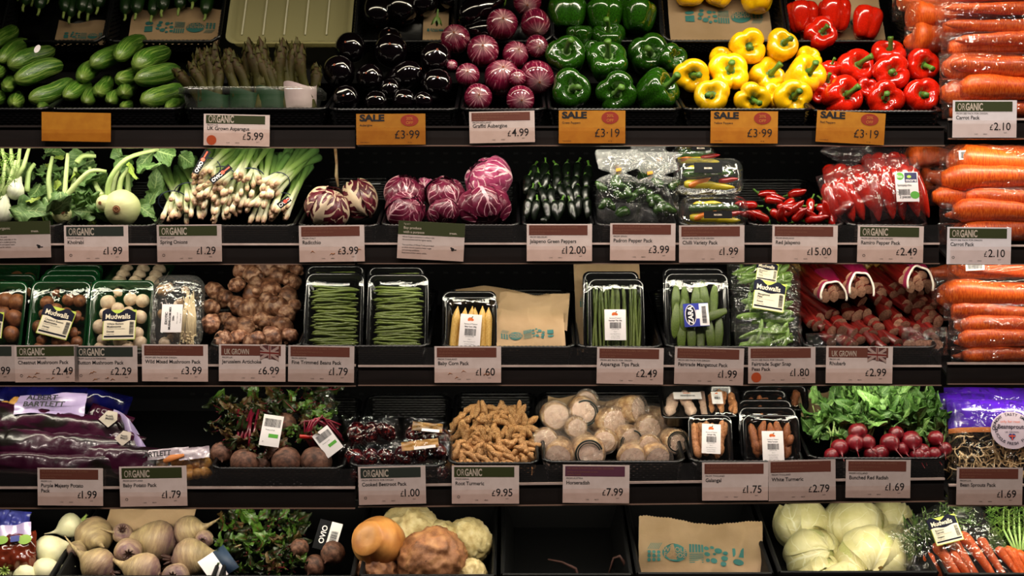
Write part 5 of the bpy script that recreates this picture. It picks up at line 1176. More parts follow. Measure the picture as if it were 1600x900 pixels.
# beans
bem = mat('green bean', [(0.3, '4c5a18'), (0.7, '6e7e34')], scale=(10, 10, 10), rough=.35, coat=.2)
def bean_geo(k):
    r_ = random.Random(k); g = Geo(); n = 14; a = r_.uniform(-.7, .7); p = r_.uniform(0, 6)
    g.tube([(a * math.sin(PI * i / n) + .25 * math.sin(i * .9 + p), .2 * math.sin(i * .5 + p), (i / n - .5) * 20) for i in range(n + 1)], [.3 if i == 0 else .45 if i == n else .95 + .1 * math.sin(i * 2.2 + k) for i in range(n + 1)], 8); return g.mesh('bean', bem)
_be = [bean_geo(i) for i in range(6)]
for bi, (x0, y0, x1, y1, d, what) in enumerate([(476, 428, 564, 556, .045, 'left of the two'), (574, 430, 666, 556, .045, 'right of the two'), (476, 416, 566, 520, .10, 'behind the left one'), (574, 418, 660, 520, .10, 'behind the right one')]):
    root, w, h = pack('bean_pack', 'black tray of fine green beans under film, ' + what, x0, y0, x1, y1, d, btray, 14, depth=.03, group='packs of fine green beans')
    r_ = random.Random(bi + 1)
    n = 27 if bi < 2 else 4
    for l in range(2):
        for k in range(n):
            y = h * (.06 + .80 * (k + .5 * l) / 27) if bi < 2 else h * (.9 - .02 * k)
            obj('bean', _be[r_.randrange(6)], root, (r_.uniform(-.05, .05) * w, y, -.012 + .008 * l), axis_rot((1, r_.uniform(-.07, .09), r_.uniform(-.02, .03)), r_.random() * 6), (.0031, .0031, w * .78 / 20 * r_.uniform(.93, 1.05)))
# baby corn
com = mat('baby corn', [(0.3, 'c89a44'), (0.7, 'dcb868')], scale=(3, 3, 3), rough=.4)
def corn_geo(k):
    g = Geo(); n = 44; g.tube([(.1 * math.sin(i / n * 3 + k), 0, i / n * 9) for i in range(n + 1)], [max(.12, (1 if i / n < .75 else 1 - ((i / n - .75) / .25) ** 1.6) * (1 + .06 * (i % 2))) * .95 for i in range(n + 1)], 20, lobes=10, lobe_amp=.05); return g.mesh('corn_cob', com)
_co = [corn_geo(i) for i in range(2)]
def fruitmark(w, h):
    e = Geo(); disc(e, -w*.03, h*.36, w*.12, .0003, ry=h*.05); disc(e, -w*.10, h*.33, w*.06, .0003, ry=h*.03); disc(e, w*.06, h*.34, w*.07, .0003, ry=h*.035)
    f_ = Geo(); f_.add([(0, h*.40, .0004), (w*.06, h*.45, .0004), (w*.10, h*.43, .0004), (w*.04, h*.39, .0004)], [(0, 1, 2, 3)])
    return [('fruit_mark', e, flat('mark orange', 'd8641c')), ('fruit_leaf', f_, flat('mark leaf', '2c4a1c'))]
def thai(root, cx, cy, z, w, h, rz, t):
    sticker(root, cx, cy, z, w, h, rz, WHITE, 'label_sticker', [('Siamese of Thailand', h*.055, 0, .2, 'CENTER', .01), (t, h*.06, 0, .12, 'CENTER', .03), ('packing date 2001', h*.04, 0, -.16, 'CENTER', 0), ('Class 1', h*.045, 0, -.24, 'CENTER', 0), ('keep refrigerated at 5 C', h*.04, 0, -.31, 'CENTER', 0), ('product of Thailand', h*.04, 0, -.38, 'CENTER', 0), ('best before see pack', h*.04, 0, -.44, 'CENTER', 0)], (-.26, .28, -.12, .08, False), fruitmark(w, h), label='white barcode label with an orange fruit mark')
root, w, h = pack('baby_corn_pack', 'black tray of baby corn with a white barcode label, in front', 698, 466, 774, 566, .04, btray, 14, R(-2), .028)
for k, fx in enumerate((-.36, -.20, -.05, .1, .25, .38)): obj('corn_cob', _co[k % 2], root, (fx * w * .98 - .004, .012, -.006), axis_rot((.02 if fx > 0 else .1, 1, 0), k), (.0088, .0088, h * .80 / 9 * (1 - .03 * (k % 2))))
thai(root, -.002, h*.46, .0105, S(34), S(56), R(-4), 'Baby Corn 100g')
root, w, h = pack('baby_corn_pack', 'second black tray of baby corn hidden behind the front one', 692, 457, 773, 556, .075, btray, 14, R(-1), .028)
for k, fx in enumerate((-.3, 0, .3)): obj('corn_cob', _co[k % 2], root, (fx * w, .012, -.006), axis_rot((0, 1, 0), k), (.009, .009, h * .78 / 9))
# paper bags in the corn basket
def bagflat(px0, px1, py, hh, d, tilt, rz, label, seed, prt=True, amp=.006, fold=True):
    w = S(px1 - px0, d); root = thing('paper_bag', label, 'paper bag', W((px0 + px1)/2, py, d), face_rot(R(tilt), rz), 'brown paper bags')
    p_ = obj('paper', crumple(w, hh, seed, amp).mesh('paper', kraft), root)
    if prt: bag_print(root, w, hh, .0015, prt if isinstance(prt, float) else .4, False, seed, amp)
    return root, w
bagflat(776, 884, 545, .11, .04, 40, R(2), 'brown paper bag with teal print lying beside the baby corn', 3, .35)
bagflat(774, 886, 512, .10, .09, 45, R(-5), 'upper crumpled brown paper bag with teal print beside baby corn', 7, .28, .010)
bagflat(706, 860, 478, .055, .2, 55, R(-6), 'creased brown paper bag end behind the baby corn pack', 12, False, .008)
bagflat(902, 1008, 560, .24, .12, 26, R(1), 'tall brown paper bag standing behind the asparagus tips', 5, .55, .004)
# asparagus tips
tpm = mat('thin asparagus', [(0.3, '3c4c18'), (0.7, '66702c')], scale=(20, 20, 20), rough=.45, vstops=[(0, '78883c'), (.7, '4c6020'), (1, '2c3c14')], vmix=.6)
_tp = [spear_geo(i + 20, 1, .05, .06).mesh('spear', tpm) for i in range(4)]
for bi, (x0, y0, x1, y1, d, what) in enumerate([(922, 437, 1006, 562, .045, 'in front with a barcode label'), (914, 426, 998, 545, .08, 'tucked behind')]):
    root, w, h = pack('asparagus_tips_pack', 'black tray of thin asparagus tips, ' + what, x0, y0, x1, y1, d, btray, 14, 0, .028)
    r_ = random.Random(bi)
    for k in range(30 if bi == 0 else 8):
        fx = (k % 15) / 14 - .5 if bi == 0 else (k / 7 - .5); obj('spear', _tp[k % 4], root, (fx * w * .84, .006, -.013 + .008 * (k // 15)), axis_rot((r_.uniform(-.05, .05), 1, 0), r_.random() * 6), (.058, .058, h * r_.uniform(.84, .91)))
    if bi == 0: thai(root, -.003, h*.42, .0105, S(34), S(50), 0, 'Asparagus Tips 100g')
# mangetout
mgm = mat('mangetout pod', [(0.3, '44581a'), (0.7, '60742a')], scale=(5, 5, 5), rough=.4, bump=.3); 
def pod_geo(k, fat=.28):
    r_ = random.Random(k); g = Geo(); n = 12; b = r_.uniform(-.6, .6)
    g.tube([(b * math.sin(PI * i / n), 0, (i / n - .5) * 6) for i in range(n + 1)], [max(.06, math.sin(PI * min(1, max(0, i / n))) ** .45 * (1 + .03 * math.sin(i * 2.4))) for i in range(n + 1)], 12, flat=fat); return g
_mg = [pod_geo(i, .22).mesh('pod', mgm) for i in range(3)]
root, w, h = pack('mangetout_pack', 'black tray of flat green pea pods with a blue label', 1044, 428, 1140, 560, .045, btray, 14, R(0), .03)
for k, (fx, fy, a) in enumerate([(-.38, .68, .05), (-.2, .66, -.05), (-.02, .68, .1), (.15, .72, -.12), (.32, .68, .1), (-.3, .28, .05), (-.12, .26, .0), (.06, .27, .06), (.22, .28, -.06), (.38, .3, .08), (-.06, .5, .2), (.27, .5, 1.2), (-.4, .45, .1), (.12, .5, -.2), (-.25, .5, 0)]):
    obj('pod', _mg[k % 3], root, (fx * w * .9, fy * h, -.010 + .004 * (k // 5)), axis_rot((math.sin(a), math.cos(a), 0)) @ Quaternion((0, 0, 1), PI / 2 if .5 > abs((axis_rot((math.sin(a), math.cos(a), 0)) @ Vector((1, 0, 0))).z) else 0), (.0098, .0098, h * .44 / 6))
e = Geo(); disc(e, -S(9), 0, S(9), .0003, ry=S(17)); e1 = Geo(); disc(e1, -S(9), 0, S(8), .0005, ry=S(16)); e2 = Geo(); rect(e2, S(5), S(20), -S(18), S(18), .0003); barcode(b := Geo(), S(9), S(16), -S(14), S(14), .0006, 5, True); rect(e2, -S(0), S(5), -S(6), S(8), .0003)
tz = text_geo('ZARA', .015, 'CENTER', bold=.03, x=0, y=0, z=.0008, rz=R(90)); tz.v = [(x - S(9) + .005, y, z) for x, y, z in tz.v]
sticker(root, -w*.03, h*.50, .0105, S(40), S(38), R(3), flat('royal blue', '1c2a8a', .35), extra=[('oval_edge', e, WHITE), ('oval', e1, navy), ('white_strip', e2, WHITE), ('label_bars', b, INK), ('label_title', tz, WHITE)], label='blue label with an oval name plate')
pack('mangetout_pack', 'second black tray of pea pods behind the blue labelled one', 1040, 420, 1134, 540, .08, btray, 14, R(0), .03)
# sugar snaps in bags
snm = mat('sugar snap pod', [(0.3, '4c7420'), (0.7, '7c9c44')], scale=(5, 5, 5), rough=.35, coat=.2); _sn = [pod_geo(i + 3, .6).mesh('pod', snm) for i in range(3)]
for bi, (x0, y0, x1, y1, d, what) in enumerate([(1142, 434, 1252, 520, .07, 'with a printed label'), (1148, 506, 1254, 552, .035, 'lying in front'), (1136, 410, 1250, 450, .13, 'at the back under the shelf')]):
    w, h = S(x1 - x0, d), S(y1 - y0, d); root = thing('sugar_snap_bag', 'clear bag of round green pea pods, ' + what, 'vegetable bag', W((x0 + x1)/2, y1, d), face_rot(R(16), R(-2)), 'bags of sugar snap peas')
    r_ = random.Random(bi)
    for k in range(30):
        a = r_.uniform(-.5, .5) + (1.2 if k % 2 else .2); obj('pod', _sn[k % 3], root, (w * r_.uniform(-.27, .27), h * r_.uniform(.22, .78), r_.uniform(-.012, .01)), axis_rot((math.cos(a), math.sin(a) * .6, r_.uniform(-.1, .1)), a * 9), (.0085, .0085, .0095))
    obj('film', pillow_geo(w, h, .024, .005, bi + 31, 30, 24, 4).mesh('film', film('snap bag film', milk=.006, rough=.06, bump=.9, scale=24, refl=1.0)), root)['label'] = 'clear crinkled film'
    if bi != 1: mudlabel(root, w*.02, h*(.62 if bi == 0 else .5), S(50 if bi == 0 else 34), R(-8), 'Mangetout', 'Kenya', .030, 'Peas')
# rhubarb
rhm = mat('rhubarb skin', [(0.3, '380606'), (0.55, '600e0c'), (0.8, '7c221c')], scale=(3, 3, 1), kind='rad', rough=.3, coat=.3, bump=.3, bscale=(9, 9, 1)); rhc = mat('cut rhubarb', [(0.3, '6c4632'), (0.7, 'a27660')], scale=(3, 3, 3), rough=.7)
rhg = mat('rhubarb top', [(0.3, '7c3018'), (0.7, '8c7c2c')], scale=(20, 20, 9), rough=.4)
def stalk_geo(k):
    g = Geo(); r_ = random.Random(k); n = 8; b = r_.uniform(-.6, .6)
    g.tube([(b * (i / n) ** 2, .4 * math.sin(i * .3 + k), i / n * 12) for i in range(n + 1)], [1.12, 1.05, 1, .97, .95, .93, .92, .9, .88], 14, caps=False, lobes=6, lobe_amp=.04, flat=.75)
    vs = g.v[:14]; c = Vector((0, 0, -.12)); g.add([tuple(c)] + vs, [(0, 1 + (i + 1) % 14, 1 + i) for i in range(14)], None, 1); return g.mesh('stalk', [rhm, rhc])
_rh = [stalk_geo(i) for i in range(4)]
pinkw = mat('pink wrapper', [(0.3, '6c0c2c'), (0.7, '841440')], scale=(20, 20, 20), rough=.35, coat=.3); whitew = flat('white wrapper edge', 'd0c4b8', .5)
RB = [((1300, 478), (1292, 452), 'behind its pink wrapper on the left', [(1292, 470), (1300, 462), (1283, 500), (1322, 480), (1270, 506), (1276, 512), (1300, 492), (1306, 492), (1327, 493)], (1295, 452, 40, 24)),
      ((1345, 460), (1345, 440), 'with thick red stalks in the pink wrapper', [(1368, 450), (1375, 462), (1395, 450), (1352, 448), (1341, 462), (1350, 470)], (1338, 443, 38, 30)),
      ((1430, 460), (1425, 430), 'upper right, in a pink wrapper', [(1428, 464), (1440, 460), (1452, 452), (1436, 478), (1450, 484), (1420, 450), (1464, 462), (1437, 495), (1458, 495), (1467, 500), (1475, 484), (1410, 455), (1418, 478)], (1428, 434, 40, 30)),
      ((1370, 500), (1340, 470), 'loosely heaped in the middle', [(1372, 470), (1388, 476), (1404, 496), (1404, 510), (1415, 508), (1395, 520), (1376, 512), (1364, 522), (1382, 532), (1402, 536), (1362, 505), (1340, 494), (1355, 492), (1418, 482), (1386, 490), (1416, 524), (1370, 538), (1432, 512), (1446, 505), (1430, 528), (1452, 520), (1440, 536), (1462, 530), (1425, 545), (1408, 550), (1384, 548), (1398, 462), (1378, 458), (1320, 455), (1444, 470), (1462, 476)], None),
      ((1310, 515), (1290, 480), 'low on the left', [(1300, 520), (1318, 522), (1333, 525), (1286, 512), (1345, 532), (1335, 540), (1316, 505), (1352, 518), (1447, 545), (1300, 538), (1322, 538)], None)]
r_ = random.Random(17)
for bi, (c0, c1, what, pts, wr) in enumerate(RB):
    d0 = .07; P = W(*c0, .1); root = thing('rhubarb_bunch', 'bunch of cut red rhubarb stalks ' + what, 'rhubarb', P, None, 'rhubarb bunches')
    for k, (x, y) in enumerate(pts):
        d = .045 + (548 - y) * .0011; dr = Vector((r_.uniform(-.25, .12) - .15, 1, .42 + r_.uniform(-.1, .15))); rr_ = S(r_.uniform(8, 11) * (1.3 if bi == 1 and k < 3 else 1))
        if r_.random() < .3: dr.x -= r_.uniform(.3, .8); dr.z += .25
        obj('stalk', _rh[k % 4], root, W(x, y, d) - P, axis_rot(dr, r_.random() * 6), (rr_, rr_, .020))
    if wr:
        cx, cy, ww, hh = wr
        for k in range(9):
            a = k * 2.4; q_ = .55 * math.sqrt((k + .5) / 9); rr_ = S(9)
            obj('stalk', _rh[k % 4], root, W(cx + ww * q_ * math.cos(a), cy + hh * q_ * math.sin(a) + 4, .075 + .01 * (k % 3)) - P, axis_rot((-.1, 1, .3 + .05 * (k % 3)), k), (rr_, rr_, .012))
        cx, cy, ww, hh = wr; g = Geo(); n = 26; q = W(cx, cy, .12) - P
        def ringr(f, dy): return [q + Vector((S(ww) * .54 * f * math.cos(-.35 + 3.9*i/n), dy + .01 * math.sin(5*i/n) + .003*nz((i*.7, dy*50, bi)), S(hh) * .95 * f * math.sin(-.35 + 3.9*i/n) * (1 + .06 * math.sin(i * .8 + bi)) + dy * .3)) for i in range(n)]
        RR = [ringr(1.0, -.045), ringr(1.12, -.035), ringr(1.18, -.01), ringr(1.22, .04)]; g.sheet(lambda u, v: RR[round(v*3)][round(u*(n-1))], n - 1, 3); obj('wrapper', g.mesh('wrapper', pinkw), root)['label'] = 'pink printed wrapper'
        g = Geo(); g.tube(ringr(1.01, -.046), .0026, 5); obj('wrapper_edge', g.mesh('wrapper_edge', whitew), root)
g = Geo(); r_ = random.Random(3)
for k in range(26):
    x = r_.uniform(1252, 1420); y = r_.uniform(405, 450); a = W(x, y, .2); g.tube([a, a + Vector((-.02, .03, .03)), a + Vector((-.04 + r_.uniform(-.03, .03), .06, .07))], [.007, .007, .004], 7)
tag(obj('rhubarb_tops', g.mesh('rhubarb_tops', rhg)), 'yellow and orange upper rhubarb stalks fading under the shelf above', 'rhubarb', kind='stuff')
root = thing('rhubarb_bag', 'crinkled clear bag end under the rhubarb on the right', 'vegetable bag', W(1446, 556, .04), face_rot(R(10))); obj('film', pillow_geo(S(72), S(46), .02, .006, 77, 24, 20).mesh('film', film('snap bag film')), root)
for k in range(4): obj('stalk', _rh[k], root, (S(-24 + k * 14), S(18), 0), axis_rot((.2, 0, -1)), (.012, .012, .003))
root = thing('rhubarb_bag', 'crinkled clear bag end under the rhubarb on the left', 'vegetable bag', W(1300, 556, .035), face_rot(R(10))); obj('film', pillow_geo(S(80), S(36), .02, .006, 78, 24, 20).mesh('film', film('snap bag film')), root)
# ------------------------------------------------------------------ fourth shelf
basket(328, 540, 4, 'woven black basket of beetroot bunches', bay=0); basket(700, 842, 4, 'woven black basket of turmeric roots', lift=.003)
basket(846, 1072, 4, 'woven black basket of wrapped horseradish', lift=.003); basket(1262, 1480, 4, 'woven black basket of radish bunches', lift=.004)
basket(544, 696, 4, 'woven black basket under the beetroot packs'); basket(1076, 1258, 4, 'woven black basket under the root packs')
purp = mat('purple printed film', [(0.40, '14100c'), (0.47, '1c0c14'), (0.52, '300a20'), (0.7, '3c1028')], scale=(5, 16, 12), rough=.26, coat=.22, bump=.9, bscale=(30, 34, 30), dist=1.0)
lilac = mat('lilac film', [(0.3, '8c7ca4'), (0.7, 'a493bc')], scale=(20, 20, 20), rough=.3, coat=.4, bump=.4, bscale=(40, 40, 40)); bluef = mat('blue printed film', [(0.35, '0c0c34'), (0.55, '14145c'), (0.7, '4c3820')], scale=(14, 14, 14), rough=.15, coat=.6, bump=.8, bscale=(40, 40, 40))
def potato_bag(x0, y0, x1, y1, d, rz, label, m, k, end=None, seed=0):
    w, h = S(x1 - x0, d), S(y1 - y0, d); root = thing('potato_bag', label, 'vegetable bag', W((x0 + x1)/2, y1, d), face_rot(R(20), rz), 'bags of potatoes on the fourth shelf')
    g = pillow_geo(w, h, .042, .0022, k, 60, 22, 3.2, freq=12, tb=.03); g.v = [(x, y, z + .011 * nz((x * 11 + k, y * 16, k)) * (1 if z > 0 else 0)) for x, y, z in g.v]; obj('printed_film', g.mesh('printed_film', m), root)
    if end: 
        ex, ey, ew, eh, er, txt = end
        g = Geo(); g.sheet(lambda u, v: ((u-.5)*ew, (v-.5)*eh*(1 - .35*u if txt is None else 1), .006*math.sin(u*5+v*4) + .006 * nz((u*4+k, v*4, 1))), 16, 10)
        e = obj('pale_end', g.mesh('pale_end', lilac), root, (ex, ey, .030), (R(-25) if txt else 0, 0, er)); e['label'] = 'pale lilac printed end'
        if txt:
            g = Geo()
            for i, t in enumerate(txt): g.merge(text_geo(t, eh*.34, 'LEFT', bold=.03, x=-ew*.34 + i * -.004, y=eh*(.04 - .33*i), z=.013))
            tag(obj('bag_lettering', g.mesh('bag_lettering', INK, False), e), kind='stuff')
potato_bag(-60, 636, 190, 716, .075, R(-9), 'topmost clear and purple potato bag with lilac lettered end', purp, 1, (.0, .112, S(112), S(42), R(9), ('ALBERT', 'BARTLETT')))
potato_bag(-70, 668, 208, 738, .055, R(-5), 'second potato bag down, shiny dark purple', purp, 2); potato_bag(-70, 706, 196, 752, .035, R(-2), 'lowest potato bag behind the price card', purp, 3)
potato_bag(60, 690, 240, 752, .05, R(-6), 'purple potato bag half under the others, to the right', purp, 8)
g = Geo()
def flap(x0, y0, x1, y1, d, label, rz):
    w, h = S(x1 - x0, d), S(y1 - y0, d); root = thing('potato_bag', label, 'vegetable bag', W((x0 + x1)/2, y1, d), face_rot(R(25), rz), 'bags of potatoes on the fourth shelf')
    obj('printed_film', pillow_geo(w * .75, h, .02, .006, int(x0), 26, 20, 3, freq=22).mesh('printed_film', purp), root, (-w*.14, 0, 0))
    g = Geo(); g.sheet(lambda u, v: (-w*.1 + u*w*.58, h*(.12 + v*(.85 - .55*u*u)) , .022 + .006*math.sin(u*7 + v*5) - .02*u), 18, 10); e = obj('pale_end', g.mesh('pale_end', lilac), root); e['label'] = 'pale lilac sealed end'
    g = Geo(); g.add([(-w*.2, h*.42, .036), (0, h*.28, .034), (w*.08, h*.6, .033), (w*.03, h*.85, .034), (-w*.12, h*.8, .036)], [(0, 1, 2, 3, 4)]); e2 = obj('pack_label', g.mesh('pack_label', flat('label grey', 'a89c90')), root)
    g = text_geo('Purple', h*.09, bold=.02, x=-w*.11, y=h*.58, z=.0365, rz=.3); g.merge(text_geo('Majesty', h*.09, bold=.02, x=-w*.10, y=h*.50, z=.0365, rz=.3)); tag(obj('label_lettering', g.mesh('label_lettering', INK, False), root), kind='stuff')
flap(120, 640, 218, 688, .085, 'potato bag with lilac sealed end poking out to the right, upper', R(-20)); flap(150, 672, 232, 716, .07, 'potato bag with lilac sealed end poking out to the right, lower', R(-22))
potato_bag(-60, 600, 130, 650, .17, R(-3), 'dark blue potato bag at the back of the pile', bluef, 4); potato_bag(60, 604, 200, 640, .22, R(-12), 'dark blue and clear potato bag at the rear', bluef, 5)
yp = mat('yellow potato', [(0.3, 'a87430'), (0.7, 'cc9a4c')], scale=(2, 2, 2), rough=.5)
for k, (x, y, r) in enumerate([(8, 636, 11), (24, 632, 12), (16, 645, 10), (34, 640, 9)]):
    g = Geo(); g.ico(3, (1.1, .9, .85), .12, 1.5, k); spun('potato', g.mesh('potato', yp), 'golden potato showing at the left edge, %s' % ORD[k], 'potato', W(x, y, .11), (.3, -1, .2), S(r), k, 'golden potatoes at the left edge')
whitef = mat('white printed film', [(0.35, 'b8a8b4'), (0.65, 'd4c8d0')], scale=(14, 14, 14), rough=.2, coat=.5, bump=.8, bscale=(50, 50, 50))
for bi, (x0, y0, x1, y1, d, what) in enumerate([(206, 704, 300, 752, .05, 'left one with black lettering'), (284, 700, 332, 756, .045, 'crumpled end beside the beetroot')]):
    w, h = S(x1 - x0, d), S(y1 - y0, d); root = thing('baby_potato_bag', 'white and clear bag of baby potatoes, ' + what, 'vegetable bag', W((x0 + x1)/2, y1, d), face_rot(R(25), R(6)), 'bags of baby potatoes')
    for k in range(6): obj('potato', bpy.data.meshes['potato'], root, ((k % 3 - 1) * w * .26, h * (.3 + .3 * (k // 3)), 0), (k, k * 2, 0), .014)
    obj('film', pillow_geo(w, h, .024, .007, 50 + bi, 30, 22, 3).mesh('film', film('snap bag film')), root)
    g = Geo(); g.sheet(lambda u, v: ((u-.5)*w*.98, h*(.62 + .34*v), .026 + .005*nz((u*6, v*3, bi))), 20, 6); e = obj('printed_strip', g.mesh('printed_strip', whitef), root)
    if bi == 0: g = text_geo('BARTLETT', h*.25, 'CENTER', bold=.03, sx=.85, x=-w*.05, y=h*.70, z=.0315); tag(obj('bag_lettering', g.mesh('bag_lettering', INK, False), e), kind='stuff'); gg = Geo(); gg.tube([(w*.08, h*.5, .03), (w*.2, h*.58, .032), (w*.42, h*.66, .03)], [.004, .008, .003], 8, flat=.5); tag(obj('carrot_print', gg.mesh('carrot_print', flat('orange print', 'c87838')), root))
# beetroot bunches
btm = mat('beetroot skin', [(0.36, '3c2418'), (0.5, '603c2c'), (0.64, '7c5644')], scale=(2, 2, 3), rough=.65, bump=.5, bscale=(4, 4, 4), voro=(5, '3c201a', .05))
bst = mat('beet stem', [(0.3, '4c0c1c'), (0.7, '8a1c34')], scale=(20, 20, 5), rough=.3, coat=.3)
blf = veined('beet leaf', '141e08', '4c1824', 6, .05, .10, .4, coat=.2, base2='26380e'); blf2 = veined('bright beet leaf', '2c4c12', '6c7c3c', 6, .05, .08, .4, coat=.2, base2='4c701e'); blf3 = veined('brown beet leaf', '3c2c10', '7c3434', 6, .05, .10, .5, base2='5c4c20')
BLS = [[leaf_geo(i + 30, 1, .62, .5, .14, .3, .18, nv=8, nu=6, petiole=.2, pr=.03).mesh('leaf', [m, bst]) for i in range(3)] for m in (blf, blf2, blf3)]
g = Geo(); g.lathe([(0, -1.25), (.05, -1.2), (.12, -1.0), (.45, -.88), (.8, -.6), (.98, -.2), (1.0, .15), (.9, .5), (.65, .78), (.35, .9), (.2, 1.0), (0, 1.0)], 26, amp=.08, freq=1.1, seed=5); BT = g.mesh('beet', btm)
def greens(root, P, x0, x1, y0, y1, n, d, ln, seed, weights=(1, 1, 1), sets=None, dk=.0011, up=.6, name='leaf'):
    r_ = random.Random(seed); sets = sets or BLS; pool = [i for i, w_ in enumerate(weights) for _ in range(w_)]
    for k in range(n):
        x, y = r_.uniform(x0, x1), r_.uniform(y0, y1); s_ = sets[r_.choice(pool)]
        obj(name, s_[r_.randrange(len(s_))], root, W(x, y, d + (y1 - y) * dk + r_.uniform(-.01, .02)) - P, axis_rot((r_.uniform(-1, 1), r_.uniform(-.9, .4), r_.uniform(-.6, 1) * up)) @ Quaternion((0, 0, 1), r_.uniform(-1.6, 1.6)), S(ln) * r_.uniform(.6, 1.25))
BB = [('left beetroot bunch with dark wilted leaves', [(346, 708, 18), (382, 724, 23), (408, 725, 17)], (335, 440, 622, 705, 95, 26, (5, 1, 3)), 1),
      ('right beetroot bunch with arching maroon stems', [(448, 722, 24), (494, 722, 25), (425, 706, 14)], (440, 505, 625, 690, 46, 22, (2, 5, 1)), 2)]
for label, beets, (x0, x1, y0, y1, n, ln, wt), sd in BB:
    P = W((x0 + x1)/2, 740, .08); root = thing('beetroot_bunch', label, 'beetroot', P, None, 'beetroot bunches')
    for k, (x, y, r) in enumerate(beets): obj('beet', BT, root, W(x, y, .055 if r > 20 else .08) - P, axis_rot((.2 * k - .2, .8, .6), k * 2), S(r))
    greens(root, P, x0, x1, y0, y1, n, .06, ln, sd, wt)
    r_ = random.Random(sd)
    for k in range(9 if sd == 2 else 5):
        if sd == 2: q = [r_.uniform(-7, 7) for _ in range(8)]; pts = [W(488 + k * 2 + q[0], 702 + k % 3 * 4, .07), W(474 + k * 1.5 + q[1] * .4, 682 - k, .06 + .002 * (k % 3)), W(482 + k * 2 + q[2], 662 - k * 1.3 + q[3] * .6, .06), W(508 + q[4], 654 + k * 1.6 + q[5] * .7, .07), W(530 + q[6], 668 + k * 2 + q[7] * 1.5, .08)]
        else: pts = [W(360 + k * 10, 712, .08), W(372 + k * 6, 680, .08), W(380 + k * 6 + r_.uniform(-10, 10), 640, .12)]
        g = Geo(); g.tube([p - P for p in pts], [.0035, .0032, .003, .0028, .002][:len(pts)], 7); obj('stem', g.mesh('stem', bst), root)
    if sd == 2: g = Geo(); g.box(-S(14), S(14), -.004, .004, -.003, .003); obj('red_band', g.mesh('red_band', flat('red band', 'a81c14', .3)), root, W(482, 683, .052) - P, face_rot(0, R(-5)))
    w, h = (S(32), S(50)) if sd == 1 else (S(30), S(44)); q = W(424, 673, .05) - P if sd == 1 else W(512, 690, .045) - P
    gg = Geo(); rect(gg, -w*.1, w*.38, -h*.22, -h*.1, .0003); st = sticker(root, q.x, q.y, q.z, w, h, 0, WHITE, 'swing_tag', lines=[('Product of UK', h*.06, -.3, 0, 'LEFT', 0)], code=(-.4, .42, .12, .38, False), extra=[('tag_mark', gg, flat('label green', '4c9a28'))], label='white barcode swing tag')
    st.rotation_mode = 'QUATERNION'; st.rotation_quaternion = face_rot(R(15), R(-8 if sd == 1 else 38))
P = W(440, 640, .22); root = thing('beetroot_bunch', 'dark beetroot greens at the back under the shelf', 'beetroot', P, None, 'beetroot bunches'); greens(root, P, 380, 520, 605, 650, 50, .17, 28, 9, (6, 1, 2), dk=.0005)
obj('beet', BT, root, W(445, 664, .12) - P, axis_rot((0, .5, .6)), S(20))
g = Geo(); g.sheet(lambda u, v: ((u-.5)*.03, v*.11, .006*math.sin(v*6)), 4, 12); tag(obj('bag_strip', g.mesh('bag_strip', ckf), None, W(524, 690, .12), face_rot(R(10), R(12))), 'narrow strip of clear bag standing behind the beetroot', 'plastic')
# cooked beetroot packs
cbm = mat('cooked beetroot', [(0.36, '18050a'), (0.5, '380a12'), (0.64, '641c18')], scale=(3, 3, 3), rough=.2, coat=.5)
g = Geo(); g.ico(3, (1, 1, .8), .1, 1.4, 6); CB_ = g.mesh('beet', cbm)
vacf = film('vacuum film', milk=.0, rough=.04, bump=.8, scale=18, refl=.9); gold = mat('gold print', [(0.4, '5c3c14'), (0.6, '9c7028')], scale=(30, 30, 30), rough=.4)
for k, (x0, y0, x1, y1, d, rz, lab) in enumerate([(536, 648, 624, 698, .09, .05, 'upper left, plain film'), (530, 692, 626, 734, .055, .02, 'lower left, plain film'), (626, 655, 705, 700, .09, -.1, 'upper right, with gold printed label'), (612, 682, 708, 728, .05, .12, 'right front, with a wide clear seam'), (540, 728, 620, 756, .03, 0, 'lowest left, half hidden'), (640, 722, 704, 756, .03, .05, 'lowest right behind the card')]):
    w, h = S(x1 - x0, d), S(y1 - y0, d); root = thing('cooked_beetroot_pack', 'clear vacuum pack of dark cooked beetroot, ' + lab, 'vegetable pack', W((x0 + x1)/2, y1, d), face_rot(R(25), rz), 'cooked beetroot packs')
    for j in range(3): obj('beet', CB_, root, ((j - 1) * w * .27, h * .5, -.004), (j, j * 2, j), (w * .165, h * .36, .022))
    obj('film', pillow_geo(w * 1.04, h * 1.1, .026, .005, 90 + k, 30, 22, 3.5).mesh('film', vacf), root)['label'] = 'clear shiny vacuum film'
    if k in (2, 3):
        g = Geo(); g.sheet(lambda u, v: ((u-.5)*w*.6, h*(.45 + .32*v), .028 + .004*nz((u*5, v*4, k))), 12, 6); e = obj('gold_label', g.mesh('gold_label', gold), root); g = Geo(); rect(g, -w*.1, w*.25, h*.42, h*.52, .034); obj('white_strip', g.mesh('white_strip', WHITE), root)
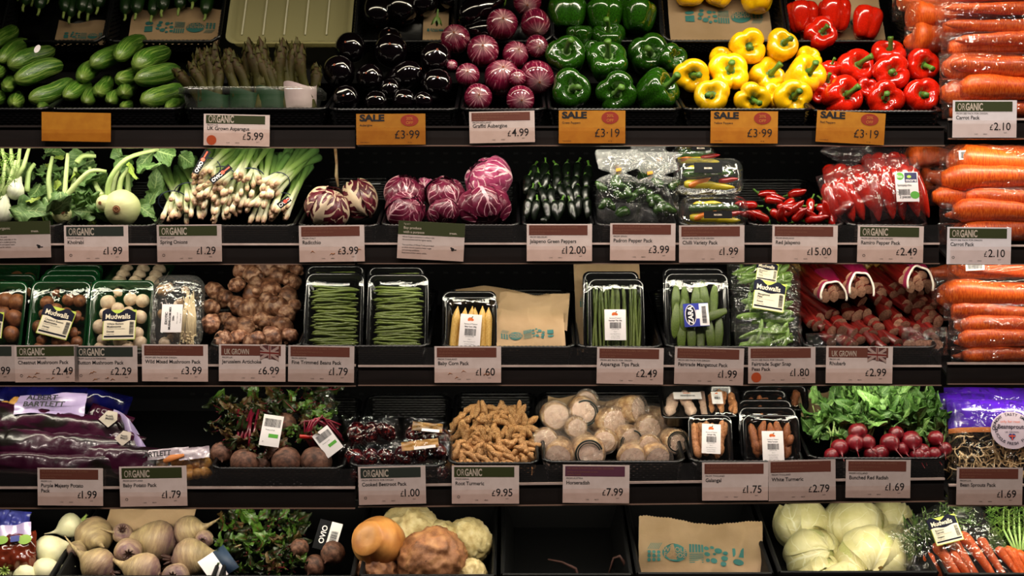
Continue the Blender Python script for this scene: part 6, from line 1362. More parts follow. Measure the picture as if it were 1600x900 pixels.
# turmeric
tum = mat('turmeric skin', [(0.36, '7c4c24'), (0.5, 'ac7c48'), (0.66, 'cca474')], scale=(3, 3, 6), rough=.55, bump=.5, bscale=(3, 3, 20))
def finger(k, m, L=4.2, bumps=2, name='root'):
    r_ = random.Random(k); g = Geo(); n = 16; b = r_.uniform(-.7, .7)
    g.tube([(b * math.sin(PI * i / n), .3 * math.sin(i * .4 + k), (i / n - .5) * L) for i in range(n + 1)], [max(.15, (1 - abs(2 * i / n - 1) ** 3.5) ** .5) * (.92 + .12 * (i % 3 == 0)) * (1 + .12 * math.sin(i * .7 + k)) for i in range(n + 1)], 12, rough=.05, seed=k)
    for j in range(bumps):
        a = r_.uniform(0, 6.28); z = r_.uniform(-.3, .3) * L; dv = Vector((math.cos(a), math.sin(a), r_.uniform(.2, .8)))
        g.tube([Vector((0, 0, z)), Vector((0, 0, z)) + dv * .9, Vector((0, 0, z)) + dv * r_.uniform(1.3, 2.0)], [.8, .75, .35], 10)
    return g.mesh(name, m)
_tu = [finger(i, tum, 7.0, 1) for i in range(6)]
r_ = random.Random(12)
for row in range(9):
    y = 728 - row * 11; n = 12 if row < 7 else 8
    for j in range(n):
        x = (712 if row < 7 else 738) + (j + .5 * (row % 2)) * 10.3 + r_.uniform(-4, 4); d = .05 + (735 - y) * .0011; r = r_.uniform(4.4, 6.0)
        spun('turmeric_root', _tu[r_.randrange(6)], 'small knobbly turmeric root, %s in the %s row of the heap' % (ORD[j], ['lowest', 'second', 'third', 'fourth', 'fifth', 'sixth', 'seventh', 'eighth', 'uppermost'][row]), 'turmeric', W(x, y, d + r_.uniform(-.006, .01)), (r_.uniform(-1, 1), r_.uniform(-.5, .1), r_.uniform(-1, 1)), S(r, d), r_.random() * 6, 'turmeric roots heaped in their basket')
# horseradish
hrm = mat('horseradish skin', [(0.36, '8c6440'), (0.5, 'b48c60'), (0.66, 'd4b488')], scale=(2.5, 2.5, 1.2), rough=.5, bump=.5, bscale=(3, 3, 9)); hrc = mat('cut horseradish', [(0.3, 'c8a490'), (0.7, 'e0c4b0')], scale=(3, 3, 3), rough=.6)
def hr_geo(k):
    r_ = random.Random(k); g = Geo(); n = 12; g.tube([(.12 * math.sin(i / n * 4 + k), 0, (i / n) * 5.2) for i in range(n + 1)], [.86, 1.0, 1.04, 1.0, .96, .9, .88, .84, .8, .76, .7, .64, .5], 20, rough=.09, seed=k)
    vs = [tuple(Vector(v) * 1.0) for v in g.v[:20]]; g.add([(0, 0, -.08)] + [(v[0], v[1], v[2] - .03) for v in vs], [(0, 1 + (i + 1) % 20, 1 + i) for i in range(20)], None, 1); return g.mesh('root', [hrm, hrc])
_hr = [hr_geo(i) for i in range(3)]; wrapf = film('cling film', milk=.07, rough=.08, bump=.45, scale=2.0, refl=.9, milkcol='e8d8d0'); swirl = flat('dark label ring', '16201c', .4)
g = Geo(); n = 26
def fw(u, v):
    a = u * 2 * PI; z = v * 5.3 - .15; rr_ = 1.08 + .06 * nz((math.cos(a) * 3, math.sin(a) * 3, z * 2)); return (rr_ * math.cos(a), rr_ * math.sin(a), z)
g.sheet(fw, 26, 16); g.sheet(lambda u, v: ((1.08 * (1 - v) + .02) * math.cos(u * 2 * PI), (1.08 * (1 - v) + .02) * math.sin(u * 2 * PI), -.15 - .12 * v + .05 * nz((u * 9, v * 5, 2)))  , 26, 6)
g.sheet(lambda u, v: ((.28 + .2 * v) * math.cos(u * 2 * PI) * (1 + .3 * math.sin(u * 25)), (.28 + .2 * v) * math.sin(u * 2 * PI) * (1 + .3 * math.sin(u * 25)), -.25 - .7 * v), 26, 4)
HF = g.mesh('cling_film', wrapf); g = Geo(); g.tube([(.84 * math.cos(a / 10), .84 * math.sin(a / 10), -.2) for a in range(0, 52)], .06, 6); g.tube([(.7 * math.cos(a / 10 + 1), .7 * math.sin(a / 10 + 1), -.22) for a in range(0, 42)], .04, 6); HS = g.mesh('label_ring', swirl)
HR = [(869, 650, 24, (.1, -1, .1), 0, 'stubby brown end with pale frost'), (914, 645, 25, (.15, -1, .1), 1, 'with a dark ring on its cut end, upper'), (851, 690, 22, (0, -1, .2), 0, 'round tan end at the left'), (872, 715, 25, (-.1, -1, -.3), 0, 'pinkish frosted end at the front left'), (920, 708, 27, (.1, -1, -.2), 1, 'with a dark ring on its cut end, front'), (917, 626, 19, (.1, -1, .5), 0, 'white twisted film end at the top left'), (960, 660, 25, (.5, -1, .1), 0, 'with crumpled film in the centre'), (998, 640, 23, (1, -.8, .25), 0, 'lying sideways, thick brown tip'), (985, 690, 24, (.5, -1, -.4), 1, 'ringed end low in the centre'), (1015, 670, 22, (.3, -1, -.1), 0, 'right of centre under the yellow one'), (1044, 656, 22, (.5, -1, 0), 0, 'with yellow printed film at the right'), (1058, 690, 20, (.2, -1, .1), 1, 'with a frosted cut end, far right'), (988, 718, 24, (-.1, -1, -.3), 0, 'pink frosted end at the front centre'), (1030, 718, 23, (.2, -1, -.3), 0, 'pale end at the front right'), (1015, 700, 20, (0, -1, -.1), 0, 'behind the front right pale end'), (945, 690, 20, (0, -1, 0), 0, 'dark gap filler between ringed ends'), (900, 668, 18, (.2, -1, 0), 0, 'between the two ringed roots')]
dd = relax(HR, [.055 + (735 - q[1]) * .0012 for q in HR], .8, .045)
for k, (x, y, r, dr, ring, lab) in enumerate(HR):
    d = dd[k]; root = thing('horseradish', 'film wrapped horseradish, ' + lab.replace('dark gap filler', 'darker one'), 'horseradish', W(x, y, d), axis_rot((-dr[0], -dr[1], -dr[2] * .5 + .04), k), 'film wrapped horseradish', (S(r, d) * .92, S(r, d) * .92, S(r, d) * .62))
    obj('root', _hr[k % 3], root); obj('cling_film', HF, root)['label'] = 'clear crinkled cling film'
    if ring: obj('label_ring', HS, root)
bagflat(935, 1010, 664, .07, .19, 40, R(8), 'brown paper bag edge behind the horseradish', 21, False, .005)
bagflat(855, 925, 650, .05, .2, 40, R(-3), 'brown paper bag corner behind the left horseradish', 22, False, .005)
# galangal and white turmeric
gam = mat('galangal skin', [(0.3, '9c5c34'), (0.6, 'c88c5c'), (0.8, 'dca880')], scale=(3, 3, 5), rough=.5, bump=.4, bscale=(3, 3, 16)); _ga = [finger(i + 20, gam, 5, 2) for i in range(3)]
wtm = mat('white turmeric skin', [(0.3, '7c3c18'), (0.7, 'a8683c')], scale=(3, 3, 6), rough=.5, bump=.4, bscale=(3, 3, 16)); _wt = [finger(i + 30, wtm, 5, 1) for i in range(3)]
def rootpack(x0, y0, x1, y1, d, lean, rz, label, meshes, r, lab, t, grp, n=5):
    root, w, h = pack('root_pack', label, x0, y0, x1, y1, d, btray, lean, rz, .03, grp)
    r_ = random.Random(int(x0 + y0))
    for k in range(n):
        obj('root', meshes[k % 3], root, ((k / max(1, n - 1) - .5) * w * .62, h * (.52 + .05 * (k % 2)), -r * .9), axis_rot((r_.uniform(-.25, .25), 1, 0), k * 2), (r, r, h * .80 / 5.6))
    if lab: thai(root, w*lab[0], h*lab[1], .0105, lab[2], lab[3], lab[4], t)
rootpack(1080, 652, 1144, 728, .045, 18, R(-7), 'black tray of galangal standing in front with a white label', _ga, .011, (.0, .52, S(30), S(48), R(-3)), 'Galangal 100g', 'galangal packs', 4)
rootpack(1108, 606, 1158, 650, .12, 45, R(16), 'small black tray of galangal leaning at upper right', _ga, .010, (-.2, .5, S(18), S(26), 0), 'Galangal', 'galangal packs', 3)
rootpack(1036, 606, 1124, 652, .12, 55, R(14), 'flat tray of pale galangal with a white label on top', [finger(44, hrc, 5, 0)] * 3, .013, (-.02, .55, S(46), S(18), 0), 'Galangal', 'galangal packs', 3)
rootpack(1166, 652, 1250, 728, .045, 16, 0, 'front black tray of white turmeric with an orange fruit label', _wt, .009, (0, .38, S(34), S(48), 0), 'White Turmeric', 'white turmeric packs', 5)
for k, (x0, y0, x1, y1, d) in enumerate([(1160, 640, 1246, 716, .075), (1158, 628, 1240, 700, .11), (1164, 612, 1232, 680, .15), (1180, 604, 1262, 640, .2)]):
    rootpack(x0, y0, x1, y1, d, 20, 0, 'black tray of white turmeric, %s behind the front one' % ['first', 'second', 'third', 'fourth'][k], _wt, .009, None, '', 'white turmeric packs', 3)
# radishes
rdm = mat('radish skin', [(0.3, '580612'), (0.7, '84121f')], scale=(3, 3, 3), rough=.35, coat=.25); rlf = veined('radish leaf', '305a1c', 'a8c08c', 6, .05, .08, .5, base2='527c32'); rlf2 = veined('pale radish leaf', '5c8c34', 'c8dca8', 6, .05, .08, .5, base2='86b060'); rst = mat('radish stalk', [(0.3, '7cac4c'), (0.7, 'bcd48c')], scale=(20, 20, 8), rough=.4)
RLS = [[leaf_geo(i + 60, 1, .62, .45, .12, .3, .12, nv=9, nu=6, petiole=.35, pr=.022).mesh('leaf', [m, rst]) for i in range(3)] for m in (rlf, rlf2)]
g = Geo(); g.lathe([(0, -2.6), (.03, -2.4), (.05, -1.6), (.12, -1.15), (.45, -.9), (.82, -.55), (1, -.05), (.95, .4), (.7, .78), (.35, .95), (.18, 1.05), (0, 1.05)], 22, amp=.05, freq=1, seed=3); RD = g.mesh('radish', rdm)
RG = [('leftmost radish bunch with long pale stalks', [(1312, 700, 16), (1336, 692, 17), (1328, 672, 0), (1300, 712, 14)], (1270, 1340, 620, 705, 60, 24)), ('second radish bunch from left, round roots', [(1340, 675, 17), (1355, 692, 15), (1358, 694, 0), (1362, 710, 14)], (1325, 1385, 612, 680, 60, 26)),
      ('middle radish bunch with bright leaves', [(1376, 708, 15), (1391, 693, 18), (1400, 678, 14), (1410, 702, 13)], (1365, 1420, 608, 672, 55, 28)), ('radish bunch right of the middle', [(1424, 690, 19), (1434, 712, 15), (1442, 704, 12)], (1400, 1450, 615, 675, 55, 26)), ('rightmost bunch of red radishes', [(1462, 685, 14), (1476, 702, 13), (1460, 710, 13), (1445, 712, 12)], (1435, 1482, 630, 690, 50, 22))]
for bi, (label, rads, (x0, x1, y0, y1, n, ln)) in enumerate(RG):
    P = W((x0 + x1)/2, 718, .07); root = thing('radish_bunch', label, 'radish', P, None, 'bunched red radishes')
    for k, (x, y, r) in enumerate(rads):
        if r: obj('radish', RD, root, W(x, y, .035 + (720 - y) * .0005) - P, axis_rot((.3 * math.sin(k * 3 + bi), .9, .5), k), S(r) * .9)
    greens(root, P, x0, x1, y0, y1 - 18, int(n * 1.3), .072, ln * 1.15, bi + 40, (3, 2), RLS, dk=.0012, up=1.0)
    g = Geo(); r_ = random.Random(bi)
    for k in range(9):
        a = W((x0 + x1)/2 + r_.uniform(-14, 14), 700, .07); b = W((x0 + x1)/2 + r_.uniform(-24, 24), y0 + 20, .13); g.tube([a - P, (a + b)/2 - P + Vector((r_.uniform(-.01, .01), -.01, 0)), b - P], [.0022, .002, .0015], 5)
    tag(obj('stalks', g.mesh('stalks', rst), root), kind='stuff')
bagflat(1252, 1310, 650, .06, .21, 30, R(6), 'brown paper bag piece behind the radish leaves', 31, False, .004)
# beansprouts
prp = mat('violet print', [(0.3, '3c1490'), (0.7, '4c1ca8')], scale=(10, 10, 10), rough=.2, coat=.6, bump=.5, bscale=(40, 20, 40)); orb = flat('orange print', 'd0681c', .3, coat=.4); spr = mat('beansprout', [(0.3, 'd0a468'), (0.7, 'ecd0a0')], scale=(9, 9, 9), rough=.35)
for bi, (x0, y0, x1, y1, d, lab) in enumerate([(1486, 622, 1640, 752, .045, 'front one with a round white label'), (1462, 612, 1560, 745, .085, 'left one mostly hidden'), (1480, 604, 1640, 700, .13, 'at the back with a twisted dark top')]):
    w, h = S(x1 - x0, d), S(y1 - y0, d); root = thing('beansprout_bag', 'violet topped bag of beansprouts, ' + lab, 'vegetable bag', W((x0 + x1)/2, y1, d), face_rot(R(14), R(-1)), 'bags of beansprouts')
    body = lambda u, v, z0=.038: Vector(((u-.5)*w, v*h, z0 * (max(0, (1 - abs(2*u-1)**3) * (1 - abs(2*v-1)**4)) ** .6) + .003 * nz((u*9, v*9, bi)) ))
    g = Geo(); g.sheet(lambda u, v: body(u, .62 + .36*v), 26, 10); obj('printed_top', g.mesh('printed_top', prp), root)
    g = Geo(); g.sheet(lambda u, v: body(u, .56 + .06*v) + Vector((0, 0, .0003)), 26, 3); obj('orange_band', g.mesh('orange_band', orb), root)
    g = pillow_geo(w, h, .040, .004, 60 + bi, 34, 30, 3.4); obj('film', g.mesh('film', film('snap bag film')), root)['label'] = 'clear crinkled film'
    if bi == 2: continue
    r_ = random.Random(bi + 9); g = Geo()
    for k in range(230 if bi == 0 else 60):
        x, y, z = r_.uniform(-.44, .44) * w, r_.uniform(.04, .54) * h, r_.uniform(-.01, .026); a = r_.uniform(0, 6.28); L = r_.uniform(.014, .03); c = r_.uniform(-1, 1)
        pts = [Vector((x + L * t * math.cos(a + c * t), y + L * t * math.sin(a + c * t), z + .004 * math.sin(t * 3 + k))) for t in (0, .33, .66, 1)]; g.tube(pts, [.0017, .0016, .0014, .0006], 5)
    tag(obj('beansprouts', g.mesh('beansprouts', spr), root), kind='stuff')
    if bi == 0:
        rr_ = S(33); e = Geo(); disc(e, 0, 0, rr_ * .93, .0002, n=40, ry=rr_ * .83); lb_ = Geo(); t = text_geo('Beansprouts', rr_ * .29, 'CENTER', bold=.015, sx=.92, x=0, y=rr_ * .08, z=.0006)
        for word, a0 in (('DELICIOUS', 205), ('FRESH', 270), ('FLAVOUR', 335), ('CRUNCHY', 150), ('TASTY', 90), ('SMOOTH', 35)):
            for i, ch in enumerate(word):
                up = a0 > 180; a = R(a0 + (i - (len(word) - 1) / 2) * (8.5 if up else -8.5)); q = .80; t.merge(text_geo(ch, rr_ * .19, 'CENTER', bold=.02, x=rr_ * q * math.cos(a), y=rr_ * q * .88 * math.sin(a), z=.0006, rz=a + PI / 2 if up else a - PI / 2))
        t.merge(text_geo('UK GROWN', rr_ * .12, 'CENTER', x=0, y=-rr_ * .13, z=.0006))
        on = text_geo('only for root', rr_ * .18, 'CENTER', x=-rr_*.05, y=rr_ * .36, z=.0006)
        hp = Geo(); disc(hp, -rr_*.07, -rr_*.26, rr_*.10, .0005); disc(hp, rr_*.07, -rr_*.26, rr_*.10, .0005); hp.add([(-rr_*.165, -rr_*.29, .0005), (0, -rr_*.5, .0005), (rr_*.165, -rr_*.29, .0005)], [(0, 1, 2)])
        hc = Geo(); rect(hc, -rr_*.025, rr_*.025, -rr_*.46, -rr_*.2, .0008); rect(hc, -rr_*.15, rr_*.15, -rr_*.31, -rr_*.25, .0008)
        g = Geo(); disc(g, 0, 0, rr_, 0, n=40, ry=rr_ * .9); st = obj('round_label', g.mesh('round_label', flat('label lilac', 'b8a8b4', .4)), root, (w*.075, h*.58, .0455)); st['label'] = 'round pale label with lettering around its edge'
        for nm, gg, mm in (('label_lettering', t, navy), ('label_script', on, orange), ('heart_mark', hp, flat('flag navy', '2c2c6c')), ('heart_cross', hc, flat('cross orange', 'c84820'))): tag(obj(nm, gg.mesh(nm, mm, False), st), kind='stuff')

# ------------------------------------------------------------------ lowest shelf
ZB = W(0, 952).z - .03
def crate(px0, px1, label, bay, tilt=TA, h=.078, dp=.36, d0=.03, sm=None):
    w = S(px1 - px0, d0) - .01; xa, xb, ta, tb, _, _ = TIERS[5][bay]; zt = W(0, min(ta + (tb - ta) * (q - xa) / (xb - xa) for q in (px0, px1))).z
    root = thing('produce_crate', label, 'crate', ((( px0 + px1)/2 - 800) * (CAM_D + d0) / F, d0, zt - .022 + d0 * TT + .003), (tilt, 0, 0), 'black crates on the lowest shelf')
    t = .004; fl = .03; m = flat('crate plastic', '060607', .6, spec=.25)
    g = Geo(); g.box(-w/2 + .02, w/2 - .02, 0, dp, 0, t); obj('crate_floor', g.mesh('crate_floor', m, False), root)
    for nm, (a, b, c, e) in {'side': ((-w/2 + .02, 0), (-w/2 + .02, dp), (-w/2, dp), (-w/2, 0)), 'side ': ((w/2 - .02, 0), (w/2 - .02, dp), (w/2, dp), (w/2, 0)), 'end': ((-w/2 + .02, 0), (w/2 - .02, 0), (w/2, 0), (-w/2, 0)), 'end ': ((-w/2 + .02, dp), (w/2 - .02, dp), (w/2, dp), (-w/2, dp))}.items():
        g = Geo(); vs = [(*a, 0), (*b, 0), (*c, h), (*e, h)]; n_ = (Vector(vs[1]) - Vector(vs[0])).cross(Vector(vs[3]) - Vector(vs[0])).normalized() * t
        g.add(vs + [tuple(Vector(v) + n_) for v in vs], [(0,1,2,3), (7,6,5,4), (0,4,5,1), (2,6,7,3), (1,5,6,2), (3,7,4,0)])
        g.tube([vs[3], vs[2]], .005, 8); obj(nm.strip(), g.mesh(nm.strip(), m, False), root)
crate(-80, 88, 'black crate of white radishes at the left edge', 0); crate(92, 340, 'black crate of brown purple turnips', 0); crate(344, 556, 'black crate of beetroot greens', 0)
crate(562, 776, 'black crate of celeriac and swede', 1); crate(782, 988, 'empty looking dark crate in the middle', 1); crate(992, 1206, 'black crate lined with a paper bag', 1); crate(1212, 1462, 'black crate of pale cabbages', 1); crate(1470, 1680, 'black crate of bagged carrots', 2)
def DB(py): return .05 + max(0, 905 - py) * .0016
# white radishes
dkm = mat('daikon skin', [(0.3, 'd4caa0'), (0.7, 'e8e2c4')], scale=(3, 3, 3), rough=.4, bump=.2, vstops=[(0, 'c8b488'), (.1, 'e0dab8'), (.85, 'dcdcb0'), (1, '98a85c')], vmix=.6)
def rooty(k, m, name, tail=1.6, sq=1.0):
    g = Geo(); r_ = random.Random(k)
    prof = [(.03, -1 - tail), (.055, -1 - tail * .75), (.09, -1 - tail * .5), (.14, -1 - tail * .25), (.24, -1.08), (.42, -.88), (.66, -.66), (.88, -.36), (1.0, 0), (.97, .3), (.82, .58 * sq), (.6, .76 * sq), (.35, .86 * sq), (.22, .92 * sq), (.2, 1.02 * sq), (0, 1.02 * sq)]
    g.lathe(prof, 26, amp=.07, freq=1.1, seed=k); bx, by = r_.uniform(-.4, .4), r_.uniform(-.3, .3)
    g.v = [(x + (bx * ((-z - .9) ** 1.5) * .5 if z < -.9 else 0), y + (by * ((-z - .9) ** 1.5) if z < -.9 else 0), z) for x, y, z in g.v]; return g.mesh(name, m)
_dk = [rooty(i, dkm, 'root', 1.0) for i in range(3)]
def crown_geo(m):
    g = Geo(); r_ = random.Random(1)
    for k in range(9): a = k * .7; g.tube([(.1 * math.cos(a), .1 * math.sin(a), .9), (.22 * math.cos(a), .22 * math.sin(a), 1.15), (.4 * math.cos(a), .4 * math.sin(a), 1.3 + .2 * r_.random())], [.10, .08, .05], 6)
    return g.mesh('leaf_stubs', m)
cg = crown_geo(mat('green stubs', [(0.3, '7c9c3c'), (0.7, 'a8b868')])); cb = crown_geo(mat('brown stubs', [(0.3, '2c1814'), (0.7, '4c2c24')]))
def rootveg(name, me, crown, x, y, r, dr, label, cat, grp, k, d=None):
    d = DB(y) if d is None else d; root = thing(name, label, cat, W(x, y, d), axis_rot(dr, k * 1.7), grp, S(r, d)); obj('root', me, root); obj('leaf_stubs', crown, root); return root
for k, (x, y, r, dr, lab) in enumerate([(110, 822, 20, (.9, .3, .35), 'upper one with a thin tail'), (78, 862, 27, (-1, -.3, -.3), 'large one in the middle'), (72, 893, 22, (-1, -.4, -.3), 'with its root tip pointing up right'), (8, 888, 20, (.3, -1, 0), 'in the lower left corner'), (40, 902, 20, (-.5, -1, 0), 'at the bottom edge'), (30, 845, 16, (0, .4, 1), 'behind the brown bag')]):
    rootveg('white_radish', _dk[k % 3], cg, x, y, r, dr, 'cream white radish, ' + lab, 'radish', 'white radishes at lower left', k)
bb = mat('brown red film', [(0.35, '4c1c10'), (0.6, '6c2818')], scale=(14, 14, 14), rough=.15, coat=.6, bump=.6, bscale=(40, 40, 40))
root = thing('vegetable_bag', 'brown and clear bag with green print at lower left', 'vegetable bag', W(24, 892, .06), face_rot(R(25), R(8))); obj('printed_film', pillow_geo(S(66), S(62), .02, .006, 5, 24, 22).mesh('printed_film', bb), root)
g = Geo(); disc(g, S(20), S(44), S(11), .024, ry=S(8)); disc(g, -S(16), S(48), S(10), .024, ry=S(7)); obj('green_print', g.mesh('green_print', flat('print green', '7c9c3c')), root); g = Geo(); rect(g, -S(2), S(12), S(42), S(52), .026); obj('blue_print', g.mesh('blue_print', flat('print blue', '2c347c')), root)
obj('pale_top', (lambda g: g.sheet(lambda u, v: ((u-.5)*S(56), S(52) + v*S(22), .012 + .006*math.sin(u*9)), 14, 6))(Geo()).mesh('pale_top', lilac), root)
root = thing('vegetable_bag', 'blue violet crumpled bag corner at the left edge', 'vegetable bag', W(8, 850, .16), face_rot(R(15), R(-6))); obj('film', pillow_geo(S(66), S(56), .02, .008, 8, 24, 22).mesh('film', mat('violet film', [(0.3, '24288c'), (0.7, '5c60b8')], rough=.2, coat=.5, bump=.7, bscale=(60, 60, 60))), root)
# turnips
tnm = mat('brown turnip skin', [(0.36, '4c3438'), (0.45, '7c6058'), (0.54, 'a08868'), (0.64, 'c4ac84')], scale=(1.4, 1.4, 6), rough=.5, bump=.8, bscale=(3, 3, 14), detail=6, vstops=[(.45, 'b09a6c'), (.60, 'a08468'), (.72, '785660'), (.88, '5c4048'), (1, '2c1a18')], vmix=.6)
_tn = [rooty(i + 5, tnm, 'root', 1.5) for i in range(4)]
TN_ = [(148, 838, 30, (-.5, .9, .2), 'upper left, greyish violet'), (243, 846, 34, (1, .05, -.2), 'largest, tail curling to the left'), (152, 883, 28, (.9, -.15, -.5), 'front left with a drooping tail'), (222, 893, 30, (1, -.1, -.25), 'bottom centre, tail to the left'), (300, 872, 32, (-1, .05, -.15), 'right, long tail reaching right'), (200, 862, 22, (.3, -1, 0), 'small pinkish one in the middle'), (296, 830, 25, (-1, .3, -.3), 'upper right with its tail rising right'), (192, 834, 16, (.2, -1, .6), 'small dark crown end facing up'), (320, 842, 14, (0, -1, 0), 'small one tucked at the right'), (275, 902, 22, (0, -1, .2), 'cut by the bottom edge'), (120, 860, 16, (-.2, -.6, -.6), 'thin tailed one at the far left')]
dd = relax(TN_, [DB(q[1]) for q in TN_], .85, .08)
for k, (x, y, r, dr, lab) in enumerate(TN_): rootveg('turnip', _tn[k % 4], cb, x, y, r, dr, 'brown tan turnip, ' + lab, 'turnip', 'brown turnips on the lowest shelf', k, dd[k])
bagflat(160, 296, 836, .10, .19, 32, R(-7), 'pale brown paper bag with saw edge behind the turnips', 41, False, .004)
root = thing('price_card', 'tilted card with dark blue edge lying by the turnips', 'price card', W(345, 905, .03), face_rot(R(35), R(38))); g = Geo(); g.box(-S(14), S(14), 0, S(48), -.0006, 0); obj('card', g.mesh('card', WHITE, False), root); g = Geo(); g.box(S(14), S(34), 0, S(48), -.0006, 0); obj('blue_edge', g.mesh('blue_edge', flat('edge blue', '1c3048')), root)
# beet greens
P = W(430, 905, .08); root = thing('beetroot_bunch', 'leafy dark green beetroot tops on the lowest shelf', 'beetroot', P, None); greens(root, P, 345, 480, 800, 895, 150, .06, 26, 77, (4, 3, 1), dk=.0014)
for k, (x, y, r) in enumerate([(520, 864, 20), (492, 884, 18), (468, 856, 15)]): spun('beetroot', BT, 'dusky beetroot beside the greens, %s' % ['right', 'lower', 'upper'][k], 'beetroot', W(x, y, .1), (.4, .6, .5), S(r), k, 'loose dusky beetroots')
w, h = S(18), S(48); root = thing('swing_tag', 'black and white tag hanging beside the beetroot tops', 'tag', W(506, 860, .09), face_rot(R(20), R(-14))); g = Geo(); g.box(0, w, 0, h, -.0005, 0); obj('tag_card', g.mesh('tag_card', WHITE, False), root); g = Geo(); g.box(-w*1.1, 0, 0, h, -.0005, 0); e = obj('black_half', g.mesh('black_half', tagm, False), root)
g = text_geo('OVIO', .016, x=0, y=0, z=.0005, rz=R(90), bold=.02); tag(obj('tag_lettering', g.mesh('tag_lettering', WHITE, False), e, (-w*.25, h*.2, 0)), kind='stuff'); g = Geo(); barcode(g, w*.2, w*.8, h*.1, h*.7, .0005, 6, True); tag(obj('tag_bars', g.mesh('tag_bars', INK, False), root), kind='stuff')
# celeriac and swede
clm = mat('pale celeriac skin', [(0.3, 'a08850'), (0.55, 'c8b684'), (0.75, 'd8cca4')], scale=(2.5, 2.5, 2.5), rough=.6, bump=.9, bscale=(7, 7, 7), detail=5, voro=(6, '8a6c38', .05)); cbm2 = mat('brown celeriac skin', [(0.3, '5c3418'), (0.5, '94603a'), (0.7, 'b88454')], scale=(2.5, 2.5, 2.5), rough=.65, bump=1.0, bscale=(6, 6, 6), detail=6, voro=(5, '402410', .06)); swm = mat('swede skin', [(0.3, 'a0602c'), (0.6, 'c08444'), (0.8, 'cc9c5c')], scale=(1.2, 1.2, 2.5), rough=.45, bump=.3, bscale=(3, 3, 9))
def cel(k, m):
    g = Geo(); g.ico(5, (1, 1, .92), .10, 2.6, k, ridged=True, oct=3); return g.mesh('celeriac', m)
g = Geo(); g.lathe([(0, -1.0), (.4, -.96), (.72, -.75), (.92, -.4), (1, 0), (.98, .35), (.86, .65), (.72, .85), (.7, .95), (.66, 1.0), (.3, 1.02), (0, 1.0)], 32, amp=.06, freq=1, seed=9); SW = g.mesh('swede', swm)
for k, (x, y, r, m, lab) in enumerate([(675, 878, 54, 'b', 'large brown pitted celeriac in front'), (638, 836, 50, 'p', 'pale celeriac at the top under the shelf'), (731, 846, 38, 'p', 'pale round celeriac at the right'), (690, 848, 36, 'p', 'cream celeriac behind the brown one'), (735, 898, 26, 'p', 'pale celeriac at the bottom right'), (590, 895, 34, 'b2', 'yellowish brown celeriac at the bottom left')]):
    spun('celeriac', cel(k, cbm2 if m[0] == 'b' else clm), lab, 'celeriac', W(x, y, DB(y) + .02 - (.03 if m == 'b' else 0)), (.2 * k - .4, -.6, .7), S(r, .12), k)
root = thing('swede', 'smooth orange brown swede with a cut end, left of the celeriac', 'swede', W(594, 848, .10), axis_rot((-.5, -.9, .35)), None, S(40, .1)); obj('root', SW, root)
# dark crate content, paper bag
rj = flat('dry husk', '3c1c14', .7)
g = Geo(); g.tube([(0, 0, 0), (.03, 0, -.006), (.06, 0, -.02), (.068, 0, -.05)], [.0015, .003, .004, .003], 6); tag(obj('dry_stalk', g.mesh('dry_stalk', rj), None, W(856, 874, .1)), 'thin reddish dry stalk lying in the dark crate', 'stalk')
g = Geo(); g.tube([(0, 0, -.04), (.012, 0, 0), (.025, 0, .004), (.035, 0, -.01), (.05, 0, -.045)], [.002, .003, .004, .004, .003], 6); tag(obj('dry_stalk', g.mesh('dry_stalk', rj), None, W(950, 872, .1)), 'bent reddish dry stalk at the right of the dark crate', 'stalk')
root, w = bagflat(998, 1196, 930, .165, .07, 28, R(-2.5), 'large flat brown paper bag with teal print in the lowest crate', 51, .52, .010)
# cabbages
cbl = veined('cabbage leaf', 'd0c888', 'ece8c4', 5, .05, .05, .4, coat=.15, base2='e2daa8', dist=.08, bump=.35); CBM = mat('cabbage heart', [(0.3, 'c0c070'), (0.7, 'd8d898')], rough=.4, coat=.2)
g = Geo(); g.ico(4, (.97, .97, .9), .03, 1.5, 2); CH = g.mesh('heart', CBM); CL = [shell(i + 11, 1.35, 2.5, cbl) for i in range(4)]
CBG = [(1360, 876, 53, (.3, 1, .2), 'largest, in front with a brown blemish'), (1272, 872, 46, (-.4, .8, -.3), 'left of the largest'), (1335, 826, 50, (.2, .4, 1), 'middle one right under the shelf'), (1252, 820, 42, (-.3, .3, 1), 'upper left, under the shelf'), (1392, 812, 34, (.6, .2, .8), 'small one at the upper right'), (1400, 862, 40, (.9, -.3, .3), 'right, half behind the largest'), (1287, 908, 40, (0, -1, .2), 'yellowish cut end at the bottom'), (1320, 915, 36, (.4, -1, .3), 'lowest, between the front ones')]
dd = relax(CBG, [DB(q[1]) + (.02 if q[2] < 53 else 0) for q in CBG], .8, .06)
for k, (x, y, r, dr, lab) in enumerate(CBG):
    d = dd[k]; root = thing('cabbage', 'pale green white cabbage, ' + lab, 'cabbage', W(x, y, d), axis_rot(dr, k), 'pale cabbages', S(r, d)); obj('heart', CH, root)
    for i in range(4): obj('outer_leaf', CL[(i + k) % 4], root, (0, 0, 0), (.04 * i, 0, PI / 2 * i + .5), 1 + .012 * i)
    if k == 0: g = Geo(); g.sheet(lambda u, v: Vector((math.sin((u-.5)*.14*math.sin(PI*v)) + .05*v, -1, math.sin((v-.5)*.10))).normalized() * 1.062, 8, 8); b_ = obj('blemish', g.mesh('blemish', flat('brown blemish', '8a6c30')), root); b_.matrix_parent_inverse = Matrix.LocRotScale((0, 0, 0), root.rotation_quaternion, None).inverted(); b_['label'] = 'small brown mark'
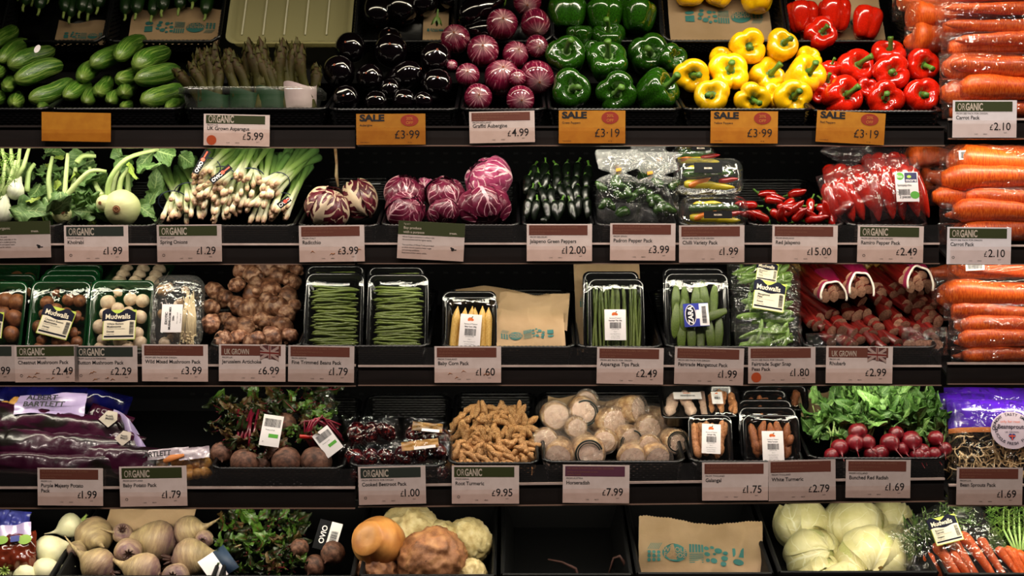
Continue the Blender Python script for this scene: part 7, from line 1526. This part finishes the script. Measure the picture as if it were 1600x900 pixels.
# bagged carrots
spc = _ca; P0 = W(1530, 900, .05)
root = thing('carrot_bag', 'clear bag of slanting carrots with leafy tops and a cream label', 'vegetable bag', W(1535, 930, .05), face_rot(R(25), R(28)), None)
for k, (x, y, L, r, a) in enumerate([(-.055, .075, .11, .0135, .0), (-.022, .065, .15, .0145, .02), (.010, .065, .16, .016, -.02), (.040, .058, .15, .014, .04), (.068, .045, .12, .012, .0), (-.08, .02, .07, .012, -.1), (.09, .03, .08, .011, .05), (.0, .045, .13, .013, .08)]):
    obj('carrot', _ca[k % 4], root, (x, y, .004 * (k % 2)), axis_rot((a, -1, 0), k), (r, r, L / 10))
g = Geo(); r_ = random.Random(4)
for k in range(150):
    a = Vector((r_.uniform(-.09, .09), r_.uniform(.13, .2), r_.uniform(-.02, .01)))
    for j in range(3): b = a + Vector((r_.uniform(-.015, .015), r_.uniform(-.01, .02), r_.uniform(-.01, .01))); g.tube([a, b], [.0008, .0004], 4)
tag(obj('feathery_tops', g.mesh('feathery_tops', frd), root), kind='stuff')
obj('film', pillow_geo(.22, .21, .028, .005, 99, 34, 34, 3).mesh('film', film('snap bag film')), root)['label'] = 'clear crinkled film'
mudlabel(root, -.0, .150, .062, R(-14), 'Bunched', 'Organic', .035, 'Carrots')
P = W(1570, 800, .15); root = thing('carrot_bunch', 'feathery bunch of carrot tops with orange shoulders at the right edge', 'carrots', P, None); g = Geo(); r_ = random.Random(6)
for k in range(420):
    a = W(r_.uniform(1545, 1625), r_.uniform(792, 862), .12 + r_.uniform(0, .08)) - P
    for j in range(3): b = a + Vector((r_.uniform(-.014, .014), r_.uniform(-.012, .008), r_.uniform(-.012, .014))); g.tube([a, b], [.0008, .0004], 4)
tag(obj('feathery_tops', g.mesh('feathery_tops', frd), root), kind='stuff')
g = Geo()
for k in range(7): a = W(1585 + k * 3, 860, .1) - P; b = W(1568 + k * 8, 796, .16) - P; g.tube([a, (a + b)/2 + Vector((.004 * (k - 3), 0, 0)), b], [.003, .0025, .0015], 6)
tag(obj('stalks', g.mesh('stalks', rst), root), kind='stuff')
for k in range(5): obj('carrot', _ca[k % 4], root, W(1588 + k * 9, 884 + k * 3, .08) - P, axis_rot((.5, -.4, -1), k), (.013, .013, .009))
P = W(1460, 850, .12); root = thing('herb_bag', 'clear bag of dark green herb stems at the left of the carrots', 'vegetable bag', W(1484, 912, .10), face_rot(R(20), R(24)))
g = Geo(); r_ = random.Random(9)
for k in range(110): a = Vector((r_.uniform(-.03, .03), r_.uniform(0, .15), r_.uniform(-.01, .01))); g.tube([a, a + Vector((r_.uniform(-.01, .01), r_.uniform(.01, .03), r_.uniform(-.008, .008)))], [.0018, .0006], 4)
tag(obj('herb_stems', g.mesh('herb_stems', frd), root), kind='stuff'); obj('film', pillow_geo(.07, .16, .02, .005, 98, 20, 34, 3).mesh('film', film('snap bag film')), root)
